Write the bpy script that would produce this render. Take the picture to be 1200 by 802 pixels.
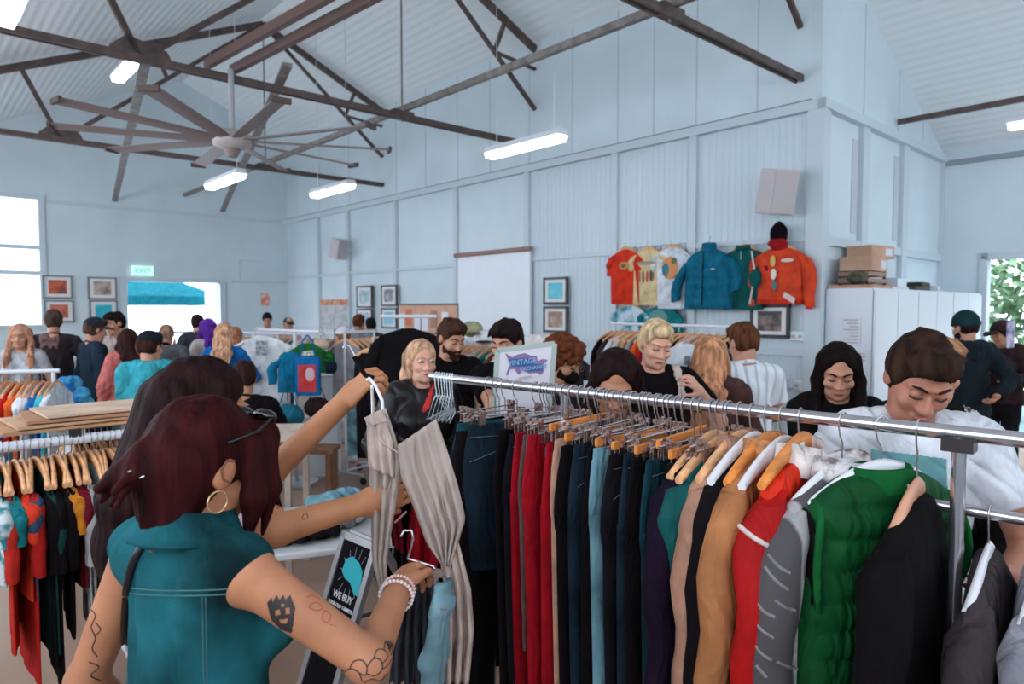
import bpy, bmesh, math, random
import numpy as np
from mathutils import Vector, Matrix
from mathutils.bvhtree import BVHTree

for o in list(bpy.data.objects): bpy.data.objects.remove(o, do_unlink=True)
scene = bpy.context.scene
COL = scene.collection
R = math.radians

# ------------------------------------------------------------------ camera
CAMH, F, CX, CY, HOR = 1.85, 800.0, 600.0, 401.0, 362.0
PITCH = math.atan((CY - HOR) / F)
cam_d = bpy.data.cameras.new('camera')
cam = bpy.data.objects.new('camera', cam_d); COL.objects.link(cam)
cam.location = (0, 0, CAMH); cam.rotation_euler = (R(90) - PITCH, 0, 0)
cam_d.sensor_width = 36.0; cam_d.lens = 24.0; cam_d.clip_end = 200
cam_d.dof.use_dof = True; cam_d.dof.focus_distance = 1.9; cam_d.dof.aperture_fstop = 4.0
scene.camera = cam
# ------------------------------------------------------------------ view + world
scene.view_settings.view_transform = 'Standard'
scene.view_settings.look = 'None'
scene.view_settings.gamma = 1.0
scene.view_settings.use_curve_mapping = False
scene.view_settings.exposure = 0.46
w = bpy.data.worlds.new('overcast_sky'); scene.world = w; w.use_nodes = True
bg = w.node_tree.nodes['Background']
bg.inputs[0].default_value = (0.76, 0.87, 0.98, 1); bg.inputs[1].default_value = 4.0
# daylight through added openings beside and behind the camera (not in frame)
def area(name, loc, target, sx, sy, power, col):
    l = bpy.data.lights.new(name, 'AREA'); l.shape = 'RECTANGLE'; l.size = sx; l.size_y = sy
    l.energy = power; l.color = col
    o = bpy.data.objects.new(name, l); COL.objects.link(o); o.location = loc
    d = Vector(target) - Vector(loc); o.rotation_euler = d.to_track_quat('-Z', 'Y').to_euler()
    return o
# ------------------------------------------------------------------ pixel -> world
def ray(px, py):
    a = (px - CX) / F; b = (CY - py) / F; c, s = math.cos(PITCH), math.sin(PITCH)
    return Vector((a, c + b * s, -s + b * c))
def P(px, py, d):
    v = ray(px, py); return Vector((0, 0, CAMH)) + v * (d / v.y)
def PZ(px, py, z):
    v = ray(px, py); return Vector((0, 0, CAMH)) + v * ((z - CAMH) / v.z)
def GP(px, d, z=0.0):
    return Vector(((px - CX) / F * d, d, z))
# room frame: X across the hall, Y along it
RA = R(42.08); CA, SA = math.cos(RA), math.sin(RA)
def RW(X, Y, z=0.0): return Vector((CA * X - SA * Y, SA * X + CA * Y, z))

# ------------------------------------------------------------------ materials
def lin(c):
    return tuple(((v / 255) / 12.92 if v / 255 <= 0.04045 else ((v / 255 + 0.055) / 1.055) ** 2.4) for v in c[:3]) + (1,)
_M = {}
def mat(name, col, rough=0.8, metal=0.0, var=0.0, vs=6.0, col2=None, bump=0.0, bs=120.0, sheen=0.0, stretch=None,
        alpha=1.0, trans=0.0, emit=0.0, kind='noise', coat=0.0, spec=0.5, wr=0.0):
    if name in _M: return _M[name]
    m = bpy.data.materials.new(name); m.use_nodes = True; nt = m.node_tree
    b = nt.nodes['Principled BSDF']
    b.inputs['Base Color'].default_value = lin(col); b.inputs['Roughness'].default_value = rough
    b.inputs['Metallic'].default_value = metal; b.inputs['Specular IOR Level'].default_value = spec
    if sheen: b.inputs['Sheen Weight'].default_value = sheen
    if coat: b.inputs['Coat Weight'].default_value = coat
    if alpha < 1: b.inputs['Alpha'].default_value = alpha
    if trans: b.inputs['Transmission Weight'].default_value = trans
    if emit:
        b.inputs['Emission Color'].default_value = lin(col); b.inputs['Emission Strength'].default_value = emit
    if var or bump or col2:
        tc = nt.nodes.new('ShaderNodeTexCoord'); mp = nt.nodes.new('ShaderNodeMapping')
        nt.links.new(tc.outputs['Object'], mp.inputs[0])
        if stretch: mp.inputs['Scale'].default_value = stretch
    if var or col2:
        if kind == 'wave':
            n = nt.nodes.new('ShaderNodeTexWave'); n.inputs['Scale'].default_value = vs; n.inputs['Distortion'].default_value = 1.5
        elif kind == 'voronoi':
            n = nt.nodes.new('ShaderNodeTexVoronoi'); n.inputs['Scale'].default_value = vs
        else:
            n = nt.nodes.new('ShaderNodeTexNoise'); n.inputs['Scale'].default_value = vs; n.inputs['Detail'].default_value = 5
        nt.links.new(mp.outputs[0], n.inputs[0])
        r = nt.nodes.new('ShaderNodeValToRGB'); nt.links.new(n.outputs[0 if kind != 'wave' else 1], r.inputs[0])
        if col2:
            r.color_ramp.elements[0].position = 0.42 if kind != 'wave' else 0.74; r.color_ramp.elements[1].position = 0.56 if kind != 'wave' else 0.88
            r.color_ramp.elements[0].color = lin(col); r.color_ramp.elements[1].color = lin(col2)
        else:
            lo = tuple(max(0, v * (1 - var)) for v in col); hi = tuple(min(255, v * (1 + var)) for v in col)
            r.color_ramp.elements[0].position = 0.3; r.color_ramp.elements[1].position = 0.7
            r.color_ramp.elements[0].color = lin(lo); r.color_ramp.elements[1].color = lin(hi)
        nt.links.new(r.outputs[0], b.inputs['Base Color'])
    if bump:
        n = nt.nodes.new('ShaderNodeTexNoise'); n.inputs['Scale'].default_value = bs; n.inputs['Detail'].default_value = 3
        nt.links.new(mp.outputs[0], n.inputs[0])
        bn = nt.nodes.new('ShaderNodeBump'); bn.inputs['Strength'].default_value = bump; bn.inputs['Distance'].default_value = 0.004
        nt.links.new(n.outputs[0], bn.inputs['Height']); nt.links.new(bn.outputs[0], b.inputs['Normal'])
        if wr:
            n2 = nt.nodes.new('ShaderNodeTexNoise'); n2.inputs['Scale'].default_value = 7; n2.inputs['Detail'].default_value = 2; n2.inputs['Distortion'].default_value = 1.2
            mp2 = nt.nodes.new('ShaderNodeMapping'); mp2.inputs['Scale'].default_value = (1.6, 1.6, 0.6); nt.links.new(tc.outputs['Object'], mp2.inputs[0]); nt.links.new(mp2.outputs[0], n2.inputs[0])
            b2 = nt.nodes.new('ShaderNodeBump'); b2.inputs['Strength'].default_value = wr; b2.inputs['Distance'].default_value = 0.05
            nt.links.new(n2.outputs[0], b2.inputs['Height']); nt.links.new(b2.outputs[0], bn.inputs['Normal'])
    _M[name] = m; return m
def cloth(c, name=None, **k):
    k.setdefault('rough', 0.9); k.setdefault('var', 0.12); k.setdefault('vs', 9); k.setdefault('bump', 0.35); k.setdefault('bs', 300); k.setdefault('spec', 0.1); k.setdefault('wr', 0.7)
    return mat(name or 'cloth_%d_%d_%d' % tuple(c[:3]), c, **k)
def denim(c): return mat('denim_%d_%d_%d' % tuple(c[:3]), c, rough=0.9, var=0.4, vs=5, bump=0.5, bs=500, spec=0.08, wr=0.6)
def hairm(c): return mat('hair_%d_%d_%d' % tuple(c[:3]), tuple(int(k * (0.7 if sum(c) < 260 else 0.95)) for k in c), rough=0.6, var=0.4, vs=40, stretch=(1, 1, 0.12), bump=0.8, bs=110, spec=0.035)
def skinm(c): return mat('skin_%d_%d_%d' % tuple(c[:3]), c, rough=0.55, var=0.06, vs=14, bump=0.1, bs=200, spec=0.35)

# ------------------------------------------------------------------ objects
def clean(name): return name
def setp(o, label=None, cat=None, group=None, kind=None):
    if label: o['label'] = label
    if cat: o['category'] = cat
    if group: o['group'] = group
    if kind: o['kind'] = kind
    return o
def wm(o):
    m = o.matrix_basis.copy()
    while o.parent: o = o.parent; m = o.matrix_basis @ m
    return m
def root(name, loc, rz=0.0, label=None, cat=None, group=None):
    o = bpy.data.objects.new(name, None); COL.objects.link(o); o.empty_display_size = 0.1
    o.location = loc; o.rotation_euler = (0, 0, rz)
    o.matrix_basis = Matrix.Translation(Vector(loc)) @ Matrix.Rotation(rz, 4, 'Z')
    return setp(o, label, cat, group)
def copy_tree(o, parent=None):
    c = o.copy(); COL.objects.link(c); c.parent = parent
    for k in o.children: copy_tree(k, c)
    return c
class MB:
    """collects shapes; build() links them as ONE mesh object"""
    def __init__(s): s.v = []; s.f = []; s.sm = []
    def add(s, vs, fs, smooth=False):
        n = len(s.v); s.v += [Vector(v) for v in vs]; s.f += [tuple(i + n for i in f) for f in fs]; s.sm += [smooth] * len(fs); return s
    def box(s, c, size, rz=0.0, m=None, taper=1.0):
        x, y, z = (k / 2 for k in size); vs = []
        for sz in (-1, 1):
            k = taper if sz > 0 else 1
            for sx, sy in ((-1, -1), (1, -1), (1, 1), (-1, 1)): vs.append(Vector((sx * x * k, sy * y * k, sz * z)))
        M = Matrix.Translation(Vector(c)) @ (m.to_4x4() if m else Matrix.Rotation(rz, 4, 'Z'))
        s.add([M @ v for v in vs], [(3, 2, 1, 0), (4, 5, 6, 7), (0, 1, 5, 4), (1, 2, 6, 5), (2, 3, 7, 6), (3, 0, 4, 7)]); return s
    def bar(s, a, b, w, h, up=(0, 0, 1)):
        a = Vector(a); b = Vector(b); d = (b - a); L = d.length; d.normalize(); u = Vector(up)
        x = d.cross(u)
        if x.length < 1e-4: x = d.cross(Vector((1, 0, 0)))
        x.normalize(); y = x.cross(d)
        m = Matrix((x, d, y)).transposed()
        return s.box((a + b) / 2, (w, L, h), m=m)
    def tube(s, pts, r, n=8, closed=False, cap=True, flat=1.0, up=None):
        pts = [Vector(p) for p in pts]; N = len(pts); rs = r if isinstance(r, (list, tuple)) else [r] * N
        ref = Vector(up) if up else None; rings = []; pu = None
        for i, p in enumerate(pts):
            if closed: t = pts[(i + 1) % N] - pts[i - 1]
            else: t = pts[min(i + 1, N - 1)] - pts[max(i - 1, 0)]
            t.normalize()
            if pu is None:
                pu = ref if ref else (Vector((0, 0, 1)) if abs(t.z) < 0.9 else Vector((1, 0, 0)))
            x = t.cross(pu)
            if x.length < 1e-5: x = t.cross(Vector((0.3, 1, 0.2)))
            x.normalize(); y = x.cross(t); pu = y if not ref else ref
            rings.append([p + (x * math.cos(2 * math.pi * k / n) + y * math.sin(2 * math.pi * k / n) * flat) * rs[i] for k in range(n)])
        return s.loft(rings, closed, cap)
    def loft(s, rings, closed=False, cap=True, smooth=True, loop=True):
        n = len(rings[0]); vs = [v for r_ in rings for v in r_]; fs = []; N = len(rings)
        for i in range(N if closed else N - 1):
            j = (i + 1) % N
            for k in range(n if loop else n - 1):
                l = (k + 1) % n; fs.append((i * n + k, i * n + l, j * n + l, j * n + k))
        s.add(vs, fs, smooth)
        if cap and not closed and loop:
            s.add(rings[0], [tuple(reversed(range(n)))], False); s.add(rings[-1], [tuple(range(n))], False)
        return s
    def ball(s, c, r, n=10, m=None):
        r = r if isinstance(r, (tuple, list)) else (r, r, r); rings = []; c = Vector(c)
        for i in range(1, n):
            a = math.pi * i / n - math.pi / 2
            ring = [Vector((r[0] * math.cos(a) * math.cos(2 * math.pi * k / (n + 4)), r[1] * math.cos(a) * math.sin(2 * math.pi * k / (n + 4)), r[2] * math.sin(a))) for k in range(n + 4)]
            rings.append([c + (m @ v if m else v) for v in ring])
        return s.loft(rings)
    def poly(s, pts, nrm, th):
        """flat polygon extruded by th along nrm (both ways by half)"""
        n = len(pts); o = Vector(nrm).normalized() * th / 2; a = [Vector(p) + o for p in pts]; b = [Vector(p) - o for p in pts]
        s.add(a, [tuple(range(n))]); s.add(b, [tuple(reversed(range(n)))])
        s.add(a + b, [(i, i + n, (i + 1) % n + n, (i + 1) % n) for i in range(n)]); return s
    def build(s, name, m, parent=None, label=None, cat=None, group=None, kind=None, bevel=0.0, subsurf=0, rz=0.0, solid=0.0, local=False):
        me = bpy.data.meshes.new(name)
        vs = s.v
        if parent is not None:
            if not local:
                inv = wm(parent).inverted(); vs = [inv @ v for v in vs]
            org = None
        else:
            xs = [v.x for v in vs]; ys = [v.y for v in vs]; zs = [v.z for v in vs]
            org = Vector(((min(xs) + max(xs)) / 2, (min(ys) + max(ys)) / 2, min(zs)))
            inv = (Matrix.Translation(org) @ Matrix.Rotation(rz, 4, 'Z')).inverted(); vs = [inv @ v for v in vs]
        me.from_pydata([tuple(v) for v in vs], [], s.f); me.update()
        me.polygons.foreach_set('use_smooth', s.sm)
        o = bpy.data.objects.new(name, me); COL.objects.link(o)
        if m: me.materials.append(m)
        bm = bmesh.new(); bm.from_mesh(me); bmesh.ops.recalc_face_normals(bm, faces=bm.faces); bm.to_mesh(me); bm.free()
        if parent is not None: o.parent = parent
        else:
            o.matrix_basis = Matrix.Translation(org) @ Matrix.Rotation(rz, 4, 'Z')
        if solid: md = o.modifiers.new('solid', 'SOLIDIFY'); md.thickness = solid; md.offset = 0
        if bevel: md = o.modifiers.new('bevel', 'BEVEL'); md.width = bevel; md.segments = 2; md.limit_method = 'ANGLE'
        if subsurf: md = o.modifiers.new('sub', 'SUBSURF'); md.levels = subsurf; md.render_levels = subsurf
        return setp(o, label, cat, group, kind)
def text(body, name, m, origin, xdir, ydir, size, parent=None, th=0.0008, align='CENTER', shear=0.0, bold=0.0):
    cu = bpy.data.curves.new('lettering', 'FONT'); cu.body = body; cu.size = size; cu.extrude = th; cu.align_x = align; cu.align_y = 'CENTER'; cu.shear = shear
    cu.offset = bold
    t = bpy.data.objects.new('lettering', cu)
    me = bpy.data.meshes.new_from_object(t); bpy.data.objects.remove(t)
    x = Vector(xdir).normalized(); y = Vector(ydir).normalized(); z = x.cross(y)
    M = Matrix.Translation(Vector(origin)) @ Matrix((x, y, z)).transposed().to_4x4()
    if parent is not None: M = wm(parent).inverted() @ M
    me.transform(M); me.materials.clear(); me.materials.append(m)
    o = bpy.data.objects.new(name, me); COL.objects.link(o)
    if parent is not None: o.parent = parent
    return o
rng = random.Random(7)
# ================================================================== ROOM SHELL
WHITE = mat('white_painted_sheet', (205, 217, 223), rough=0.6, var=0.025, vs=1.2)
TRIM = mat('white_painted_trim', (196, 206, 213), rough=0.55)
GREYT = mat('grey_recess', (140, 148, 158), rough=0.8)
def ridged(name, col, scale, depth, axis='X', rough=0.6):
    m = mat(name, col, rough=rough); nt = m.node_tree; b = nt.nodes['Principled BSDF']
    tc = nt.nodes.new('ShaderNodeTexCoord'); wv = nt.nodes.new('ShaderNodeTexWave'); wv.wave_type = 'BANDS'; wv.bands_direction = axis
    wv.inputs['Scale'].default_value = scale; wv.inputs['Distortion'].default_value = 0
    nt.links.new(tc.outputs['Object'], wv.inputs[0])
    bn = nt.nodes.new('ShaderNodeBump'); bn.inputs['Strength'].default_value = 0.8; bn.inputs['Distance'].default_value = depth
    nt.links.new(wv.outputs[1], bn.inputs['Height']); nt.links.new(bn.outputs[0], b.inputs['Normal']); return m
CORR_Y = ridged('corrugated_white_sheet', (204, 215, 222), 4.2, 0.006, 'Y')
CEIL = ridged('ribbed_ceiling_lining', (232, 238, 240), 2.6, 0.008, 'X', 0.5)
WX, FY, CYY, EX = 7.2, 16.2, 3.19, 11.1          # long wall, far wall, cross wall, far side wall
RIDX, RIDZ, SL = 4.85, 6.85, 0.44
def ceilz(X): return RIDZ - SL * abs(X - RIDX)
def rbox(mb, X0, X1, Y0, Y1, z0, z1):
    c = RW((X0 + X1) / 2, (Y0 + Y1) / 2, (z0 + z1) / 2); return mb.box(c, (abs(X1 - X0), abs(Y1 - Y0), z1 - z0), rz=RA)
def rprism(mb, prof, ax, t0, t1):
    """prof: list of (u,z); ax 'Y': u is X, extruded along Y; ax 'X': u is Y"""
    f = (lambda u, t, z: RW(u, t, z)) if ax == 'Y' else (lambda u, t, z: RW(t, u, z))
    n = len(prof); a = [f(u, t0, z) for u, z in prof]; b = [f(u, t1, z) for u, z in prof]
    mb.add(a + b, [tuple(range(n)), tuple(reversed(range(n, 2 * n)))] + [(i, (i + 1) % n, (i + 1) % n + n, i + n) for i in range(n)]); return mb
def struct(name, mb, m, **k): return mb.build(name, m, kind='structure', rz=RA, **k)
# floor: worn brown boards
fm = mat('worn_brown_floor', (160, 128, 108), rough=0.38, var=0.16, vs=1.6, stretch=(1, 0.15, 1), bump=0.1, bs=30)
nt = fm.node_tree
struct('floor', rbox(MB(), -4.5, EX + 0.1, -6, FY + 0.1, -0.1, 0), fm)
# ceiling: two slopes
for nm, xa, xb in (('ceiling', -1.4, RIDX), ('ceiling', RIDX, EX + 0.1)):
    mb = MB(); rprism(mb, [(xa, ceilz(xa)), (xb, ceilz(xb)), (xb, ceilz(xb) + 0.1), (xa, ceilz(xa) + 0.1)], 'Y', -3.5, FY + 0.1)
    struct(nm, mb, CEIL)
# far wall with window hole and door hole
def far_wall():
    mb = MB(); Y0, Y1 = FY, FY + 0.12
    wx0, wx1, wz0, wz1 = -0.55, 2.19, 1.5, 4.02
    dx0, dx1, dz1 = 3.60, 5.62, 2.46
    def seg(x0, x1, z0, z1f):
        rprism(mb, [(x0, z0), (x1, z0), (x1, z1f(x1)), (x0, z1f(x0))], 'Y', Y0, Y1)
    seg(-1.4, wx0, 0, ceilz); seg(wx0, wx1, 0, lambda x: wz0); seg(wx0, wx1, wz1, ceilz)
    seg(wx1, dx0, 0, ceilz); seg(dx0, 4.85, dz1, ceilz); seg(4.85, dx1, dz1, ceilz); seg(dx1, WX + 0.1, 0, ceilz)
    struct('wall_far', mb, WHITE)
    t = MB()
    for x in (wx0, wx1): rbox(t, x - 0.05, x + 0.05, Y0 - 0.04, Y0 + 0.14, wz0 - 0.05, wz1 + 0.05)
    for z in (wz0, wz1, 2.55, 3.05): rbox(t, wx0, wx1, Y0 - 0.03, Y0 + 0.1, z - 0.04, z + 0.04)
    rbox(t, 0.8, 0.88, Y0 - 0.02, Y0 + 0.1, wz0, wz1)
    o = struct('window_1', t, TRIM)
    MB.build(rbox(MB(), wx0, wx1, Y0 + 0.05, Y0 + 0.056, wz0, wz1), 'pane', mat('window_glass', (235, 242, 250), rough=0.02, trans=0.95, spec=0.4), o)
    t = MB()
    for x in (dx0, dx1): rbox(t, x - 0.06, x + 0.06, Y0 - 0.04, Y0 + 0.14, 0, dz1 + 0.06)
    rbox(t, dx0, dx1, Y0 - 0.04, Y0 + 0.14, dz1 - 0.03, dz1 + 0.06)
    struct('door_1', t, TRIM)
    # open door leaves swung outward
    for k, (x, s) in enumerate(((dx1 - 0.05, -1),)):
        mb = MB(); rbox(mb, x - 0.02, x + 0.02, Y0 + 0.15, Y0 + 1.0, 0.02, dz1 - 0.05); o = struct('door_2', mb, TRIM)
    # closed sliding door outline and dado rails
    t = MB(); rbox(t, 5.85, 7.15, Y0 - 0.03, Y0, 2.46, 2.52); rbox(t, 2.3, 7.15, Y0 - 0.03, Y0, 3.93, 3.99); rbox(t, 6.02, 6.05, Y0 - 0.02, Y0, 2.52, 3.0); rbox(t, 6.05, 6.6, Y0 - 0.02, Y0, 2.97, 3.0)
    rbox(t, 5.7, 5.74, Y0 - 0.02, Y0, 0, 2.46)
    struct('trim_1', t, TRIM)
far_wall()
# long wall: smooth sheets above the girt, panels below
POSTS = [3.19, 4.68, 5.88, 7.58, 9.36, 11.27, 13.1, 14.47, 16.2]
mb = MB(); rbox(mb, WX, WX + 0.12, CYY, FY, 0, ceilz(WX)); struct('wall_right', mb, WHITE)
for k in range(4):                                             # ribbed infill sheets near the camera end
    mb = MB(); y0, y1 = POSTS[k] + 0.05, POSTS[k + 1] - 0.05
    rbox(mb, WX - 0.015, WX, y0, y1, 1.42, 3.9) if k >= 0 else None
    rbox(mb, WX - 0.015, WX, y0, y1, 0.1, 1.34)
    # real vertical ribs
    y = y0 + 0.05
    while y < y1 and k < 3:
        rbox(mb, WX - 0.021, WX - 0.015, y, y + 0.03, 0.1, 1.34); rbox(mb, WX - 0.021, WX - 0.015, y, y + 0.03, 1.42, 3.9); y += 0.085
    struct('trim_%d' % (2 + k), mb, CORR_Y if k < 3 else WHITE)
mb = MB()
for i, y in enumerate(POSTS[1:-1]): rbox(mb, WX - 0.07, WX, y - 0.05, y + 0.05, 0, 3.93)
rbox(mb, WX - 0.08, WX, CYY - 0.08, CYY + 0.1, 0, 3.93)
rbox(mb, WX - 0.09, WX, CYY - 0.09, FY, 3.91, 4.01)
rbox(mb, WX - 0.05, WX, CYY, FY, 2.57, 2.63); rbox(mb, WX - 0.05, WX, CYY, FY, 1.34, 1.42)
rbox(mb, WX - 0.03, WX, CYY, FY, 0, 0.15)
struct('trim_6', mb, TRIM)
mb = MB()                                                       # joints of the upper sheets
for y in POSTS[1:-1] + [3.9, 5.3, 6.7, 8.5, 10.3]: rbox(mb, WX - 0.006, WX, y - 0.008, y + 0.008, 4.02, ceilz(WX) - 0.02)
struct('trim_7', mb, mat('joint_grey', (188, 194, 203), rough=0.8))
mb = MB(); rbox(mb, WX - 0.02, WX - 0.004, CYY + 0.1, FY, 4.03, 4.045); struct('trim_8', mb, mat('cable_grey', (120, 124, 130)))
# cross wall
mb = MB(); rprism(mb, [(WX, 0), (EX + 0.1, 0), (EX + 0.1, ceilz(EX + 0.1)), (WX, ceilz(WX))], 'Y', CYY, CYY + 0.12); struct('wall_back', mb, WHITE)
mb = MB()
rbox(mb, WX - 0.09, EX, CYY - 0.09, CYY, 3.91, 4.01); rbox(mb, WX, EX, CYY - 0.05, CYY, 2.52, 2.62)
rbox(mb, WX, WX + 0.12, CYY - 0.06, CYY, 0, 3.93)
for x in (8.27, 9.55): rbox(mb, x - 0.09, x + 0.09, CYY - 0.06, CYY, 0, 3.93)
rbox(mb, EX - 0.06, EX, CYY - 0.06, CYY, 0, 3.93)
struct('trim_9', mb, TRIM)
mb = MB()
for x in (8.3, 9.4, 10.3): rbox(mb, x - 0.008, x + 0.008, CYY - 0.006, CYY, 4.02, ceilz(x) - 0.02)
rbox(mb, 8.0, 8.16, CYY - 0.01, CYY, 2.7, 3.75); rbox(mb, 9.28, 9.44, CYY - 0.01, CYY, 2.7, 3.75)
struct('trim_10', mb, mat('joint_grey', (188, 194, 203)))  # pale grey joints and strips on the cross wall
# far side wall with doorway to the garden
mb = MB(); gy0, gy1, gz = -0.9, 2.67, 2.55
rbox(mb, EX, EX + 0.12, gy1, CYY + 0.2, 0, ceilz(EX)); rbox(mb, EX, EX + 0.12, gy0, gy1, gz, ceilz(EX)); rbox(mb, EX, EX + 0.12, -3.5, gy0, 0, ceilz(EX))
struct('wall_left', mb, WHITE)
mb = MB(); rbox(mb, EX - 0.03, EX + 0.14, gy1 - 0.08, gy1 + 0.02, 0, gz + 0.06); rbox(mb, EX - 0.03, EX + 0.14, gy0, gy1, gz - 0.03, gz + 0.06); struct('door_3', mb, TRIM)
mb = MB(); rbox(mb, EX - 0.05, EX, -3.5, CYY, 3.86, 3.93); struct('trim_11', mb, GREYT)
# ground outside
gm = mat('pale_paving', (120, 150, 158), rough=0.7, var=0.06, vs=2)
struct('ground', rbox(MB(), EX + 0.1, EX + 5, -8, 9, -0.14, -0.02), gm)
struct('ground', rbox(MB(), -8, 12, FY + 0.1, FY + 16, -0.14, -0.02), mat('pale_courtyard', (205, 215, 225), rough=0.8))

# unseen near and left walls, added to darken the foreground; openings placed for top light
mb = MB(); rbox(mb, -1.4, EX + 0.1, -3.62, -3.5, 0, 2.5); rprism(mb, [(-1.4, 4.0), (EX + 0.1, 4.0), (EX + 0.1, ceilz(EX)), (RIDX, RIDZ), (-1.4, ceilz(-1.4))], 'Y', -3.62, -3.5)
for x in (-1.3, 1.8, 4.85, 7.9, 11.0): rbox(mb, x - 0.12, x + 0.12, -3.62, -3.5, 2.5, 4.0)
struct('wall_front_unseen', mb, WHITE)
mb = MB(); rbox(mb, -1.52, -1.4, -3.5, FY, 0, 1.7); rbox(mb, -1.52, -1.4, -3.5, FY, 3.7, ceilz(-1.4))
for y in (-3.4, -1.0, 2.2, 5.4, 8.6, 11.8, 15.0): rbox(mb, -1.52, -1.4, y - 0.15, y + 0.15, 1.7, 3.7)
struct('wall_side_unseen', mb, WHITE)
# ------------------------------------------------------------------ trusses
STEEL = mat('brown_painted_steel', (78, 62, 58), rough=0.55, var=0.25, vs=9)
STEELG = mat('grey_weathered_steel', (120, 112, 108), rough=0.55, var=0.2, vs=9)
TZ = 4.28
def truss(Y, lab, full=True):
    o = root('roof_truss', RW(1.8, Y, TZ), 0, lab, 'roof truss', 'steel roof trusses')
    mb = MB(); x1 = WX - 0.01
    for s in (-0.035, 0.035): mb.bar(RW(-1.2, Y + s, TZ), RW(x1, Y + s, TZ), 0.025, 0.07)
    mb.build('tie_beam', STEEL, o)
    rz = lambda X: ceilz(X) - 0.12
    MB().bar(RW(-1.2, Y, rz(-1.2)), RW(RIDX, Y, rz(RIDX)), 0.06, 0.1).build('rafter', STEEL, o)
    MB().bar(RW(RIDX, Y, rz(RIDX)), RW(x1, Y, rz(x1)), 0.06, 0.1).build('rafter', STEEL, o)
    gl, gr = 1.85, 7.85
    zat = lambda X: TZ + (X - gr) * (rz(RIDX) - TZ) / (RIDX - gr)
    MB().bar(RW(gl, Y, TZ), RW(RIDX, Y, rz(RIDX)), 0.06, 0.06).build('diagonal_brace', STEEL, o)
    MB().bar(RW(RIDX, Y, rz(RIDX)), RW(x1, Y, zat(x1)), 0.05, 0.05).build('diagonal_brace', STEEL, o)
    MB().bar(RW(gl, Y, TZ), RW(gl - 0.45, Y, rz(gl - 0.45)), 0.05, 0.06).build('strut', STEEL, o)
    MB().bar(RW(6.39, Y, zat(6.39)), RW(6.6, Y, rz(6.6)), 0.05, 0.05).build('strut', STEEL, o)
    MB().bar(RW(6.39, Y, zat(6.39)), RW(x1, Y, zat(6.39) - 0.06), 0.04, 0.04).build('strut', STEEL, o)
    xl = 3.3; zl = TZ + (xl - gl) * (rz(RIDX) - TZ) / (RIDX - gl)
    MB().bar(RW(xl, Y, zl), RW(xl - 0.2, Y, rz(xl - 0.2)), 0.05, 0.05).build('strut', STEEL, o)
    pl = MB()
    pts = [(gl - 0.3, TZ - 0.04), (gl + 0.32, TZ - 0.04), (gl + 0.24, TZ + 0.12), (gl - 0.12, TZ + 0.2), (gl - 0.26, TZ + 0.07)]
    pl.poly([RW(x, Y, z) for x, z in pts], RW(0, 1) - RW(0, 0), 0.05)
    pl.build('gusset_plate', STEEL, o)
    MB().box(RW(RIDX, Y, TZ + 0.02), (0.3, 0.1, 0.1), rz=RA).build('joint_plate', STEEL, o)
    MB().tube([RW(RIDX, Y, TZ - 0.06), RW(RIDX, Y, rz(RIDX))], 0.012, 6).build('hanging_rod', STEELG, o)
    return o
truss(3.42, 'steel truss nearest the corner, its tie ending above the orange jackets')
truss(7.45, 'steel truss carrying the end of the ceiling fan beam')
truss(11.75, 'steel truss farther back, seen whole behind the ceiling fan')
mb = MB(); mb.bar(RW(RIDX, -2, TZ + 0.09), RW(RIDX, FY, TZ + 0.09), 0.06, 0.07)
mb.build('longitudinal_runner', STEELG, label='long grey steel runner crossing over all the truss ties', cat='steel beam')
MB().bar(RW(9.3, CYY - 0.03, 4.16), RW(9.3, -3.2, 4.16), 0.06, 0.06).build('tie_rod', STEEL, label='brown steel bar under the ceiling right of the cross wall', cat='steel beam')
# wind braces to the far wall
for a, b, lb in (((1.95, 7.6), (3.47, FY - 0.02), 'steel wind brace running from the gusset to the far wall, left one'),
                 ((3.1, 6.9), (5.66, FY - 0.02), 'steel wind brace running to the far wall behind the ceiling fan, right one')):
    MB().bar(RW(a[0], a[1], TZ + 0.1), RW(b[0], b[1], 4.1), 0.1, 0.035).build('wind_brace', STEELG, label=lb, cat='steel brace')
# twin channels that carry the fan
tw = root('fan_support_beam', RW(2.6, 7.4, TZ + 0.06), 0, 'twin brown steel channels carrying the ceiling fan', 'steel beam')
for s in (-0.13, 0.13): MB().bar(RW(2.62 + s, 7.5, TZ + 0.11), RW(3.0 + s, 3.3, TZ + 0.11), 0.06, 0.09).build('channel', mat('reddish_brown_steel', (98, 74, 68), rough=0.5), tw)
# ------------------------------------------------------------------ big ceiling fan
hub = P(272, 165, 7.3)
fan = root('ceiling_fan', hub, 0, 'large ten-bladed industrial ceiling fan hanging from twin steel channels', 'ceiling fan')
FANM = mat('fan_grey_brown', (132, 112, 108), rough=0.45)
MB().tube([hub + Vector((0, 0, 0.06)), (hub.x, hub.y, TZ + 0.08)], 0.03, 10).build('drop_rod', mat('fan_rod_grey', (165, 165, 170), rough=0.4), fan)
mb = MB(); mb.tube([hub + Vector((0, 0, -0.09)), hub + Vector((0, 0, -0.05)), hub + Vector((0, 0, 0.05)), hub + Vector((0, 0, 0.1))], [0.1, 0.19, 0.2, 0.12], 20)
mb.build('motor_hub', mat('fan_hub_beige', (176, 164, 158), rough=0.4), fan)
MB().tube([hub + Vector((0, 0, -0.17)), hub + Vector((0, 0, -0.09))], [0.05, 0.09], 16).build('motor_cap', FANM, fan)
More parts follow.
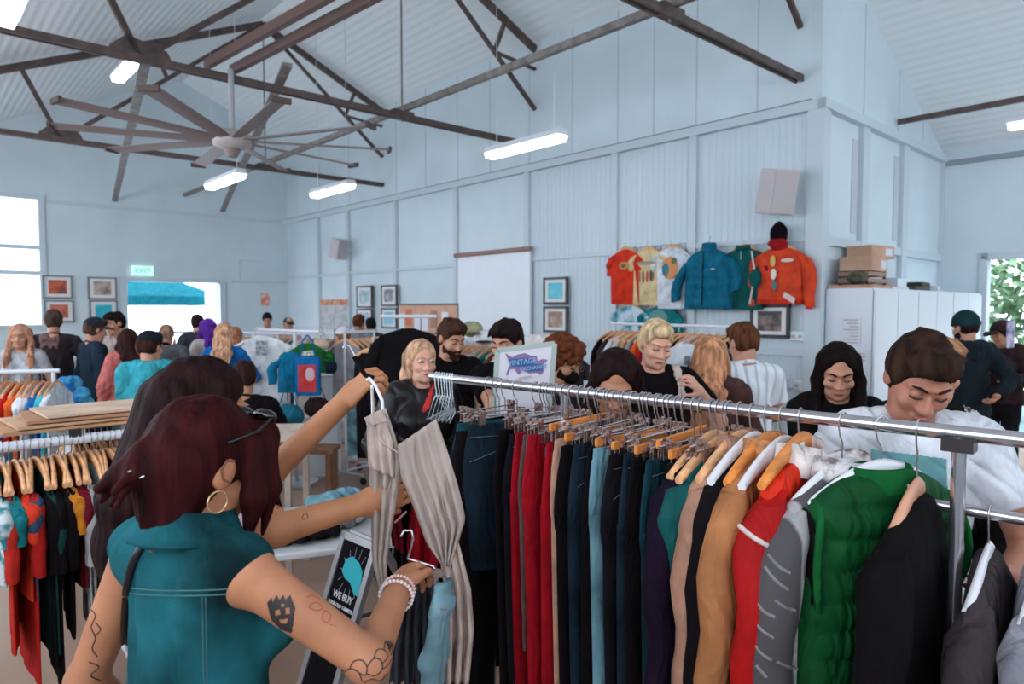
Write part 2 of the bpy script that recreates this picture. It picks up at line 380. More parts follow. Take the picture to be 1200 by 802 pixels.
for k in range(10):
    a = 2 * math.pi * k / 10 + R(18); d = Vector((math.cos(a), math.sin(a), 0)); n = Vector((-d.y, d.x, 0))
    tip = hub + d * 1.65 + Vector((0, 0, 0.02)); st = hub + d * 0.18
    b = MB(); ring = []
    for q, (p, wd) in enumerate(((st, 0.05), (hub + d * 0.4, 0.075), (tip, 0.075))):
        up = Vector((0, 0, 0.35)); ax = (n + up * 0.5).normalized(); nz = d.cross(ax).normalized()
        ring.append([p + ax * wd + nz * 0.006, p + nz * 0.018, p - ax * wd + nz * 0.004, p - ax * wd - nz * 0.004, p - nz * 0.006, p + ax * wd - nz * 0.004])
    b.loft(ring, smooth=False); bl = b.build('fan_blade', FANM, fan)
    MB().box(tip, (0.03, 0.17, 0.05), rz=a).build('blade_tip', mat('fan_tip_dark', (84, 66, 62)), bl)
# ------------------------------------------------------------------ fluorescent lights
LAMP = mat('lit_fluorescent_diffuser', (238, 240, 255), rough=0.4, emit=7.0)
FIX = mat('white_fixture_metal', (225, 227, 232), rough=0.4)
def fluoro(X, Y0, Y1, z, lab, wires=True):
    o = root('fluorescent_light', RW(X, (Y0 + Y1) / 2, z), 0, lab, 'ceiling light', 'hanging fluorescent battens')
    mb = MB(); prof = [(-0.09, 0), (0.09, 0), (0.06, 0.07), (-0.06, 0.07)]
    rprism(mb, [(X + x, z + zz + 0.02) for x, zz in prof], 'Y', Y0, Y1); mb.build('fixture_body', FIX, o)
    mb = MB(); rprism(mb, [(X - 0.08, z + 0.02), (X - 0.06, z - 0.04), (X + 0.06, z - 0.04), (X + 0.08, z + 0.02)], 'Y', Y0 + 0.02, Y1 - 0.02); mb.build('diffuser', LAMP, o)
    for y in (Y0 + 0.15, Y1 - 0.15):
        MB().tube([RW(X, y, z + 0.09), RW(X, y, ceilz(X))], 0.004, 4).build('suspension_wire', FIX, o)
fluoro(5.4, 5.15, 6.4, 3.7, 'fluorescent batten hanging nearest above the middle of the long wall')
fluoro(5.15, 9.3, 10.55, 3.7, 'fluorescent batten hanging right of the ceiling fan')
fluoro(3.62, 9.6, 10.9, 3.7, 'fluorescent batten hanging below the ceiling fan blades')
fluoro(0.58, 4.35, 5.6, 3.72, 'fluorescent batten cut by the top left corner of the picture')
fluoro(0.75, 8.9, 10.1, 3.72, 'fluorescent batten at the left edge under the left gusset')
fluoro(9.6, 0.75, 2.1, 3.95, 'fluorescent batten at the right edge under the sloping ceiling')
fluoro(2.3, 9.2, 10.4, 4.9, 'small far fluorescent batten seen just below the big gusset plate')
# ------------------------------------------------------------------ wall things
def wall_frame(px0, py0, px1, py1, lab, art, frame=(40, 36, 38), wall='long', fw=0.035, matw=0.2, art2=None):
    """framed picture hung where four pixel corners meet the wall"""
    def hit(px, py):
        v = ray(px, py)
        # wall plane in room frame
        n = RW(1, 0) - RW(0, 0) if wall == 'long' else RW(0, 1) - RW(0, 0)
        D = WX - 0.085 if wall == 'long' else FY - 0.03
        t = D / (v.x * n.x + v.y * n.y); return Vector((0, 0, CAMH)) + v * t
    a = hit(px0, (py0 + py1) / 2); b = hit(px1, (py0 + py1) / 2); mid = hit((px0 + px1) / 2, (py0 + py1) / 2)
    zt = hit((px0 + px1) / 2, py0).z; zb = hit((px0 + px1) / 2, py1).z
    W = (b - a).length; H_ = zt - zb; c = Vector((mid.x, mid.y, (zt + zb) / 2))
    xd = (b - a).normalized(); xd.z = 0; xd.normalize(); nrm = Vector((0, 0, 1)).cross(xd) * -1
    if nrm.dot(Vector((0, -1, 0))) < 0: nrm = -nrm
    ang = math.atan2(xd.y, xd.x)
    o = root('framed_picture', (c.x, c.y, zb), 0, lab, 'picture')
    MB().box(c, (W - 2 * fw, 0.012, H_ - 2 * fw), rz=ang).build('mount', mat('picture_mount_white', (225, 222, 222)), o)
    fb = MB()
    for s in (-1, 1):
        fb.box(c + xd * s * (W / 2 - fw / 2), (fw, 0.035, H_), rz=ang); fb.box(c + Vector((0, 0, s * (H_ / 2 - fw / 2))), (W, 0.035, fw), rz=ang)
    fb.build('frame', mat('picture_frame_%d' % frame[0], frame, rough=0.4), o)
    MB().box(c + nrm * 0.008, (W * (1 - 2 * matw), 0.008, H_ * (1 - 2 * matw)), rz=ang).build('print', mat('print_%d_%d_%d' % art, art, col2=art2 or tuple(int(k * 0.5) for k in art), vs=5, rough=0.5), o)
    return o, c, xd, nrm, W, H_
wall_frame(879, 357, 925, 396, 'framed dark landscape photograph hanging below the orange jacket', (52, 50, 50), (25, 22, 24), art2=(150, 120, 110))
wall_frame(637, 325, 665, 357, 'framed turquoise print, the upper of the two right of the projection screen', (90, 190, 205), (60, 50, 48), art2=(120, 205, 215))
wall_frame(637, 359, 665, 390, 'framed brown print, the lower of the two right of the projection screen', (150, 120, 105), (70, 60, 58), art2=(190, 165, 150))
wall_frame(418, 335, 436, 361, 'framed pale sketch, left upper one by the cork board', (150, 175, 185), (60, 70, 78), art2=(205, 215, 222))
wall_frame(447, 334, 465, 359, 'framed grey photograph beside the cork board, upper right one of four', (120, 120, 130), (60, 70, 78), art2=(180, 180, 186))
wall_frame(418, 362, 436, 386, 'framed pale print, left lower one by the cork board', (170, 195, 205), (60, 70, 78))
wall_frame(447, 361, 465, 385, 'framed blue print beside the cork board, lower right one of four', (120, 190, 210), (60, 70, 78), art2=(150, 205, 220))
for (x0, y0, x1, y1, lab, a1, a2) in ((50, 323, 85, 350, 'framed orange sunset print, top left of the four on the far wall', (200, 90, 50), (110, 60, 60)),
        (52, 352, 87, 378, 'framed orange rock print, bottom left of the four on the far wall', (205, 110, 80), (150, 80, 70)),
        (103, 325, 137, 351, 'framed beige harbour print, top right of the four on the far wall', (190, 170, 160), (120, 105, 100)),
        (105, 352, 138, 379, 'framed turquoise sea print, bottom right of the four on the far wall', (40, 170, 190), (60, 195, 205))):
    wall_frame(x0, y0, x1, y1, lab, a1, (120, 118, 122), wall='far', art2=a2, fw=0.03)
# cork board with papers
o, c, xd, nrm, W, H_ = wall_frame(465, 356, 536, 392, 'cork notice board with pinned papers left of the projection screen', (205, 150, 120), (110, 90, 80), matw=0.03, art2=(214, 160, 130))
o.name = 'notice_board'; o['category'] = 'notice board'
for i, (u, v, cc) in enumerate(((-.42, -.1, (225, 232, 240)), (-.3, .05, (215, 120, 80)), (-.15, -.12, (220, 230, 240)), (-.02, -.12, (222, 230, 238)), (.12, .0, (170, 130, 110)), (.3, -.05, (226, 232, 240)))):
    MB().box(c + xd * u * W + Vector((0, 0, v * H_)) + nrm * 0.02, (W * 0.1, 0.004, H_ * 0.55), rz=math.atan2(xd.y, xd.x)).build('pinned_paper', mat('paper_%d' % cc[0], cc), o, label='pinned sheet of paper')
# projection screen
o, c, xd, nrm, W, H_ = wall_frame(535, 296, 619, 402, 'pull-down white projection screen hanging on the long wall', (232, 236, 242), (226, 228, 232), matw=0.0, art2=(230, 234, 240), fw=0.02)
o.name = 'projection_screen'; o['category'] = 'projection screen'
zt = c.z + H_ / 2
MB().tube([c + xd * (-W / 2 - 0.04) + Vector((0, 0, H_ / 2)) + nrm * 0.04, c + xd * (W / 2 + 0.04) + Vector((0, 0, H_ / 2)) + nrm * 0.04], 0.035, 12).build('roller', mat('screen_roller_brown', (150, 118, 104)), o)
# exit sign
c = RW(3.95, FY - 0.05, 2.66); ex = root('exit_sign', c, 0, 'lit green and white exit sign above the far doorway', 'sign')
MB().box(c, (0.42, 0.06, 0.2), rz=RA).build('sign_box', mat('exit_sign_face', (190, 235, 225), emit=0.6), ex)
xd = RW(1, 0) - RW(0, 0); text('EXIT', 'lettering', mat('exit_green', (40, 160, 120), emit=0.3), c + (RW(0, -1) - RW(0, 0)) * 0.034, xd, (0, 0, 1), 0.15, ex)
# warning signs on the far wall
for px, py, cc, lab in ((311, 351, (225, 120, 90), 'small red safety sign on the far wall'),):
    t_ = (px - CX) / F; d = FY / (CA - SA * t_) - 0.03; c = P(px, py, d)
    MB().box(c, (0.2, 0.012, 0.3), rz=RA).build('safety_sign', mat('safety_sign', cc, col2=(235, 200, 190), vs=9), label=lab, cat='sign')
# loudspeakers
def speaker(px, py, w, h, dep, lab, big):
    t_ = (px - CX) / F; d = WX / (SA + CA * t_) ; off = RW(-0.33, 0) - RW(0, 0); c = P(px, py, d) + off
    o = root('wall_speaker', c, 0, lab, 'loudspeaker')
    M = Matrix.Rotation(RA + R(-28 if big else 20), 3, 'Z') @ Matrix.Rotation(R(12), 3, 'X')
    m = mat('speaker_beige', (196, 186, 186), rough=0.6)
    mb = MB(); mb.box(c, (w, dep, h), m=M, taper=0.96); mb.build('cabinet', m, o, bevel=0.02)
    MB().box(c + M @ Vector((0, -dep / 2 - 0.006, 0)), (w * 0.9, 0.012, h * 0.92), m=M).build('grille', mat('speaker_grille', (186, 176, 176), rough=0.8, bump=0.5, bs=400), o)
    MB().bar(c, P(px, py, d) - Vector((0, 0, 0.02)), 0.06, 0.06).build('bracket', TRIM, o)
speaker(928, 229, 0.30, 0.46, 0.26, 'big pale loudspeaker bracketed to the wall above the orange jacket', True)
speaker(413, 293, 0.28, 0.42, 0.24, 'small pale loudspeaker bracketed high on the wall left of the cork board', False)
# power sockets and switch on the wall
for px, py, lab in ((937, 394, 'white power point to the right of the dark framed photograph'), (941, 452, 'white power outlet low on the ribbed wall behind the boy in white')):
    t_ = (px - CX) / F; d = WX / (SA + CA * t_); c = P(px, py, d) + (RW(-0.05, 0) - RW(0, 0))
    o = root('power_outlet', c, 0, lab, 'power outlet'); MB().box(c, (0.03, 0.16, 0.1), rz=RA).build('faceplate', FIX, o, bevel=0.004)
    for s in (-0.035, 0.035): MB().box(c + (RW(-0.02, s) - RW(0, 0)), (0.012, 0.03, 0.03), rz=RA).build('switch', mat('switch_grey', (170, 175, 180)), o)
# white skirting duct on the wall behind the boy
mb = MB(); rbox(mb, WX - 0.14, WX - 0.03, 3.4, 5.0, 1.0, 1.08); mb.build('wall_shelf', TRIM, label='narrow white ledge on the ribbed wall below the outlet', cat='shelf')

# ------------------------------------------------------------------ white storage cupboards along the cross wall
CAB = mat('white_laminate', (214, 218, 226), rough=0.35)
x = WX + 0.06; k = 0
labs = ['white tall cupboard at the corner, cardboard boxes on top', 'white tall cupboard second from the corner, behind the man in the beanie', 'white tall cupboard farthest right, beside the garden doorway']
for k in range(3):
    x0 = x + k * 1.26; x1 = x0 + 1.25
    o = root('storage_cupboard', RW((x0 + x1) / 2, 2.9, 0), RA, labs[k], 'cupboard', None)
    rbox(MB(), x0, x1, 2.66, 3.12, 0, 2.06).build('carcass', CAB, o)
    for j in range(2):
        a = x0 + 0.01 + j * (x1 - x0) / 2; b = a + (x1 - x0) / 2 - 0.02
        dd = rbox(MB(), a, b, 2.63, 2.655, 0.06, 2.04).build('door', CAB, o, bevel=0.003)
        hx = b - 0.05 if j == 0 else a + 0.05
        rbox(MB(), hx - 0.01, hx + 0.01, 2.59, 2.61, 1.0, 1.2).build('handle', mat('handle_grey', (150, 152, 160), rough=0.3, metal=0.8), dd)
# notices taped to the cupboard side
for yy, zz, hh, lab in ((2.86, 1.62, 0.28, 'white printed notice taped high on the cupboard side'), (2.78, 1.36, 0.12, 'small white notice taped low on the cupboard side')):
    o = root('paper_notice', RW(WX + 0.05, yy, zz), 0, lab, 'paper')
    rbox(MB(), WX + 0.052, WX + 0.058, yy - 0.1, yy + 0.1, zz - hh / 2, zz + hh / 2).build('sheet', mat('paper_white', (214, 214, 220)), o)
    mb = MB()
    for q in range(int(hh / 0.035)): rbox(mb, WX + 0.049, WX + 0.051, yy - 0.07, yy + 0.07 - 0.03 * (q % 3), zz + hh / 2 - 0.03 - q * 0.033, zz + hh / 2 - 0.02 - q * 0.033)
    mb.build('printed_lines', mat('print_grey', (170, 160, 165)), o)
# things on top of the cupboards
CARD = mat('cardboard', (190, 150, 125), rough=0.8, var=0.1, vs=4)
def onbox(px, py, d, size, rz, m, name, lab, cat, tilt=0.0, taper=1.0):
    c = P(px, py, d); mb = MB(); mb.box(c, size, m=Matrix.Rotation(rz, 3, 'Z') @ Matrix.Rotation(tilt, 3, 'Y'), taper=taper)
    return mb.build(name, m, label=lab, cat=cat, bevel=0.003)
top = 2.06
def slab(X, Y, z, sx, sy, sz, m, name, lab, cat, rz=0.0):
    mb = MB(); mb.box(RW(X, Y, z + sz / 2), (sx, sy, sz), rz=RA + rz); return mb.build(name, m, label=lab, cat=cat, bevel=0.004)
slab(7.58, 2.9, top, 0.6, 0.42, 0.035, mat('tan_board', (186, 138, 112), var=0.1), 'wooden_board', 'tan board lying at the cupboard corner under the crates', 'board')
slab(8.15, 2.9, top, 0.5, 0.4, 0.03, mat('pale_board', (205, 200, 205)), 'foam_board', 'pale board lying in the middle of the cupboard top', 'board')
sk = root('crate', RW(7.75, 2.95, top + 0.035), RA, 'dark slatted fruit crate on the tan board', 'crate')
for z in (0.03, 0.1):
    mb = MB()
    for s in (-1, 1): rbox(mb, 7.5, 8.0, 2.95 + s * 0.15 - 0.006, 2.95 + s * 0.15 + 0.006, top + 0.035 + z, top + 0.035 + z + 0.045); rbox(mb, 7.75 + s * 0.245 - 0.006, 7.75 + s * 0.245 + 0.006, 2.8, 3.1, top + 0.035 + z, top + 0.035 + z + 0.045)
    mb.build('slat', mat('crate_wood', (160, 130, 112)), sk)
rbox(MB(), 7.5, 8.0, 2.8, 3.1, top + 0.035, top + 0.05).build('crate_floor', mat('dark_wood', (60, 42, 38)), sk)
mb = MB()
for sx in (-1, 1):
    for sy in (-1, 1): rbox(MB(), 7.75 + sx * 0.235 - 0.012, 7.75 + sx * 0.235 + 0.012, 2.95 + sy * 0.14 - 0.012, 2.95 + sy * 0.14 + 0.012, top + 0.05, top + 0.19).build('corner_post', mat('dark_wood', (60, 42, 38)), sk)
def carton(X, Y, z, sx, sy, sz, rz, lab):
    o = root('cardboard_box', RW(X, Y, z), RA + rz, lab, 'box')
    MB().box(RW(X, Y, z + sz / 2), (sx, sy, sz), rz=RA + rz).build('carton', CARD, o)
    MB().box(RW(X, Y, z + sz), (sx * 0.98, 0.05, 0.003), rz=RA + rz).build('packing_tape', mat('parcel_tape', (205, 190, 175), rough=0.3), o)
    MB().box(RW(X, Y, z + sz * 0.5) + Matrix.Rotation(RA + rz, 3, 'Z') @ Vector((sx * 0.25, -sy / 2 - 0.002, 0)), (sx * 0.3, 0.004, sz * 0.6), rz=RA + rz).build('paper_label', mat('paper_white', (214, 214, 220)), o)
carton(7.78, 2.95, top + 0.19, 0.55, 0.32, 0.15, 0.08, 'cardboard box resting on the dark crate')
carton(7.98, 2.96, top + 0.34, 0.46, 0.28, 0.13, -0.15, 'open cardboard box, topmost of the stack on the cupboard')
mb = MB(); mb.ball(RW(7.39, 2.86, top + 0.11), (0.1, 0.1, 0.075)); mb.build('camouflage_bag', mat('camo_green', (52, 48, 40), col2=(84, 82, 62), vs=14), label='small dark camouflage bag on the tan board beside the crate', cat='bag')
for i, (X, m_, lb) in enumerate(((8.9, (70, 70, 62), 'dark folded banner lying right of the pale board'), (9.0, (60, 50, 48), 'dark flat frame lying on the folded banner'), (9.45, (190, 195, 205), 'pale stack of papers at the right of the cupboard top'))):
    slab(X, 2.88, top + (0.05 if i == 1 else 0), 0.5 - 0.1 * i, 0.34, 0.05 if i < 2 else 0.07, mat('stack_%d' % m_[0], m_, var=0.2), ['folded_banner', 'flat_frame', 'paper_stack'][i], lb, ['banner', 'frame', 'paper'][i], rz=0.1 * i)
slab(8.35, 2.85, top + 0.03, 0.28, 0.2, 0.1, mat('clear_plastic_tub', (205, 212, 222), rough=0.2), 'plastic_tub', 'pale plastic tub standing right of the cardboard boxes', 'tub')

# ------------------------------------------------------------------ outside: trees through the side doorway, gazebo outside the far doorway
lf = mat('mottled_leaves', (66, 104, 62), rough=0.7, col2=(120, 150, 112), vs=3.0)  # leaf green mottled at random with a paler green
def leaf_tree(c, rad, n, lab, seed):
    r = random.Random(seed); o = root('tree', (c.x, c.y, 0), 0, lab, 'tree')
    MB().tube([(c.x, c.y, -0.05), (c.x + 0.05, c.y, 1.0), (c.x, c.y + 0.1, c.z)], [0.13, 0.1, 0.05], 8).build('trunk', mat('bark', (92, 80, 70), var=0.3), o)
    mb = MB()
    for i in range(n):
        while True:
            v = Vector((r.uniform(-1, 1), r.uniform(-1, 1), r.uniform(-1, 1)))
            if v.length < 1: break
        p = c + Vector((v.x * rad[0], v.y * rad[1], v.z * rad[2])); a = Vector((r.gauss(0, 1), r.gauss(0, 1), r.gauss(0, 1))).normalized(); b = a.orthogonal().normalized(); q = 0.10 + 0.06 * r.random()
        mb.add([p - a * q, p + b * q * 0.5, p + a * q, p - b * q * 0.5], [(0, 1, 2, 3)])
    mb.build('foliage', lf, o)
leaf_tree(RW(14.5, 2.2, 1.9), (1.4, 1.4, 1.9), 2600, 'leafy green tree outside the side doorway, left one', 3)
leaf_tree(RW(14.8, -0.9, 2.3), (1.4, 1.5, 1.9), 2600, 'leafy green tree outside the side doorway, right one', 4)
gz = root('gazebo', RW(4.6, FY + 2.8, 0), RA, 'turquoise pop-up gazebo standing outside the far doorway', 'gazebo')
TEAL = cloth((24, 100, 112), 'gazebo_teal')
gx0, gx1, gy0_, gy1_ = 3.9, 6.2, FY + 1.6, FY + 4.0
apx = RW((gx0 + gx1) / 2 - 0.7, (gy0_ + gy1_) / 2, 2.95)
cs = [RW(gx0, gy0_, 2.15), RW(gx1, gy0_, 2.15), RW(gx1, gy1_, 2.15), RW(gx0, gy1_, 2.15)]
mb = MB(); mb.add(cs + [apx], [(0, 1, 4), (1, 2, 4), (2, 3, 4), (3, 0, 4)]); lo = [c_ - Vector((0, 0, 0.22)) for c_ in cs]
mb.add(cs + lo, [(i, (i + 1) % 4, (i + 1) % 4 + 4, i + 4) for i in range(4)]); mb.build('canopy', TEAL, gz, solid=0.01)
for c_ in cs: MB().tube([(c_.x, c_.y, -0.02), c_], 0.02, 6).build('leg', FIX, gz)
# ================================================================== FIGURES (implicit surface -> one continuous mesh)
V3 = lambda *a: np.array(a, dtype=np.float32)
def A(v): return np.array(v, dtype=np.float32)
class SDF:
    def __init__(s): s.p = []
    def cap(s, a, b, ra, rb, wide=None, k=1.0, sm=0.02, cutb=False, cuta=False, sub=False, op=None):
        s.p.append(('c', A(a), A(b), ra, rb, None if wide is None else A(wide) / np.linalg.norm(wide), k, sm, cuta, cutb, sub)); return s
    def ell(s, c, r, rot=None, sm=0.02, sub=False):
        s.p.append(('e', A(c), A(r), None if rot is None else np.array(rot, dtype=np.float32), sm, sub)); return s
    def plane(s, p, n, sm=0.004):                       # keep the side n points to
        n = A(n); s.p.append(('p', A(p), n / np.linalg.norm(n), sm)); return s
    def bounds(s):
        lo = np.full(3, 1e9); hi = -lo
        for q in s.p:
            if q[0] == 'c' and not q[10]:
                r = max(q[3], q[4]) * max(1, q[6])
                for e in (q[1], q[2]): lo = np.minimum(lo, e - r); hi = np.maximum(hi, e + r)
            if q[0] == 'e' and not q[5]:
                r = q[2].max() if q[3] is not None else q[2]; lo = np.minimum(lo, q[1] - r); hi = np.maximum(hi, q[1] + r)
        return lo, hi
    def mesh(s, h, noise=None):
        lo, hi = s.bounds(); lo = lo - 2.5 * h; n = np.ceil((hi + 2.5 * h - lo) / h).astype(int) + 1
        ax = [lo[i] + np.arange(n[i], dtype=np.float32) * h for i in range(3)]; ax = [a.astype(np.float32) for a in ax]
        D = np.full(tuple(n), 0.08, dtype=np.float32)
        for q in s.p:
            if q[0] == 'p':
                _, p, nn, sm = q
                d = -((ax[0] - p[0])[:, None, None] * nn[0] + (ax[1] - p[1])[None, :, None] * nn[1] + (ax[2] - p[2])[None, None, :] * nn[2])
                D = np.maximum(D, d); continue
            sm = q[7] if q[0] == 'c' else q[4]; m = sm + 2 * h + 0.01
            if q[0] == 'c':
                r = max(q[3], q[4]) * max(1, q[6]); l_ = np.minimum(q[1], q[2]) - r - m; h_ = np.maximum(q[1], q[2]) + r + m
            else:
                r = q[2].max() if q[3] is not None else q[2]; l_ = q[1] - r - m; h_ = q[1] + r + m
            i0 = np.clip(np.floor((l_ - lo) / h).astype(int), 0, n); i1 = np.clip(np.ceil((h_ - lo) / h).astype(int) + 1, 0, n)
            if (i1 <= i0).any(): continue
            sl = tuple(slice(a, b) for a, b in zip(i0, i1))
            x = ax[0][sl[0]][:, None, None]; y = ax[1][sl[1]][None, :, None]; z = ax[2][sl[2]][None, None, :]
            if q[0] == 'c':
                _, a, b, ra, rb, w_, k, sm, ca, cb, sub = q
                ba = b - a; L2 = float(ba @ ba) + 1e-9
                tr = ((x - a[0]) * ba[0] + (y - a[1]) * ba[1] + (z - a[2]) * ba[2]) / L2; t = np.clip(tr, 0, 1)
                qx = x - a[0] - t * ba[0]; qy = y - a[1] - t * ba[1]; qz = z - a[2] - t * ba[2]
                if w_ is not None:
                    c_ = (qx * w_[0] + qy * w_[1] + qz * w_[2]) * (1 - 1 / k); qx = qx - c_ * w_[0]; qy = qy - c_ * w_[1]; qz = qz - c_ * w_[2]
                d = np.sqrt(qx * qx + qy * qy + qz * qz) - (ra + (rb - ra) * t)
                L = math.sqrt(L2)
                if cb: d = np.maximum(d, (tr - 1) * L)
                if ca: d = np.maximum(d, -tr * L)
            else:
                _, c, r, rot, sm, sub = q
                qx = x - c[0]; qy = y - c[1]; qz = z - c[2]
                if rot is not None:
                    qx, qy, qz = (rot[0, 0] * qx + rot[1, 0] * qy + rot[2, 0] * qz, rot[0, 1] * qx + rot[1, 1] * qy + rot[2, 1] * qz, rot[0, 2] * qx + rot[1, 2] * qy + rot[2, 2] * qz)
                k0 = np.sqrt((qx / r[0]) ** 2 + (qy / r[1]) ** 2 + (qz / r[2]) ** 2); k1 = np.sqrt((qx / r[0] ** 2) ** 2 + (qy / r[1] ** 2) ** 2 + (qz / r[2] ** 2) ** 2) + 1e-6
                d = k0 * (k0 - 1) / k1
            C = D[sl]
            if sub:
                hh = np.clip(0.5 - 0.5 * (C + d) / sm, 0, 1); D[sl] = C * (1 - hh) + (-d) * hh + sm * hh * (1 - hh)
            elif sm > 0:
                hh = np.clip(0.5 + 0.5 * (C - d) / sm, 0, 1); D[sl] = C * (1 - hh) + d * hh - sm * hh * (1 - hh)
            else: D[sl] = np.minimum(C, d)
        if noise: D = D + noise(ax[0][:, None, None], ax[1][None, :, None], ax[2][None, None, :]).astype(np.float32)
        return surfnet(D, lo, h)
def surfnet(D, o, h):
    S = D < 0; nx, ny, nz = D.shape
    cnt = np.zeros((nx - 1, ny - 1, nz - 1), np.int8)
    for i in (0, 1):
        for j in (0, 1):
            for k in (0, 1): cnt += S[i:nx - 1 + i, j:ny - 1 + j, k:nz - 1 + k]
    I, J, K = np.nonzero((cnt > 0) & (cnt < 8))
    idx = np.full((nx - 1, ny - 1, nz - 1), -1, np.int32); idx[I, J, K] = np.arange(len(I))
    acc = np.zeros((len(I), 3)); num = np.zeros(len(I))
    cs = [(a, b, c) for a in (0, 1) for b in (0, 1) for c in (0, 1)]
    for c0 in cs:
        for ax in range(3):
            if c0[ax]: continue
            c1 = list(c0); c1[ax] = 1
            d0 = D[I + c0[0], J + c0[1], K + c0[2]]; d1 = D[I + c1[0], J + c1[1], K + c1[2]]
            m = (d0 < 0) != (d1 < 0); t = np.where(m, d0 / np.where(m, d0 - d1, 1), 0)
            for a in range(3): acc[:, a] += np.where(m, c0[a] + (t if a == ax else 0), 0)
            num += m
    V = (acc / num[:, None] + np.stack([I, J, K], 1)) * h + o
    F_ = []
    for ax in range(3):
        u, v = [(1, 2), (2, 0), (0, 1)][ax]
        sl0 = [slice(None)] * 3; sl1 = [slice(None)] * 3; sl0[ax] = slice(0, -1); sl1[ax] = slice(1, None)
        for q in (u, v): sl0[q] = slice(1, -1); sl1[q] = slice(1, -1)
        a = S[tuple(sl0)]; b = S[tuple(sl1)]; E = np.argwhere(a != b); fl = a[tuple(E.T)]
        E[:, u] += 1; E[:, v] += 1
        def g(du, dv):
            e = E.copy(); e[:, u] += du; e[:, v] += dv; return idx[e[:, 0], e[:, 1], e[:, 2]]
        q = np.stack([g(-1, -1), g(0, -1), g(0, 0), g(-1, 0)], 1); q[~fl] = q[~fl][:, ::-1]; F_.append(q)
    return V, np.concatenate(F_)
def sdf_obj(sdf, name, m, parent, h, noise=None, label=None, smooth=0):
    V, Fq = sdf.mesh(h, noise)
    me = bpy.data.meshes.new(name); me.vertices.add(len(V)); me.vertices.foreach_set('co', V.astype(np.float32).ravel())
    me.loops.add(len(Fq) * 4); me.loops.foreach_set('vertex_index', Fq.astype(np.int32).ravel())
    me.polygons.add(len(Fq)); me.polygons.foreach_set('loop_start', np.arange(0, len(Fq) * 4, 4, dtype=np.int32)); me.polygons.foreach_set('loop_total', np.full(len(Fq), 4, np.int32))
    me.polygons.foreach_set('use_smooth', np.ones(len(Fq), bool)); me.update(calc_edges=True)
    me.materials.append(m); o = bpy.data.objects.new(name, me); COL.objects.link(o)
    if parent is not None: o.parent = parent
    if smooth: md = o.modifiers.new('smooth', 'SMOOTH'); md.iterations = smooth; md.factor = 0.5
    if label: o['label'] = label
    return o
def folds(amp, f=1.0, seed=0.0):
    def n(x, y, z):
        a = np.sin(x * 31 * f + z * 19 * f + seed + 1.9 * np.sin(z * 13 * f + seed)); b = np.sin(y * 33 * f - z * 29 * f + x * 17 * f + seed * 2 + np.sin(x * 21 * f))
        return amp * ((1 - np.abs(a)) ** 2 * 1.3 - 0.5 + b * 0.45)
    return n
def strands(amp, f=1.0, seed=0.0):
    def n(x, y, z): return amp * (np.sin(x * 150 * f + 4 * np.sin(z * 9 + seed) + seed) * 0.6 + np.sin(y * 170 * f + 4 * np.sin(z * 7 + x * 20 + seed)) * 0.6 + np.sin((x + y) * 60 + 2 * np.sin(z * 12)) * 0.9)
    return n
def curls(amp, f=1.0, seed=0.0):
    def n(x, y, z): return amp * (np.sin(x * 130 * f + seed + 2 * np.sin(z * 90 * f)) * np.sin(y * 120 * f + 2 * np.sin(x * 70 * f)) + np.sin(z * 140 * f + seed + 2 * np.sin(y * 60 * f)) * 0.7)
    return n
def rotm(pitch=0, yaw=0, roll=0):
    """pitch > 0 looks down, yaw > 0 turns to the figure's left"""
    return np.array(Matrix.Rotation(R(yaw), 3, 'Z') @ Matrix.Rotation(R(pitch), 3, 'X') @ Matrix.Rotation(R(roll), 3, 'Y'), dtype=np.float32)
def nrm(v): v = np.array(v, dtype=np.float64); return v / (np.linalg.norm(v) + 1e-9)
def ik(S_, T_, l1, l2, hint):
    S_ = np.array(S_, float); T_ = np.array(T_, float); d = T_ - S_; L = np.linalg.norm(d); mx = (l1 + l2) * 0.995
    if L > mx: T_ = S_ + d / L * mx; d = T_ - S_; L = mx
    a = (l1 * l1 - l2 * l2 + L * L) / (2 * L); hh = math.sqrt(max(0, l1 * l1 - a * a)); dn = d / L
    p = np.array(hint, float) - np.dot(hint, dn) * dn; p = nrm(p); return S_ + dn * a + p * hh, T_

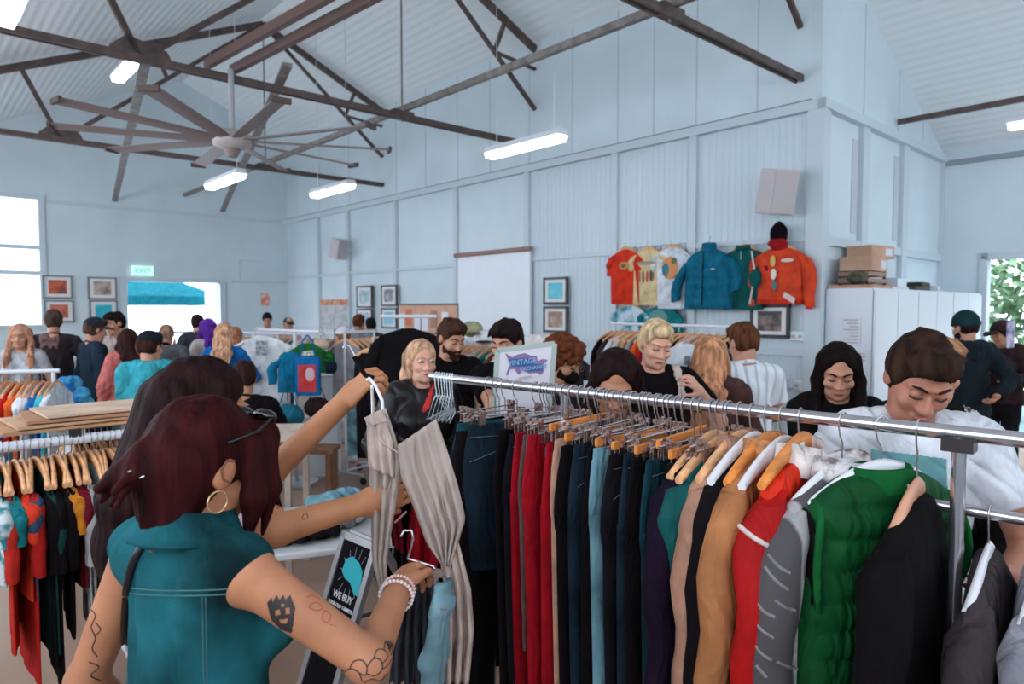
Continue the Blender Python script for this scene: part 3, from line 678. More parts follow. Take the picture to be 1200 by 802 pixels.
SKIN = {'l': (188, 134, 108), 'm': (170, 114, 86), 'd': (128, 82, 62)}
def person(name_lab, at_px, d, face=0, sex='m', lean=0, head=(15, 0, 0), hl=None, hr=None, eh_l=(0.5, 0.4, -0.6), eh_r=(-0.5, 0.4, -0.6),
           er=None, el=None, hair=('short', (60, 40, 32)), top=('tee', (40, 36, 38)), bottom=('trousers', (50, 60, 80)), skin='l', res=0.009, htop=None, beard=None,
           group=None, sit=False, hpose_l=None, hpose_r=None, eyes=True, stride=0.0, shoes=(235, 235, 235), hscale=1.0, open_eyes=False, headz=0.0, seedv=0.0, wlk=0.0):
    """at_px: pixel of the crown of the head; d: depth in metres; face: turn about z, 0 faces the camera, 180 faces away"""
    nm = 'person'
    crown = P(at_px[0], at_px[1], d)
    fem = sex == 'f'
    sw = 0.150 if fem else 0.178
    Rl = np.array(Matrix.Rotation(R(lean), 3, 'X'), dtype=np.float64)   # +lean tips forward (-Y)
    piv = np.array([0, 0, 0.95])
    drop = 0.42 if sit else 0.0
    def up(p): return (Rl @ (np.array(p, float) - piv)) + piv - np.array([0, 0, drop])
    Rh = (Rl if abs(lean) < 25 else np.array(Matrix.Rotation(R(25 if lean > 0 else -25), 3, 'X'))) @ np.eye(3)
    Hr = rotm(*head)
    neck0 = up((0, 0.015, 1.44)); hc = neck0 + nrm(Rl @ np.array([0, -0.02 - 0.0014 * head[0], 0.16])) * (0.165 + headz)
    # crown of head for scale
    topz = hc[2] + 0.125
    s = crown.z / topz
    s_xy = s
    rz = R(face) - math.atan((at_px[0] - CX) / F)          # face is turned relative to the line of sight
    # place so that the head centre sits on the wanted ray
    hcw = Matrix.Rotation(rz, 3, 'Z') @ Vector((hc[0] * s, hc[1] * s, 0))
    loc = Vector((crown.x - hcw.x, d - hcw.y, 0))
    ro = root(nm, loc, rz, name_lab, 'person', group)
    hs = 1.0 * hscale
    H = lambda p: hc + Hr @ (np.array(p, float) * hs)     # head frame -> figure frame
    res_ = res / s
    B = SDF()
    # legs
    knee = {}; ank = {}; hip = {}
    for sx in (-1, 1):
        hp = np.array([sx * 0.085, 0, 0.92 - drop]); st = sx * stride
        if sit: kn = np.array([sx * 0.12, -0.42, 0.50]); an = np.array([sx * 0.12, -0.40, 0.08])
        else: kn = np.array([sx * 0.095, -0.015 - st * 0.6, 0.50]); an = np.array([sx * (0.10), 0.03 - st, 0.085])
        hip[sx], knee[sx], ank[sx] = hp, kn, an
    def legs(S_, o=0.0, feet=True, stop=None, sm=0.03):
        for sx in (-1, 1):
            S_.cap(hip[sx] + V3(0, 0.01, -0.03), knee[sx], 0.080 + o * 1.0, 0.050 + o, sm=sm)
            if stop == 'knee': continue
            S_.cap(knee[sx], ank[sx], 0.052 + o * 1.2, 0.036 + o * 1.9, sm=sm, cutb=(o > 0)); S_.cap(knee[sx] + V3(0, 0.02, -0.07), knee[sx] + V3(0, 0.02, -0.2), 0.046 + o, 0.036 + o, sm=sm)
            if feet: S_.cap(ank[sx] + V3(0, 0.02, -0.045), ank[sx] + V3(sx * 0.01, -0.15, -0.06), 0.036, 0.024, wide=(1, 0, 0), k=1.25, sm=0.03)
    def torso(S_, o=0.0, sm=0.038):
        w1 = Rl @ np.array([1, 0, 0])
        S_.cap(up((0, 0.0, 0.93)), up((0, 0, 1.02)), 0.100 + o, 0.090 + o, wide=w1, k=1.42, sm=sm)
        S_.cap(up((0, 0, 1.02)), up((0, 0, 1.16)), (0.078 if fem else 0.09) + o, (0.086 if fem else 0.094) + o, wide=w1, k=1.22 if fem else 1.38, sm=sm)
        S_.cap(up((0, 0, 1.16)), up((0, 0.005, 1.33)), (0.086 if fem else 0.094) + o, (0.086 if fem else 0.1) + o, wide=w1, k=1.32 if fem else 1.46, sm=sm)
        S_.cap(up((-sw + 0.03, 0.01, 1.405)), up((sw - 0.03, 0.01, 1.405)), 0.052 + o, 0.052 + o, sm=sm)
        S_.cap(up((-0.09, 0.02, 1.42)), up((0.09, 0.02, 1.42)), 0.05 + o, 0.05 + o, sm=sm)
        if fem:
            for sx in (-1, 1): S_.ell(up((sx * 0.075, -0.085, 1.27)), (0.06 + o, 0.045 + o, 0.055 + o), sm=0.04)
            S_.ell(up((0, 0.035, 0.93)), (0.145 + o, 0.095 + o, 0.09 + o), sm=0.04)
    Sh = {sx: up((sx * sw, 0.01, 1.40)) for sx in (-1, 1)}
    # arms
    El = {}; Wr = {}
    Mi = (Matrix.Translation(loc) @ Matrix.Rotation(rz, 4, 'Z') @ Matrix.Diagonal((s, s, s, 1))).inverted()
    fromp = lambda t: np.array(Mi @ P(t[1], t[2], t[3]), float) if t is not None and t[0] == 'px' else t
    hl, hr, el, er = fromp(hl), fromp(hr), fromp(el), fromp(er)
    for sx, tgt, hint in ((1, hl, eh_l), (-1, hr, eh_r)):
        if tgt is None: tgt = Sh[sx] + np.array([sx * 0.09, -0.06, -0.50])
        e, w_ = ik(Sh[sx], tgt, 0.285, 0.25, hint)
        ov = el if sx == 1 else er
        if ov is not None: e, w_ = np.array(ov, float), np.array(tgt, float)
        El[sx] = e; Wr[sx] = w_
    def arms(S_, o=0.0, long=True, cut=0.62, sm=0.02, fr=1.0, armk=1.0):
        for sx in (-1, 1):
            if long:
                S_.cap(Sh[sx], El[sx], 0.047 * armk + o * 1.2, 0.038 * armk + o, sm=0.03); e2 = El[sx] + (Wr[sx] - El[sx]) * fr
                S_.cap(El[sx], e2, 0.0395 * armk + o, 0.0265 + o * 0.9, sm=sm, cutb=(o > 0))
            else: S_.cap(Sh[sx], Sh[sx] + (El[sx] - Sh[sx]) * cut, 0.047 * armk + o * 1.2, 0.043 * armk + o * 1.5, sm=0.03, cutb=(o > 0))
    torso(B); legs(B); arms(B, armk=0.92 if fem else 1.0)
    # neck
    B.cap(up((0, 0.02, 1.40)), H((0, 0.03, -0.05)), 0.058 if not fem else 0.05, 0.05 if not fem else 0.044, sm=0.04)
    # head
    E_ = lambda c, r, sm=0.012, sub=False: B.ell(H(c), np.array(r) * hs, Hr, sm, sub)
    E_((0, 0.02, 0.035), (0.074, 0.092, 0.086)); E_((0, -0.022, -0.03), (0.055 if fem else 0.060, 0.064, 0.078), 0.02)
    B.cap(H((-0.03, -0.045, -0.085)), H((0.022 if fem else 0.03, -0.045, -0.085)), 0.024, 0.024, sm=0.03)
    B.cap(H((0, -0.075, -0.095)), H((0, -0.07, -0.088)), 0.017, 0.017, sm=0.02)
    fine = res < 0.0085
    B.cap(H((0, -0.082, 0.012)), H((0, -0.100 if fem else -0.104, -0.028)), 0.007, 0.0095 if fem else 0.0115, sm=0.012)
    for sx in (-1, 1):
        B.cap(H((sx * 0.01, -0.097, -0.032)), H((sx * 0.014, -0.092, -0.033)), 0.009, 0.008, sm=0.008)
        B.cap(H((sx * 0.014, -0.082, 0.032)), H((sx * 0.048, -0.066, 0.03)), 0.010, 0.009, sm=0.016)
        B.ell(H((sx * 0.032, -0.096, 0.010)), (0.019, 0.014, 0.012), Hr, 0.016, True)
        B.ell(H((sx * 0.042, -0.06, -0.025)), (0.022, 0.02, 0.02), Hr, 0.02)
        B.ell(H((sx * 0.0745, 0.012, 0.0)), (0.011, 0.022, 0.032), Hr, 0.006)
        if fine:
            B.ell(H((sx * 0.032, -0.072, 0.010)), (0.0145, 0.0135, 0.0125), Hr, 0.004)
    if fine:
        B.cap(H((-0.018, -0.083, -0.058)), H((0.018, -0.083, -0.058)), 0.0075, 0.0075, sm=0.006); B.cap(H((-0.014, -0.082, -0.068)), H((0.014, -0.082, -0.068)), 0.0085, 0.0085, sm=0.006)
    # hands
    minr = max(0.0, 0.55 * res_)
    for sx, hp_ in ((1, hpose_l), (-1, hpose_r)):
        hp_ = hp_ or {}
        W = Wr[sx]; fd = nrm(W - El[sx]); dr = nrm(hp_.get('dir', fd)); n_ = hp_.get('palm', (-sx * 0.9, 0.1, 0.1)); n_ = np.array(n_, float); n_ = nrm(n_ - np.dot(n_, dr) * dr)
        side = np.cross(dr, n_) * hp_.get('thumb', -sx * -1.0)      # thumb side
        curl = hp_.get('curl', 35)
        pc = W + dr * 0.045; B.cap(W + dr * 0.01, W + dr * 0.078, 0.0165, 0.0145, wide=side, k=2.3, sm=0.018)
        fr = max(0.0082, minr)
        for q, (off, L_) in enumerate(((0.031, 0.072), (0.0105, 0.080), (-0.0105, 0.074), (-0.030, 0.058))):
            p = W + dr * (0.082 if q in (1, 2) else 0.076) + side * off; a0 = hp_.get('curl0', curl * 0.6) + 3 * q
            for sg, (fl, cc) in enumerate(((0.45, a0), (0.30, curl * 1.0), (0.25, curl * 0.7))):
                a0 = cc if sg == 0 else a0 + cc; v = dr * math.cos(R(a0)) + n_ * math.sin(R(a0)) + side * off * 1.5 * (1 if sg == 0 else 0); v = nrm(v); p2 = p + v * L_ * fl
                B.cap(p, p2, fr * (1.05 - 0.08 * sg), fr * (0.98 - 0.1 * sg), sm=0.004); p = p2
        p = W + dr * 0.028 + side * 0.03 + n_ * 0.006; ta = hp_.get('thumba', 40)
        v = nrm(dr * math.cos(R(ta)) + side * math.sin(R(ta)) + n_ * 0.35); p2 = p + v * 0.042; B.cap(W + dr * 0.02 + side * 0.014, p, 0.015, 0.0125, sm=0.012); B.cap(p, p2, max(0.0115, minr), max(0.0095, minr), sm=0.006)
        v = nrm(v + dr * 0.5 + n_ * hp_.get('thumbc', 0.5)); B.cap(p2, p2 + v * 0.03, max(0.0098, minr), max(0.008, minr), sm=0.003)
        knee['hand%d' % sx] = W + dr * 0.08 + n_ * 0.03
    sk = skinm(SKIN[skin]) if isinstance(skin, str) else skinm(skin)
    body = sdf_obj(B, 'body', sk, ro, res_)
    out = {'root': ro, 's': s, 'H': H, 'Hr': Hr, 'up': up, 'Sh': Sh, 'El': El, 'Wr': Wr, 'body': body, 'Rl': Rl, 'res': res_, 'hand': {1: knee['hand1'], -1: knee['hand-1']}}
    # ---------------- face details
    hcol = hairm(hair[1]) if hair else None
    if eyes:
        for sx in (-1, 1):
            if open_eyes:
                e = MB().ball(H((sx * 0.032, -0.0735, 0.010)), (0.0135, 0.0135, 0.0125), 8).build('eye', mat('eye_white', (215, 205, 200), rough=0.2), ro, local=True)
                MB().ball(H((sx * 0.032, -0.0855, 0.009)), (0.006, 0.0035, 0.006), 6).build('iris', mat('eye_dark', (45, 30, 26), rough=0.2), e, local=True)
            MB().tube([H((sx * 0.016, -0.086, 0.004)), H((sx * 0.032, -0.0885, 0.0005 if not open_eyes else 0.016)), H((sx * 0.048, -0.077, 0.003))], 0.0024, 5).build('eyelashes', mat('eye_dark', (45, 30, 26)), ro, local=True)
            MB().tube([H((sx * 0.013, -0.0925, 0.030)), H((sx * 0.033, -0.0865, 0.038)), H((sx * 0.054, -0.068, 0.031))], [0.0035, 0.0042, 0.002], 5).build('eyebrow', hcol or mat('eye_dark', (45, 30, 26)), ro, local=True)
        MB().tube([H((-0.022, -0.0845, -0.0625)), H((-0.008, -0.0935, -0.061)), H((0.008, -0.0935, -0.061)), H((0.022, -0.0845, -0.0625))], [0.002, 0.0058, 0.0058, 0.002], 6).build('lips', mat('lips', (170, 92, 82), rough=0.4), ro, local=True)
    # ---------------- hair
    if hair:
        st, hc_ = hair[0], hair[1]; hr_ = SDF(); g = hair[2] if len(hair) > 2 else {}
        grow = {'short': 0.010, 'crop': 0.006, 'long': 0.009, 'bun': 0.010, 'curly': 0.024, 'pony': 0.010, 'quiff': 0.007, 'none': 0}.get(st, 0.01)
        hr_.ell(H((0, 0.022, 0.038)), np.array((0.075, 0.094, 0.087)) * hs + grow, Hr, 0.01)
        hr_.ell(H((0, 0.045, 0.0)), np.array((0.070, 0.066, 0.075)) * hs + grow * 0.8, Hr, 0.02)
        hz = {'quiff': 0.092, 'long': 0.094, 'short': 0.086}.get(st, 0.082)
        hr_.plane(H((0, -0.078, hz)), Hr @ np.array([0, 0.86, 0.50]))
        hr_.plane(H((0, 0, -0.078)), Hr @ np.array([0, -0.25, 0.9]))
        if st in ('quiff', 'curly', 'short'):
            if st == 'quiff':
                rq = random.Random(int(seedv * 7) + 3)
                for q in range(20):
                    x_ = -0.056 + 0.112 * q / 19; a_ = H((x_, -0.055 + 0.3 * abs(x_), 0.112 - 6 * x_ * x_)); b_ = H((x_ + rq.uniform(-.012, .018), -0.096 + 0.35 * abs(x_) + rq.uniform(-.006, .008), 0.088 - 7 * x_ * x_ + rq.uniform(-.012, .014)))
                    hr_.p_late = getattr(hr_, 'p_late', []); hr_.p_late.append((a_, b_, 0.013, 0.004))
                for q in range(34):
                    t_ = rq.uniform(0, 6.28); r_ = rq.uniform(0.2, 1); c_ = (0.062 * r_ * math.cos(t_), 0.01 + 0.075 * r_ * math.sin(t_), 0.106 + 0.014 * (1 - r_))
                    hr_.p_late.append((H(c_), H((c_[0] + rq.uniform(-.012, .022), c_[1] - 0.026, c_[2] + rq.uniform(-.004, .010))), 0.012, 0.005))
                hr_.ell(H((0, -0.022, 0.092)), (0.064, 0.072, 0.044), Hr, 0.018)
                hr_.ell(H((0.01, -0.070, 0.092)), (0.046, 0.026, 0.028), Hr, 0.018)
            else: hr_.ell(H((0, -0.038, 0.095)), (0.06, 0.052, 0.038), Hr, 0.02)
        if st == 'curly':
            for q in range(16):
                a = q * 2.4; hr_.ell(H((0.075 * math.cos(a), 0.02 + 0.08 * math.sin(a), 0.06 + 0.035 * math.sin(q * 1.7))), (0.034, 0.034, 0.034), None, 0.012)
        ns = strands(0.0016, 1, seedv)
        if st == 'quiff':
            n1, n2 = strands(0.0016, 1, seedv), curls(0.0042, 0.40, seedv); ns = lambda x, y, z: n1(x, y, z) + n2(x, y, z)
        if st == 'curly' or g.get('curl'): ns = curls(0.005, 1, seedv)
        if st in ('long',):
            ln = g.get('len', 0.42); wd = g.get('w', 0.06); fwd = g.get('front', True)
            hr_.cap(H((0, 0.07, 0.02)), H((0, 0.085, -0.10)), 0.06, 0.055, wide=Hr @ np.array([1, 0, 0]), k=1.5, sm=0.03)
            p0 = H((0, 0.085, -0.08)); p1 = up((0, 0.155, 1.42)); p2 = p1 + np.array([0, 0.015, -(ln - 0.2)])
            hr_.cap(p0, p1, 0.05, 0.045, wide=(1, 0, 0), k=1.8, sm=0.03); hr_.cap(p1, p2, 0.042, 0.02, wide=(1, 0, 0), k=2.6, sm=0.03)
            if fwd:
                for sx in (-1, 1):
                    a = H((sx * 0.07, 0.0, 0.075)); b = H((sx * 0.088, -0.006, -0.04)); c = up((sx * 0.10, -0.09, 1.37)); e = up((sx * 0.095, -0.155, 1.31 - (ln - 0.3)))
                    hr_.cap(a, b, 0.022, 0.024, sm=0.02); hr_.cap(b, c, 0.024, 0.032, sm=0.02); hr_.cap(c, e, 0.034, 0.016, sm=0.02)
        if st == 'long' and not g.get('fringe'): hr_.ell(H((0, -0.105, 0.062)), (0.052, 0.052, 0.058), Hr, 0.014, True); hr_.cap(H((0, -0.085, 0.105)), H((0, 0.02, 0.146)), 0.009, 0.005, sm=0.008, sub=True)
        if st == 'bun': hr_.ell(H((0, 0.115, 0.06)), (0.045, 0.04, 0.042), Hr, 0.012)
        if st == 'pony':
            hr_.cap(H((0, 0.10, 0.02)), H((0, 0.15, -0.03)), 0.024, 0.034, sm=0.02); hr_.cap(H((0, 0.15, -0.03)), H((0, 0.14, -0.17)), 0.034, 0.014, sm=0.02)
        if g.get('fringe'):
            hr_.cap(H((-0.05, -0.07, 0.075)), H((0.05, -0.07, 0.075)), 0.022, 0.022, sm=0.02)
        if g.get('extra'): g['extra'](hr_, H, up, Hr)
        for a_, b_, ra_, rb_ in getattr(hr_, 'p_late', []): hr_.cap(a_, b_, ra_, rb_, sm=0.006)
        out['hair'] = sdf_obj(hr_, 'hair', hairm(hc_), ro, res_, ns)
    if beard:
        b_ = SDF(); b_.ell(H((0, -0.026, -0.04)), (0.0655, 0.0715, 0.086), Hr, 0.01); b_.cap(H((0, -0.075, -0.098)), H((0, -0.066, -0.09)), 0.024, 0.024, sm=0.02)
        b_.plane(H((0, -0.06, -0.045)), Hr @ np.array([0, 0.25, -0.97])); b_.plane(H((0, 0.0, 0)), Hr @ np.array([0, -1, 0.0]))
        b_.plane(H((0, 0, -0.125)), Hr @ np.array([0, -0.4, 0.9]))
        sdf_obj(b_, 'beard', hairm(beard), ro, res_, curls(0.001, 2))
        MB().tube([H((-0.032, -0.084, -0.066)), H((-0.016, -0.097, -0.047)), H((0.016, -0.097, -0.047)), H((0.032, -0.084, -0.066))], [0.003, 0.006, 0.006, 0.003], 6).build('moustache', hairm(beard), ro, local=True)
    # ---------------- clothes
    if top:
        kind, tc = top[0], top[1]; g = top[2] if len(top) > 2 else {}
        T = SDF(); o = {'tee': 0.013, 'shirt': 0.016, 'jumper': 0.020, 'hoodie': 0.028, 'jacket': 0.034, 'tank': 0.010, 'polo': 0.013}[kind]
        torso(T, o); hem = g.get('hem', 0.90)
        if kind in ('tee', 'polo', 'shirt', 'hoodie', 'jacket', 'jumper'): T.cap(up((0, 0, hem - 0.02)), up((0, 0, 1.05)), 0.114 + o, 0.098 + o, wide=(1, 0, 0), k=1.42, sm=0.04)
        if kind in ('tee', 'polo') or g.get('short'): arms(T, o, False, 0.62)
        elif kind != 'tank': arms(T, o * 0.85, True, fr=g.get('fr', 0.97))
        T.plane(up((0, 0, hem)), Rl @ np.array([0, 0, 1.0]))
        tm = g.get('mat') or cloth(tc)
        # neck opening
        T.ell(up((0, -0.035, 1.50)), (0.062, 0.075, 0.06), None, 0.01, True)
        out['top'] = sdf_obj(T, {'tee': 't_shirt', 'polo': 'polo_shirt', 'tank': 'tank_top'}.get(kind, kind), tm, ro, res_, folds(0.0045 + 0.08 * o, 1.0, seedv))
        if kind in ('polo', 'shirt', 'jacket', 'tee', 'jumper'):
            r_ = 0.066; pts = []
            for k in range(18):
                a = 2 * math.pi * k / 18; pts.append(up((r_ * math.cos(a) * 1.0, 0.01 + r_ * math.sin(a) * 0.95, 1.467 + 0.028 * math.sin(a))))
            MB().tube(pts, 0.009 if kind in ('tee', 'jumper') else 0.014, 6, closed=True).build('collar', g.get('cmat') or tm, ro, local=True)
        if kind == 'hoodie':
            Hd = SDF(); Hd.cap(up((-0.08, 0.06, 1.46)), up((0.08, 0.06, 1.46)), 0.04, 0.04, sm=0.03); Hd.cap(up((0, 0.11, 1.45)), up((0, 0.125, 1.36)), 0.045, 0.03, wide=(1, 0, 0), k=2.0, sm=0.03)
            for sx in (-1, 1): Hd.cap(up((sx * 0.09, 0.04, 1.46)), up((sx * 0.05, -0.07, 1.43)), 0.03, 0.018, sm=0.03)
            sdf_obj(Hd, 'hood', tm, ro, res_, folds(0.003, 1.5))
    if bottom:
        kind, bc = bottom[0], bottom[1]; L_ = SDF(); o = 0.016
        L_.cap(up((0, 0.0, 0.90)), up((0, 0, 1.0)), 0.108, 0.092, wide=(1, 0, 0), k=1.4, sm=0.03)
        if kind == 'trousers': legs(L_, 0.016, False)
        elif kind == 'shorts':
            for sx in (-1, 1): L_.cap(hip[sx] + V3(0, 0.01, -0.03), hip[sx] + (knee[sx] - hip[sx]) * 0.75, 0.105, 0.09, sm=0.03, cutb=True)
        elif kind == 'skirt': L_.cap(hip[1] * V3(0, 1, 1), hip[1] * V3(0, 1, 1) + V3(0, 0, -0.35), 0.12, 0.15, wide=(1, 0, 0), k=1.4, sm=0.03, cutb=True)
        L_.plane(up((0, 0, 1.0)), Rl @ np.array([0, 0, -1.0]))
        sdf_obj(L_, 'trousers' if kind == 'trousers' else kind, (bottom[2] if len(bottom) > 2 else cloth(bc)), ro, max(res_, 0.008), folds(0.004, 0.8))
    for sx in (-1, 1):
        f_ = SDF(); f_.cap(ank[sx] + V3(0, 0.025, -0.04), ank[sx] + V3(sx * 0.01, -0.16, -0.052), 0.046, 0.034, wide=(1, 0, 0), k=1.15, sm=0.02); f_.cap(ank[sx], ank[sx] + V3(0, 0, -0.04), 0.048, 0.045, sm=0.02)
        f_.plane(V3(0, 0, 0.0), V3(0, 0, 1)); sdf_obj(f_, 'shoe', cloth(shoes), ro, max(res_, 0.009))
    # scale whole figure
    ro.matrix_basis = ro.matrix_basis @ Matrix.Diagonal((s, s, s, 1))
    out['W'] = lambda p: wm(ro) @ Vector(p)
    return out
def local_of(pr, wp): return np.array(wm(pr['root']).inverted() @ Vector(wp))
def headgear(pr, kind, col, m=None):
    H, Hr, ro, res_ = pr['H'], pr['Hr'], pr['root'], pr['res']; C = SDF()
    if kind in ('cap', 'cap_back'):
        C.ell(H((0, 0.018, 0.045)), (0.092, 0.108, 0.092), Hr, 0.01); C.plane(H((0, 0, 0.045)), Hr @ np.array([0, 0.18, 0.98]))
        o = sdf_obj(C, 'cap', m or cloth(col), ro, res_); s_ = -1 if kind == 'cap' else 1; Bm = MB(); a = []; b = []
        for k in range(9):
            t = math.pi * k / 8; x = 0.08 * math.cos(t); y = (-0.085 - 0.085 * math.sin(t)) if kind == 'cap' else (0.10 + 0.075 * math.sin(t))
            z = 0.055 - 0.012 * math.sin(t); a.append(H((x, y, z + 0.003))); b.append(H((x, y, z - 0.003)))
        Bm.loft([a, b], smooth=False); Bm.build('peak', m or cloth(col), o, local=True)
    if kind == 'beanie':
        C.ell(H((0, 0.018, 0.045)), (0.094, 0.110, 0.105), Hr, 0.01); C.plane(H((0, 0, 0.02)), Hr @ np.array([0, 0.22, 0.97])); o = sdf_obj(C, 'beanie', cloth(col, bs=80, bump=0.8), ro, res_, folds(0.001, 3))
        Cf = SDF(); Cf.ell(H((0, 0.018, 0.03)), (0.099, 0.115, 0.085), Hr, 0.01); Cf.plane(H((0, 0, 0.015)), Hr @ np.array([0, 0.22, 0.97])); Cf.plane(H((0, 0, 0.065)), Hr @ np.array([0, -0.22, -0.97])); sdf_obj(Cf, 'cuff', cloth(col, bs=80, bump=0.8), o, res_)
    return

# ------------------------------------------------------------------ projecting marks onto surfaces
def bvh_of(*objs):
    vs = []; fs = []
    for o in objs:
        M = wm(o); n = len(vs); vs += [M @ v.co for v in o.data.vertices]; fs += [[i + n for i in p.vertices] for p in o.data.polygons]
    return BVHTree.FromPolygons(vs, fs)
def hit_px(bv, px, py, off=0.0):
    v = ray(px, py); o = Vector((0, 0, CAMH)); h = bv.ray_cast(o, v.normalized(), 20)
    if h[0] is None: return None
    n = h[1] if h[1].dot(v) < 0 else -h[1]
    return h[0] + n * off
def lines_px(bv, paths, r, name, m, parent, off=0.0006, n=5, label=None, flat=1.0, smooth=True):
    mb = MB()
    for pts in paths:
        if smooth and len(pts) > 2:
            sp = []; N_ = len(pts); cl = pts[0] == pts[-1]
            for i in range(N_ - 1):
                p0 = pts[i - 1] if i else (pts[-2] if cl else pts[0]); p1_, p2_ = pts[i], pts[i + 1]; p3 = pts[i + 2] if i + 2 < N_ else (pts[1] if cl else pts[-1])
                for k in range(4):
                    t = k / 4; sp.append(tuple(0.5 * (2 * p1_[c] + (p2_[c] - p0[c]) * t + (2 * p0[c] - 5 * p1_[c] + 4 * p2_[c] - p3[c]) * t * t + (3 * p1_[c] - p0[c] - 3 * p2_[c] + p3[c]) * t ** 3) for c in (0, 1)))
            pts = sp + [pts[-1]]
        dense = []
        for a, b in zip(pts[:-1], pts[1:]):
            k = max(1, int(math.hypot(b[0] - a[0], b[1] - a[1]) / 4)); dense += [(a[0] + (b[0] - a[0]) * i / k, a[1] + (b[1] - a[1]) * i / k) for i in range(k)]
        dense.append(pts[-1]); run = []
        for q in dense:
            h = hit_px(bv, q[0], q[1], off)
            if h is None or (run and (h - run[-1]).length > 0.06):
                if len(run) > 1: mb.tube(run, r, n)
                run = []
            if h is not None: run.append(h)
        if len(run) > 1: mb.tube(run, r, n)
    if mb.v: return mb.build(name, m, parent, label=label)
def inside(poly, x, y):
    c = False; j = len(poly) - 1
    for i in range(len(poly)):
        a, b = poly[i], poly[j]
        if (a[1] > y) != (b[1] > y) and x < (b[0] - a[0]) * (y - a[1]) / (b[1] - a[1]) + a[0]: c = not c
        j = i
    return c
def patch_px(bv, polys, name, m, parent, g=1.5, off=0.0015, label=None, th=0.0008):
    """fills pixel polygons with a thin skin lying on the surface behind them"""
    mb = MB(); x0 = min(p[0] for q in polys for p in q); x1 = max(p[0] for q in polys for p in q); y0 = min(p[1] for q in polys for p in q); y1 = max(p[1] for q in polys for p in q)
    nx, ny = int((x1 - x0) / g) + 2, int((y1 - y0) / g) + 2; cache = {}
    def vt(i, j):
        if (i, j) not in cache: cache[(i, j)] = hit_px(bv, x0 + i * g, y0 + j * g, off)
        return cache[(i, j)]
    vid = {}; vs = []; fs = []
    for i in range(nx):
        for j in range(ny):
            if not any(inside(q, x0 + (i + .5) * g, y0 + (j + .5) * g) for q in polys): continue
            c4 = [(i, j), (i + 1, j), (i + 1, j + 1), (i, j + 1)]; ps = [vt(*c) for c in c4]
            if any(p is None for p in ps) or max((ps[0] - p).length for p in ps) > 0.03: continue
            for c in c4:
                if c not in vid: vid[c] = len(vs); vs.append(vt(*c))
            fs.append(tuple(vid[c] for c in c4))
    if not vs: return None
    mb.add(vs, fs, True); return mb.build(name, m, parent, label=label, solid=th)
# ================================================================== PEOPLE
BLK = (17, 12, 15)
DEN = lambda c: denim(c)
def px(x, y, d): return ('px', x, y, d)
# --- the man in the white t-shirt behind the rail
man = person('man in a white t-shirt with a teal print looking down behind the chrome rail', (1078, 391), 1.92, face=12, lean=10, hscale=.97, head=(34, 8, 6), res=0.005, skin=(172, 114, 92),
    hair=('quiff', (64, 42, 34)), top=('tee', (206, 206, 212)), bottom=('trousers', (50, 55, 70)), hl=(0.16, -0.34, 1.12), hr=(-0.2, -0.34, 1.08), hpose_l={'curl': 50}, hpose_r={'curl': 50}, seedv=1.3)
# --- person right behind him
def curl_side(S_, H, up, Hr):
    for q in range(14):
        S_.ell(H((-0.02 - 0.012 * (q % 3) + 0.01, 0.07 + 0.02 * math.sin(q), 0.03 - 0.016 * q)), (0.045, 0.04, 0.03), None, 0.015)
        S_.ell(H((0.06 * (1 if q % 2 else -1), 0.05, 0.04 - 0.015 * q)), (0.04, 0.045, 0.03), None, 0.015)
pb = person('person with loose blond curls and black top behind the man in the white t-shirt', (1094, 398), 2.6, face=150, sex='f', head=(10, -20, 0), res=0.008, hair=('curly', (150, 108, 80), {'extra': curl_side}), top=('jumper', BLK), seedv=2)
# --- woman with long black hair
person('woman with long straight dark hair and black top looking down near the cupboard', (983, 404), 3.05, face=5, sex='f', head=(26, 0, 0), res=0.007, skin='l', hair=('long', (34, 22, 22), {'len': 0.62}), top=('jumper', BLK), hr=(-0.1, -0.35, 1.0), hl=(0.12, -0.35, 1.0), seedv=3)
# --- boy in white shirt, seen from behind
person('boy with short brown hair in a white striped shirt seen from behind', (871, 379), 4.3, face=205, head=(18, 10, 0), res=0.008, skin='l', hair=('quiff', (112, 66, 46)), top=('shirt', (214, 216, 222), {'short': True, 'mat': mat('striped_white_shirt', (220, 222, 228), col2=(186, 190, 200), kind='wave', vs=5, rough=0.9)}), hl=(0.2, -0.3, 1.05), hr=(-0.2, -0.3, 1.05), seedv=4)
# --- long blonde hair from behind
person('woman with very long honey blond hair in a brown jacket seen from behind', (833, 395), 3.9, face=175, sex='f', head=(5, 0, 0), res=0.008, hair=('long', (176, 124, 92), {'len': 0.62, 'front': True}), top=('jacket', (74, 50, 46)), hl=(0.1, -0.35, 1.15), hr=(-0.1, -0.3, 1.2), seedv=5)
# --- blond man with lanyard reaching right
bm_ = person('blond man in a black t-shirt with a pale strap reaching across to his left', (769, 376), 3.7, face=12, lean=6, head=(20, 10, 5), res=0.007, skin=(214, 156, 134), hair=('short', (196, 164, 128)), top=('tee', BLK), hl=px(820, 460, 3.45), hr=(-0.2, -0.2, 0.95), seedv=6)
bv = bvh_of(bm_['top']); patch_px(bv, [[(785, 422), (794, 420), (803, 455), (806, 476), (796, 476), (793, 450)]], 'strap', cloth((196, 176, 166)), bm_['root'], g=1.5, off=0.008, label='pale strap across the chest')
# --- forehead of dark-haired woman just behind the rail
person('dark-haired woman with only forehead and parted hair showing above the rail', (722, 412), 2.5, face=-6, sex='f', head=(30, 4, 4), res=0.006, skin='m', hair=('long', (44, 27, 26), {'len': 0.4}), top=('jumper', BLK), hl=(0.1, -0.35, 1.05), hr=(-0.1, -0.35, 1.05), seedv=7)
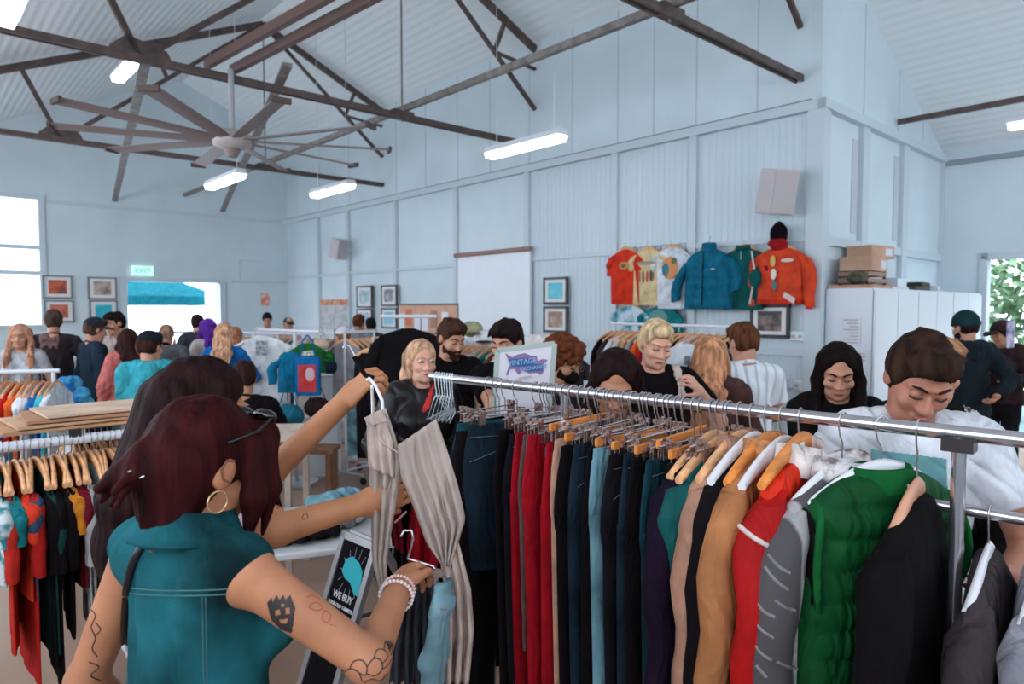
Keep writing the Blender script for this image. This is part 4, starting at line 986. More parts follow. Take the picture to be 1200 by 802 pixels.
# --- ginger curly hair with black mask
gm_ = person('person with curly ginger hair, glasses and black face mask in dark clothes', (660, 396), 3.5, face=68, head=(24, -6, 0), res=0.007, skin='m', hair=('curly', (120, 64, 42)), top=('shirt', (34, 28, 32)), hl=(0.1, -0.35, 1.1), hr=(-0.1, -0.35, 1.1), seedv=8)
H = gm_['H']; mk = SDF(); mk.ell(H((0, -0.03, -0.045)), (0.064, 0.074, 0.062), gm_['Hr']); mk.ell(H((0, -0.095, -0.045)), (0.025, 0.022, 0.035), gm_['Hr'], 0.02); mk.plane(H((0, -0.02, 0)), gm_['Hr'] @ np.array([0, -1, 0])); mk.plane(H((0, 0, -0.012)), gm_['Hr'] @ np.array([0, 0, -1.0]))
sdf_obj(mk, 'face_mask', cloth(BLK), gm_['root'], gm_['res'])
mb = MB()
for sx in (-1, 1):
    mb.tube([H((sx * 0.032 + 0.022 * math.cos(t * math.pi / 6), -0.102, 0.008 + 0.017 * math.sin(t * math.pi / 6))) for t in range(12)], 0.0016, 5, closed=True); mb.tube([H((sx * 0.054, -0.1, 0.012)), H((sx * 0.078, 0.005, 0.018))], 0.0016, 5)
mb.tube([H((-0.01, -0.102, 0.01)), H((0.01, -0.102, 0.01))], 0.0016, 5); mb.build('glasses', mat('thin_wire', (140, 120, 110), metal=0.8, rough=0.3), gm_['root'], local=True)
# --- dark-haired man with hand on chin
person('dark-haired bearded man in black touching his chin behind the white board', (594, 376), 3.9, face=-22, head=(16, -10, 0), res=0.007, skin='l', hair=('quiff', (44, 30, 30)), beard=(48, 32, 30), top=('tee', BLK), hr=px(591, 442, 3.72), er=px(578, 478, 3.7), hpose_r={'curl': 75, 'dir': (0.15, -0.1, 0.9), 'palm': (0.3, 1, 0)}, seedv=9)
# --- bearded man, black polo
pm = person('bearded man with short brown hair in a black polo shirt left of the white board', (529, 375), 4.55, face=22, head=(22, 12, 0), res=0.0075, skin='l', hair=('quiff', (84, 54, 42)), beard=(70, 44, 36), top=('polo', BLK), bottom=('trousers', (30, 26, 30)), hl=(0.05, -0.32, 1.12), hr=(-0.05, -0.34, 1.10), seedv=10)
bv = bvh_of(pm['top']); lines_px(bv, [[(523, 421), (525, 422)]], 0.012, 'badge', mat('badge_gold', (220, 190, 150)), pm['root'], label='small round gold badge')
# --- blonde woman, black bomber
bw = person('blond woman facing the camera in a shiny black bomber jacket with red lining', (494, 399), 3.8, face=14, sex='f', head=(2, 6, 0), res=0.0075, skin=(214, 158, 136), open_eyes=True, hair=('long', (186, 146, 116), {'len': 0.42, 'front': False}), top=('jacket', (34, 28, 32), {'mat': mat('shiny_black_nylon', (24, 19, 22), spec=0.25, rough=0.38, bump=0.3, bs=40)}), bottom=('trousers', (28, 24, 28)), hl=(0.12, -0.25, 1.02), hr=(-0.25, -0.2, 1.0), seedv=11)
bv = bvh_of(bw['top']); patch_px(bv, [[(506, 446), (509, 452), (504, 478), (497, 484), (494, 482), (502, 462)]], 'jacket_lining', cloth((196, 60, 56)), bw['root'], g=1.5, label='red lining edge of the open jacket')
# --- white t-shirt man from behind
wt = person('man in white t-shirt, white cap and light jeans with back turned in the aisle', (401, 384), 8.2, face=190, head=(8, 25, 0), res=0.012, hair=('short', (120, 84, 66)), top=('tee', (214, 216, 224), {'hem': 0.84}), bottom=('trousers', (120, 158, 172), DEN((128, 164, 176))), shoes=(232, 230, 234), hl=(0.2, -0.2, 1.1), seedv=12, stride=0.04, eyes=False)
headgear(wt, 'cap_back', (216, 212, 218))
# --- seated person in black
st = person('seated person with dark brown hair in a black t-shirt, back turned, on a folding chair', (286, 424), 5.4, face=172, head=(12, 0, 0), res=0.009, hair=('quiff', (66, 40, 36)), top=('tee', BLK), bottom=('trousers', (40, 36, 40)), sit=True, hl=(0.16, -0.3, 0.78), hr=(-0.16, -0.3, 0.78), eyes=False, seedv=13)
# --- far crowd
person('woman with fair hair in a bright blue jumper browsing a far rack', (263, 379), 7.0, face=170, sex='f', head=(15, 0, 0), res=0.011, eyes=False, hair=('long', (188, 140, 112), {'len': 0.34, 'front': False}), top=('jumper', (24, 96, 160)), hl=(0.2, -0.3, 1.1), hr=(-0.25, -0.3, 1.1), seedv=14)
person('person with long purple hair in a pale top near the far doorway', (243, 374), 8.4, face=200, sex='f', head=(10, 0, 0), res=0.012, eyes=False, hair=('long', (92, 46, 140), {'len': 0.5}), top=('tee', (205, 190, 185)), seedv=15)
person('dark-haired person standing right behind the purple-haired person', (231, 369), 9.6, face=190, head=(8, 0, 0), res=0.012, eyes=False, hair=('short', (54, 38, 36)), top=('jumper', (60, 60, 66)))
th = person('person in a turquoise hooded jumper and dark cap, back turned', (176, 389), 5.3, face=168, head=(12, -28, 0), res=0.009, hair=('short', (70, 44, 36)), top=('hoodie', (58, 152, 164)), bottom=('trousers', (36, 40, 52)), hl=(0.15, -0.3, 1.0), hr=(-0.15, -0.3, 1.0), seedv=16, eyes=False)
headgear(th, 'cap', (28, 32, 40))
person('person with brown bobbed hair in a salmon pink jacket and green trousers', (151, 386), 6.9, face=185, sex='f', head=(10, -30, 0), res=0.011, eyes=False, hair=('long', (70, 42, 38), {'len': 0.22, 'front': False}), top=('jacket', (196, 108, 104)), bottom=('trousers', (26, 84, 82)), seedv=17)
bt = person('man in dark navy top and trousers with a dark cap facing right towards the doorway', (112, 373), 7.1, face=110, head=(14, 0, 0), res=0.011, hair=('short', (96, 70, 58)), top=('jumper', (30, 44, 58)), bottom=('trousers', (24, 20, 26)), seedv=18)
headgear(bt, 'cap', (40, 40, 46))
person('person with dark quiffed hair and pale grey top facing left beside the doorway', (134, 366), 7.7, face=-60, head=(14, 0, 0), res=0.011, hair=('quiff', (44, 32, 32)), top=('jumper', (176, 160, 156)), seedv=19)
bk = person('broad man in a washed black t-shirt with a faded back print beside the far window', (62, 363), 7.4, face=182, head=(6, 0, 0), res=0.010, hair=('crop', (92, 72, 62)), top=('tee', (52, 44, 48)), bottom=('shorts', (190, 170, 150)), hl=(0.28, -0.12, 0.95), hr=(-0.28, -0.12, 0.95), seedv=20, eyes=False)
bv = bvh_of(bk['top']); patch_px(bv, [[(46, 392), (52, 388), (70, 388), (69, 396), (68, 410), (62, 404), (60, 411), (55, 404), (47, 411)]], 'back_print', mat('faded_print', (112, 80, 78), var=0.3, vs=30), bk['root'], g=1.0)
person('young woman with long light brown hair in a striped grey top at the left edge', (23, 380), 6.7, face=-15, sex='f', head=(6, 0, 0), res=0.011, hair=('long', (168, 120, 96), {'len': 0.5}), top=('tee', (176, 176, 180)), bottom=('trousers', (30, 80, 92)), seedv=21)
person('dark-haired person looking down behind the far rail by the far wall', (313, 367), 12.6, face=0, head=(22, 0, 0), res=0.014, hair=('short', (44, 34, 36)), top=('tee', (205, 210, 218)))
c2 = person('person with dark cap on fair hair behind the far rail left of the beige poster', (338, 373), 12.4, face=20, head=(12, 0, 0), res=0.014, hair=('short', (170, 140, 120)), top=('tee', (190, 170, 160)))
headgear(c2, 'cap', (50, 44, 48))
person('auburn-haired person mostly hidden behind the far clothes rails', (421, 369), 10.2, face=150, head=(10, 0, 0), res=0.013, eyes=False, hair=('short', (120, 66, 50)), top=('jumper', (120, 120, 124)))
person('black-haired person beside the auburn one behind the far clothes rails', (434, 373), 10.9, face=200, head=(10, 0, 0), res=0.013, eyes=False, hair=('short', (36, 32, 36)), top=('jumper', (60, 60, 66)))
person('person with grey jumper half hidden right of the turquoise hooded jumper', (195, 381), 7.9, face=170, head=(10, 0, 0), res=0.012, eyes=False, hair=('short', (140, 110, 92)), top=('jumper', (96, 96, 100)))
person('person with ginger-brown hair beside the bright blue jumper', (276, 384), 8.1, face=160, sex='f', head=(16, 0, 0), res=0.012, eyes=False, hair=('long', (150, 96, 70), {'len': 0.3, 'front': False}), top=('jumper', (70, 56, 54)))
# --- right side: beanie and cap
bn = person('man in a dark green beanie and black hooded jumper with teal trousers, back turned', (1131, 367), 6.0, face=215, head=(14, 12, 0), res=0.009, hair=('crop', (50, 34, 32)), top=('hoodie', (26, 34, 40), {'hem': 0.86}), bottom=('trousers', (22, 92, 96)), hl=(0.05, -0.42, 1.12), hr=px(1168, 465, 5.7), beard=(50, 36, 34), seedv=22, stride=0.12, wlk=1)
headgear(bn, 'beanie', (28, 52, 56))
cw = person('person in a dark brown jacket and wide-brimmed cap near the garden doorway', (1174, 377), 6.9, face=-25, sex='f', head=(22, -25, 0), res=0.009, hair=('bun', (60, 40, 38)), top=('jacket', (52, 36, 38)), bottom=('trousers', (28, 24, 28)), hl=(0.22, -0.25, 1.15), hr=(-0.05, -0.3, 1.2), seedv=23)
headgear(cw, 'cap', (56, 38, 38))
# --- foreground: woman in the denim vest
VESTM = mat('teal_denim', (24, 70, 76), rough=0.92, var=0.5, vs=6, bump=0.6, bs=520, spec=0.08, wr=0.4)
def p1hair(S_, H, up, Hr):
    S_.cap(H((0, 0.09, -0.01)), H((0, 0.12, -0.005)), 0.034, 0.026, sm=0.02)
    S_.cap(H((0, 0.075, -0.02)), up((0, 0.055, 1.48)), 0.06, 0.045, wide=Hr @ np.array([1, 0, 0]), k=1.15, sm=0.03)
    for q in range(9):
        a = q * 0.8; S_.cap(H((0.01 * math.cos(a), 0.125, -0.005 + 0.012 * math.sin(a))), H((0.03 * math.cos(a), 0.155 + 0.012 * math.sin(q * 2), -0.05 - 0.02 * (q % 3))), 0.015, 0.006, sm=0.012)
    S_.cap(H((-0.066, -0.045, 0.06)), H((-0.080, -0.066, -0.03)), 0.026, 0.024, sm=0.02); S_.cap(H((-0.080, -0.066, -0.03)), H((-0.072, -0.085, -0.115)), 0.024, 0.006, sm=0.02)
    for sx in (-1, 1):   # fringe falling beside the face
        S_.cap(H((sx * 0.045, -0.075, 0.075)), H((sx * 0.062, -0.105, -0.01)), 0.026, 0.018, sm=0.02); S_.cap(H((sx * 0.062, -0.105, -0.01)), H((sx * 0.055, -0.125, -0.10)), 0.018, 0.004, sm=0.015)
    S_.cap(H((-0.04, -0.07, 0.09)), H((0.04, -0.07, 0.09)), 0.025, 0.025, sm=0.02)
p1 = person('woman with dark red tied-back hair in a sleeveless teal denim vest, with tattooed arms', (240, 471), 1.25, face=130, sex='f', headz=-0.03, head=(22, -9, 0), res=0.0042, skin=(176, 116, 84),
    hair=('pony0', (64, 22, 24), {'extra': p1hair}), top=('tank', (34, 100, 112), {'mat': VESTM, 'hem': 0.86}), bottom=('trousers', (30, 28, 34)), hr=px(468, 690, 1.42), er=px(432, 775, 1.17), hl=(0.21, -0.08, 0.93),
    hpose_r={'curl': 66, 'curl0': 55, 'palm': (-0.5, -0.3, -1.0), 'thumba': 25, 'thumbc': 1.2}, eyes=True, seedv=24, hscale=0.99)
# --- foreground: dark-haired woman behind her
def p2hair(S_, H, up, Hr):
    S_.cap(H((0.02, 0.08, 0.0)), up((0.06, 0.13, 1.30)), 0.07, 0.07, wide=Hr @ np.array([1, 0, 0]), k=1.35, sm=0.03)
    S_.cap(up((0.06, 0.13, 1.30)), up((0.06, 0.12, 1.08)), 0.07, 0.03, wide=(1, 0, 0), k=1.4, sm=0.03)
p2 = person('woman with long straight dark brown hair and pale pink top holding up a hanger', (240, 423), 1.62, face=104, sex='f', head=(16, -6, 0), res=0.0045, skin=(176, 116, 80),
    hair=('long', (46, 27, 26), {'len': 0.5, 'extra': p2hair}), top=('tee', (226, 204, 204), {'mat': cloth((222, 200, 202), 'pink_knit', bump=1.0, bs=90), 'hem': 1.0}), bottom=('shorts', (214, 212, 216)),
    hl=px(406, 468, 1.78), el=px(316, 556, 1.80), hr=px(428, 590, 1.6), er=px(322, 622, 1.52),
    hpose_l={'curl': 52, 'curl0': 45, 'palm': (-0.2, -1.0, 0.1), 'thumba': 30, 'thumbc': 0.9}, hpose_r={'curl': 40}, seedv=25, hscale=1.0)
# ================================================================== CLOTHES, HANGERS AND RACKS
CHROME = mat('chrome_tube', (205, 200, 205), rough=0.18, metal=0.95)
WIRE = mat('steel_hook', (190, 184, 186), rough=0.25, metal=0.9)
WHITEMET = mat('white_powder_coated_tube', (214, 214, 222), rough=0.4)
WOOD = mat('pale_hanger_wood', (206, 150, 106), rough=0.45, var=0.15, vs=8, stretch=(1, 6, 6))
WOODO = mat('orange_hanger_wood', (206, 122, 52), rough=0.4, var=0.15, vs=8, stretch=(1, 6, 6))
WHP = mat('white_hanger_plastic', (216, 212, 216), rough=0.35)
WHW = mat('white_wire', (214, 222, 226), rough=0.35)
ROSE = mat('clip_metal', (182, 158, 150), rough=0.25, metal=0.85)
def frame_of(p, yaw):
    gx = Vector((math.cos(yaw), math.sin(yaw), 0)); gy = Vector((-math.sin(yaw), math.cos(yaw), 0)); p = Vector(p)
    return lambda x, y, z: p + gx * x + gy * y + Vector((0, 0, z))
def hook_pts(L, rr, drop):
    """open hook that sits over a rail of radius rr; the rail centre is the frame origin; gy runs along the rail"""
    R_ = rr + 0.004; pts = []
    for k in range(9):
        a = R(-20 + 25 * k) ; pts.append(L(R_ * math.cos(a), 0, R_ * math.sin(a)))
    pts = pts[::-1]                                   # start under one side, end at the other
    pts.reverse()
    pts += [L(-R_ * 0.55, 0, -R_ - 0.016), L(0, 0, -R_ - 0.032), L(0.0, 0, -drop)]
    return pts
def hanger(kind, p, yaw, rr, lab, group=None, drop=0.085, hw=0.2, m=None, low=False, side=1):
    L = frame_of(p, yaw); name = {'wood': 'wooden_hanger', 'plastic': 'plastic_hanger', 'clip': 'clip_hanger', 'woodclip': 'clip_hanger', 'wire': 'wire_hanger'}[kind]
    ro = root(name, L(0, 0, -drop), yaw, lab, 'hanger', group)
    hm = WHW if kind == 'wire' else WIRE
    if not low: MB().tube([L(x, 0, z) for x, z in ()] or hook_pts(L, rr, drop), 0.0021 if kind != 'wire' else 0.002, 6).build('hook', hm, ro)
    if kind in ('wood', 'plastic'):
        m = m or (WOOD if kind == 'wood' else WHP); rings = []; N = 6 if low else 12
        for k in range(-N, N + 1):
            t = k / N; x = hw * t; z = -drop - 0.005 - 0.062 * abs(t) ** 1.6 - 0.012 * t * t; y = 0.012 * (abs(t) ** 2)
            h_ = 0.026 * (1 - 0.55 * abs(t) ** 3); th = 0.0075 + 0.004 * abs(t)
            rings.append([L(x, y + th * math.cos(a) * 1.0, z + h_ * math.sin(a)) for a in [2 * math.pi * q / 8 for q in range(8)]])
        MB().loft(rings).build('shoulder_bar', m, ro)
        if low: MB().tube([L(0, 0, -drop + 0.02), L(0, 0, 0.01)], 0.003, 4).build('hook', hm, ro)
    elif kind == 'wire':
        pts = [L(-hw, 0, -drop - 0.075), L(-0.02, 0, -drop), L(0.02, 0, -drop), L(hw, 0, -drop - 0.075)]
        MB().tube(pts, 0.003, 6, closed=True).build('shoulder_wire', WHW, ro)
    else:
        if kind == 'woodclip':
            mb = MB(); mb.box(L(0, 0, -drop - 0.008), (2 * hw, 0.012, 0.024), rz=yaw); mb.build('wooden_bar', WOODO, ro, bevel=0.003)
            cz = -drop - 0.02
        else:
            MB().tube([L(-hw, 0, -drop), L(hw, 0, -drop)], 0.0028, 6).build('bar', WIRE, ro); cz = -drop
        for s in (-1, 1):
            mb = MB(); x = s * hw * 0.8
            for q in (-1, 1):
                mb.box(L(x, q * 0.008, cz - 0.012), (0.022, 0.003, 0.045), rz=yaw); mb.box(L(x, q * 0.011, cz + 0.012), (0.014, 0.012, 0.012), rz=yaw)
            mb.tube([L(x - 0.012, 0, cz + 0.004), L(x + 0.012, 0, cz + 0.004)], 0.006, 6)
            mb.build('clip', ROSE, ro)
    return ro
def ringpts(L, z, hw, th, n, fold, ph, cx=0.0, kx=26.0, cy=0.0, sq=2.4):
    out = []
    for k in range(n):
        a = 2 * math.pi * k / n; c, s_ = math.cos(a), math.sin(a)
        x = cx + hw * (abs(c) ** (2 / sq)) * (1 if c > 0 else -1); y = cy + th * (abs(s_) ** (2 / sq)) * (1 if s_ > 0 else -1)
        y += fold * math.sin(kx * x + ph + 3 * z) + fold * 0.5 * math.sin(kx * 2.3 * x - ph * 2 + 5 * z)
        out.append(L(x, y, z))
    return out
def top_garment(p, yaw, m, lab, cat='jacket', length=0.66, sleeve=0.22, hw=0.205, th=0.022, fold=0.006, drop=0.09, name=None, group=None, low=False, collar=None, ph=0.0, cm=None, sm=None, hem=None, vest=False, swing=0.03, sw=None, opening=None, hood=False):
    L = frame_of(p, yaw); z0 = -drop + 0.012; n = 16 if low else 40
    ro = root(name or 'hanging_shirt', L(0, 0, z0 - length), yaw, lab, cat, group)
    sl = [(z0 - 0.012, 0.055, 0.7), (z0 - 0.022, 0.075, 0.9), (z0 - 0.045, hw * 0.62, 1.0), (z0 - 0.075, hw * 0.93, 1.1), (z0 - 0.12, hw, 1.25), (z0 - 0.2, hw * (0.99 if not vest else 0.9), 1.35)]
    nz = 5 if low else 12
    for k in range(1, nz + 1):
        t = k / nz; sl.append((z0 - 0.2 - (length - 0.2) * t, hw * (1.0 + 0.05 * t), 1.35 + 0.15 * math.sin(t * 5 + ph)))
    rings = [ringpts(L, z, w_, th * k, n, fold * min(1, (z0 - z) * 3), ph) for z, w_, k in sl]
    MB().loft(rings).build('body', m, ro)
    if hem: MB().loft([ringpts(L, z0 - length + dz, hw * 1.055, th * 1.55, n, fold, ph) for dz in (0.05, -0.004)], cap=True).build('hem_band', hem, ro)
    if sleeve and not vest:
        for s in (-1, 1):
            rr = []; N = 4 if low else 10; r0 = sw or (0.055 + th * 0.8)
            for k in range(N + 1):
                t = k / N; x = s * (hw * 0.90 + (swing + 0.035) * math.sin(min(1, t * 2.2) * 1.57)); z = z0 - 0.085 - sleeve * t; r_ = r0 * (1 - 0.32 * t)
                if k == 0: r_ *= 0.55
                rr.append([L(x + r_ * math.cos(a) * 0.85 + 0.004 * math.sin(9 * t + ph), r_ * 0.62 * (1 + th * 8) * math.sin(a) * 0.8 + fold * 0.8 * math.sin(14 * t + ph + s), z + 0.35 * s * r_ * -math.cos(a) * (1 if k == 0 else 0.35)) for a in [2 * math.pi * q / (8 if low else 16) for q in range(8 if low else 16)]])
            b = MB().loft(rr).build('sleeve', sm or m, ro)
            if hem and sleeve > 0.3:
                z = z0 - 0.085 - sleeve; MB().loft([[L(s * (hw * 0.90 + swing + 0.035) + 0.033 * math.cos(a), 0.03 * math.sin(a), z + dz) for a in [2 * math.pi * q / 12 for q in range(12)]] for dz in (0.03, -0.03)]).build('cuff', hem, b)
    if collar:
        cr = []
        for dz, k in ((-0.03, 1.25), (0.012, 1.1), (0.02, 1.18), (collar * -0.3, 1.45)):
            cr.append([L(0.062 * k * math.cos(a), (th * 0.9 + 0.012) * k * math.sin(a) * 1.15, z0 - 0.01 + dz + 0.008 * math.cos(a * 2)) for a in [2 * math.pi * q / 20 for q in range(20)]])
        MB().loft(cr, cap=False).build('collar', cm or m, ro, solid=0.006)
    if opening:
        for fy in (-1,):
            MB().tube([L(0.004 * math.sin(q), fy * (th * 1.25 + 0.003), z0 - 0.03 - (length - 0.05) * q / 8) for q in range(9)], 0.0035, 5).build('zip', opening, ro)
    return ro
def trousers(p, yaw, m, lab, length=0.95, hw=0.185, th=0.02, drop=0.125, ph=0.0, group=None, low=False, name='hanging_trousers', cat='trousers', stitch=None, flare=1.0, gapx=0.004):
    L = frame_of(p, yaw); z0 = -drop; n = 16 if low else 28; ro = root(name, L(0, 0, z0 - length), yaw, lab, cat, group)
    MB().loft([ringpts(L, z0 - dz, hw * k, th * 0.8, n, 0.004, ph, kx=18) for dz, k in ((0, 0.96), (0.035, 0.985))]).build('waistband', m, ro)
    MB().loft([ringpts(L, z0 - dz, hw * k, th * q, n, 0.005, ph, kx=18) for dz, k, q in ((0.033, 0.99, 0.9), (0.08, 1.04, 1.1), (0.15, 1.09, 1.2), (0.21, 1.1, 1.15), (0.25, 1.08, 0.75))]).build('hips', m, ro)
    for s in (-1, 1):
        rings = []; N = 4 if low else 8
        for k in range(N + 1):
            t = k / N; lw = (hw * 0.53) * (1 - 0.28 * t * (2 - flare) if flare <= 1.5 else 1 + 0.2 * t); z = z0 - 0.19 - (length - 0.19) * t
            rings.append(ringpts(L, z, lw, th * (0.8 + 0.3 * math.sin(min(1, t * 3) * 1.57) - 0.2 * t), 14 if not low else 8, 0.006 * t + 0.001, ph + s, cx=s * (hw * 0.545 + gapx), kx=22))
        MB().loft(rings).build('leg', m, ro)
    if stitch:
        y = -th * 1.25 - 0.002
        for s in (-1, 1):
            MB().tube([L(s * hw * 0.35, y * 0.85, z0 - 0.04), L(s * hw * 0.5, y, z0 - 0.09), L(s * hw * 0.98, y * 0.75, z0 - 0.12)], 0.0012, 4).build('pocket_stitching', stitch, ro)
            MB().box(L(s * hw * 0.5, y * 0.8 - 0.0, z0 - 0.017), (0.012, 0.003, 0.05), rz=yaw).build('belt_loop', m, ro)
        MB().tube([L(-hw * 0.97, y * 0.75, z0 - 0.036), L(0, y * 0.95, z0 - 0.036), L(hw * 0.97, y * 0.75, z0 - 0.036)], 0.001, 4).build('waistband_stitching', stitch, ro)
        MB().tube([L(0, y, z0 - 0.04), L(0, y, z0 - 0.16)], 0.001, 4).build('fly_stitching', stitch, ro)
    return ro
def rack(A_, B_, rr, m, lab, posts=(0.05, 0.95), yaw=None, base=0.5, group=None, wheels=True, ext=0.0):
    A_ = Vector(A_); B_ = Vector(B_); d = (B_ - A_); d.z = 0; d.normalize(); g = Vector((-d.y, d.x, 0)); ro = root('clothes_rack', ((A_ + B_) / 2).xy.to_3d(), 0, lab, 'clothes rack', group)
    MB().tube([A_, B_], rr, 14).build('rail', m, ro)
    for t in posts:
        q = A_.lerp(B_, t)
        MB().tube([(q.x, q.y, 0.1), (q.x, q.y, q.z - rr * 0.5)], rr * 0.9, 10).build('post', m, ro)
        f0 = Vector((q.x, q.y, 0.1)) + g * base / 2; f1 = Vector((q.x, q.y, 0.1)) - g * base / 2
        ft = MB().tube([f0, f1], rr * 0.9, 8).build('foot', m, ro)
        for f in (f0, f1): MB().tube([f + d * 0.012 - Vector((0, 0, 0.06)), f - d * 0.012 - Vector((0, 0, 0.06))], 0.038, 12).build('castor', mat('black_rubber', (24, 20, 24), rough=0.6), ft)
    a, b = A_.lerp(B_, posts[0]), A_.lerp(B_, posts[-1])
    MB().tube([(a.x, a.y, 0.12), (b.x, b.y, 0.12)], rr * 0.8, 8).build('base_bar', m, ro)
    return ro
ORD = ['first', 'second', 'third', 'fourth', 'fifth', 'sixth', 'seventh', 'eighth', 'ninth', 'tenth', 'eleventh', 'twelfth', 'thirteenth', 'fourteenth', 'fifteenth', 'sixteenth', 'seventeenth', 'eighteenth', 'nineteenth', 'twentieth', 'twenty-first', 'twenty-second', 'twenty-third', 'twenty-fourth', 'twenty-fifth', 'twenty-sixth']
CN = {'black': (17, 12, 15), 'charcoal': (54, 48, 52), 'white': (214, 214, 220), 'cream': (214, 196, 176), 'grey': (140, 138, 144), 'pale grey': (186, 184, 190), 'red': (186, 32, 34), 'maroon': (84, 22, 34), 'orange': (220, 92, 40),
      'mustard': (206, 130, 44), 'lime green': (150, 184, 72), 'dark green': (22, 66, 58), 'teal': (26, 120, 128), 'turquoise': (64, 176, 190), 'slate blue': (62, 80, 104), 'blue': (34, 96, 164), 'navy': (28, 34, 58), 'purple': (110, 82, 140),
      'olive': (104, 98, 62), 'brown': (96, 66, 52), 'tan': (190, 140, 100), 'pink': (214, 150, 150), 'pale blue': (150, 186, 206)}
def fill(A_, B_, z, seq, where, kind='tee', low=True, rr=0.015, yaw=None, length=0.62, sleeve=0.18, hangers='wood', hgroup=None, ggroup=None, jit=0.06, th=0.012, sc=1.0):
    """hangs one garment per colour in seq from A_ to B_ (left to right in the picture)"""
    A_ = Vector(A_); B_ = Vector(B_); d = (B_ - A_); n = len(seq); r_ = random.Random(len(where) * 7 + n)
    base = math.atan2(d.y, d.x) + math.pi / 2
    for i, c in enumerate(seq):
        t = (i + 0.5) / n; p = A_.lerp(B_, t); p.z = z; yw = base + r_.uniform(-jit, jit) + (yaw or 0)
        cn, kd = (c if isinstance(c, tuple) else (c, kind)); col = CN[cn]
        m = cloth(col); w = '%s from left %s' % (ORD[i], where)
        if kd == 'trousers': trousers(p, yw, m, '%s trousers, %s' % (cn, w), length=0.9 * sc, low=low, ph=i, group=None)
        else:
            ln = length * r_.uniform(0.92, 1.12); s_ = sleeve
            if kd == 'jacket': ln = length * 1.05; s_ = 0.5
            top_garment(p, yw, m, '%s %s, %s' % (cn, kd, w), kd if kd != 'tee' else 't-shirt', length=ln, sleeve=s_, th=th * (2 if kd == 'jacket' else 1), low=low, ph=i * 1.3, name={'tee': 'hanging_t_shirt', 'jacket': 'hanging_jacket', 'shirt': 'hanging_shirt'}.get(kd, 'hanging_shirt'), fold=0.005)
        if hangers: hanger(hangers, p, yw, rr, 'hanger of the %s %s, %s' % (cn, kd, w), group=hgroup, low=low, m=WOOD if hangers == 'wood' else None)

# ------------------------------------------------------------------ MAIN RACK
ZR = 1.58
RA_, RB_ = PZ(506, 441.5, ZR), PZ(1200, 516, ZR)
rd = (RB_ - RA_).normalized(); RC_ = RB_ + rd * 0.35; GYAW = math.atan2(rd.y, rd.x) + math.pi / 2      # gx away-right, gy along rail
RR = 0.0165
def rail_px(x):
    v = ray(x, 400); k = v.x / v.y                      # solve point on rail with x/y = k
    t = (k * RA_.y - RA_.x) / (rd.x - k * rd.y); return RA_ + rd * t
def t_of(x): return (rail_px(x) - RA_).length / (RC_ - RA_).length
rack(RA_, RC_, RR, CHROME, 'long chrome clothes rack running across the foreground', posts=(t_of(662), t_of(1128)), base=0.5)
MB().box(rail_px(1128) - Vector((0, 0, 0.024)), (0.06, 0.05, 0.03), rz=math.atan2(rd.y, rd.x)).build('rail_joint', mat('dark_joint', (60, 52, 54), metal=0.6, rough=0.35), bpy.data.objects['clothes_rack'])
# empty white wire hangers at the far end
for i, x in enumerate((511, 514.5, 518, 521, 524, 527, 530)):
    hanger('wire', rail_px(x), R(80) + 0.03 * i, RR, 'empty white wire hanger, %s from left at the chrome rack end' % ORD[i], hw=0.13, drop=0.075)
YARN = mat('pale_stitching', (112, 118, 122))
DKD, MDD, LTD = denim((24, 36, 46)), denim((20, 46, 54)), denim((92, 124, 134))
BLKC = cloth((15, 10, 13), 'black_cotton', var=0.1); BLKD = denim((20, 18, 23)); REDC = cloth((150, 16, 30), 'crimson_cotton'); BEI = cloth((176, 134, 112), 'beige_cotton')
main = [  # px of hook, kind, material, length, label, drop, halfwidth, stitch
    (572, 't', BLKC, 0.95, 'black trousers hanging farthest left on the chrome rack', .125, .17, None),
    (592, 'b', denim((26, 62, 70)), 0.47, 'dark teal-blue denim shorts with pale stitching, front facing the camera', .125, .20, YARN),
    (606, 'b', DKD, 0.5, 'dark navy denim shorts directly behind the teal-blue shorts', .13, .19, YARN),
    (627, 't', BLKC, 0.95, 'black trousers just right of the denim shorts', .125, .18, None),
    (636, 't', BLKD, 0.95, 'faded black jeans left of the first pair of red trousers', .135, .18, YARN),
    (644, 't', REDC, 0.88, 'crimson trousers, the slimmer pair farther left on the chrome rack', .13, .165, None),
    (653, 't', cloth((92, 72, 66), 'taupe_cotton'), 0.7, 'taupe trousers squeezed behind the crimson pair', .13, .17, None),
    (661, 't', REDC, 0.88, 'crimson trousers, the wide bright pair nearer the camera', .125, .19, None),
    (672, 'b', denim((92, 106, 116)), 0.50, 'grey-blue denim shorts with turned hem between the two red garments', .135, .175, YARN),
    (681, 't', REDC, 0.93, 'dark red flared trousers just left of the beige pair', .14, .18, None),
    (692, 't', BEI, 1.0, 'beige trousers hanging in the middle of the chrome rack', .125, .185, None),
    (704, 't', BLKC, 1.0, 'black trousers just right of the beige pair', .14, .185, None),
    (715, 't', DKD, 1.0, 'dark indigo jeans second right of the beige pair', .13, .185, YARN),
    (729, 't', BLKC, 1.0, 'black trousers left of the light blue jeans', .13, .19, None),
    (743, 't', LTD, 0.95, 'light blue faded jeans seen as a narrow strip', .13, .185, YARN),
    (757, 't', BLKD, 1.0, 'washed black jeans right of the light blue jeans', .14, .19, YARN),
    (770, 't', DKD, 1.0, 'dark blue jeans with worn seam, fourth right of the light blue pair', .13, .19, YARN),
    (787, 't', BLKC, 1.0, 'black dress trousers in front of the worn dark jeans', .14, .19, None),
    (803, 't', MDD, 1.0, 'dark teal jeans with wide flat waistband and belt loops', .135, .20, YARN),
    (822, 't', BLKC, 1.0, 'black trousers last before the jackets on the chrome rack', .135, .20, None)]
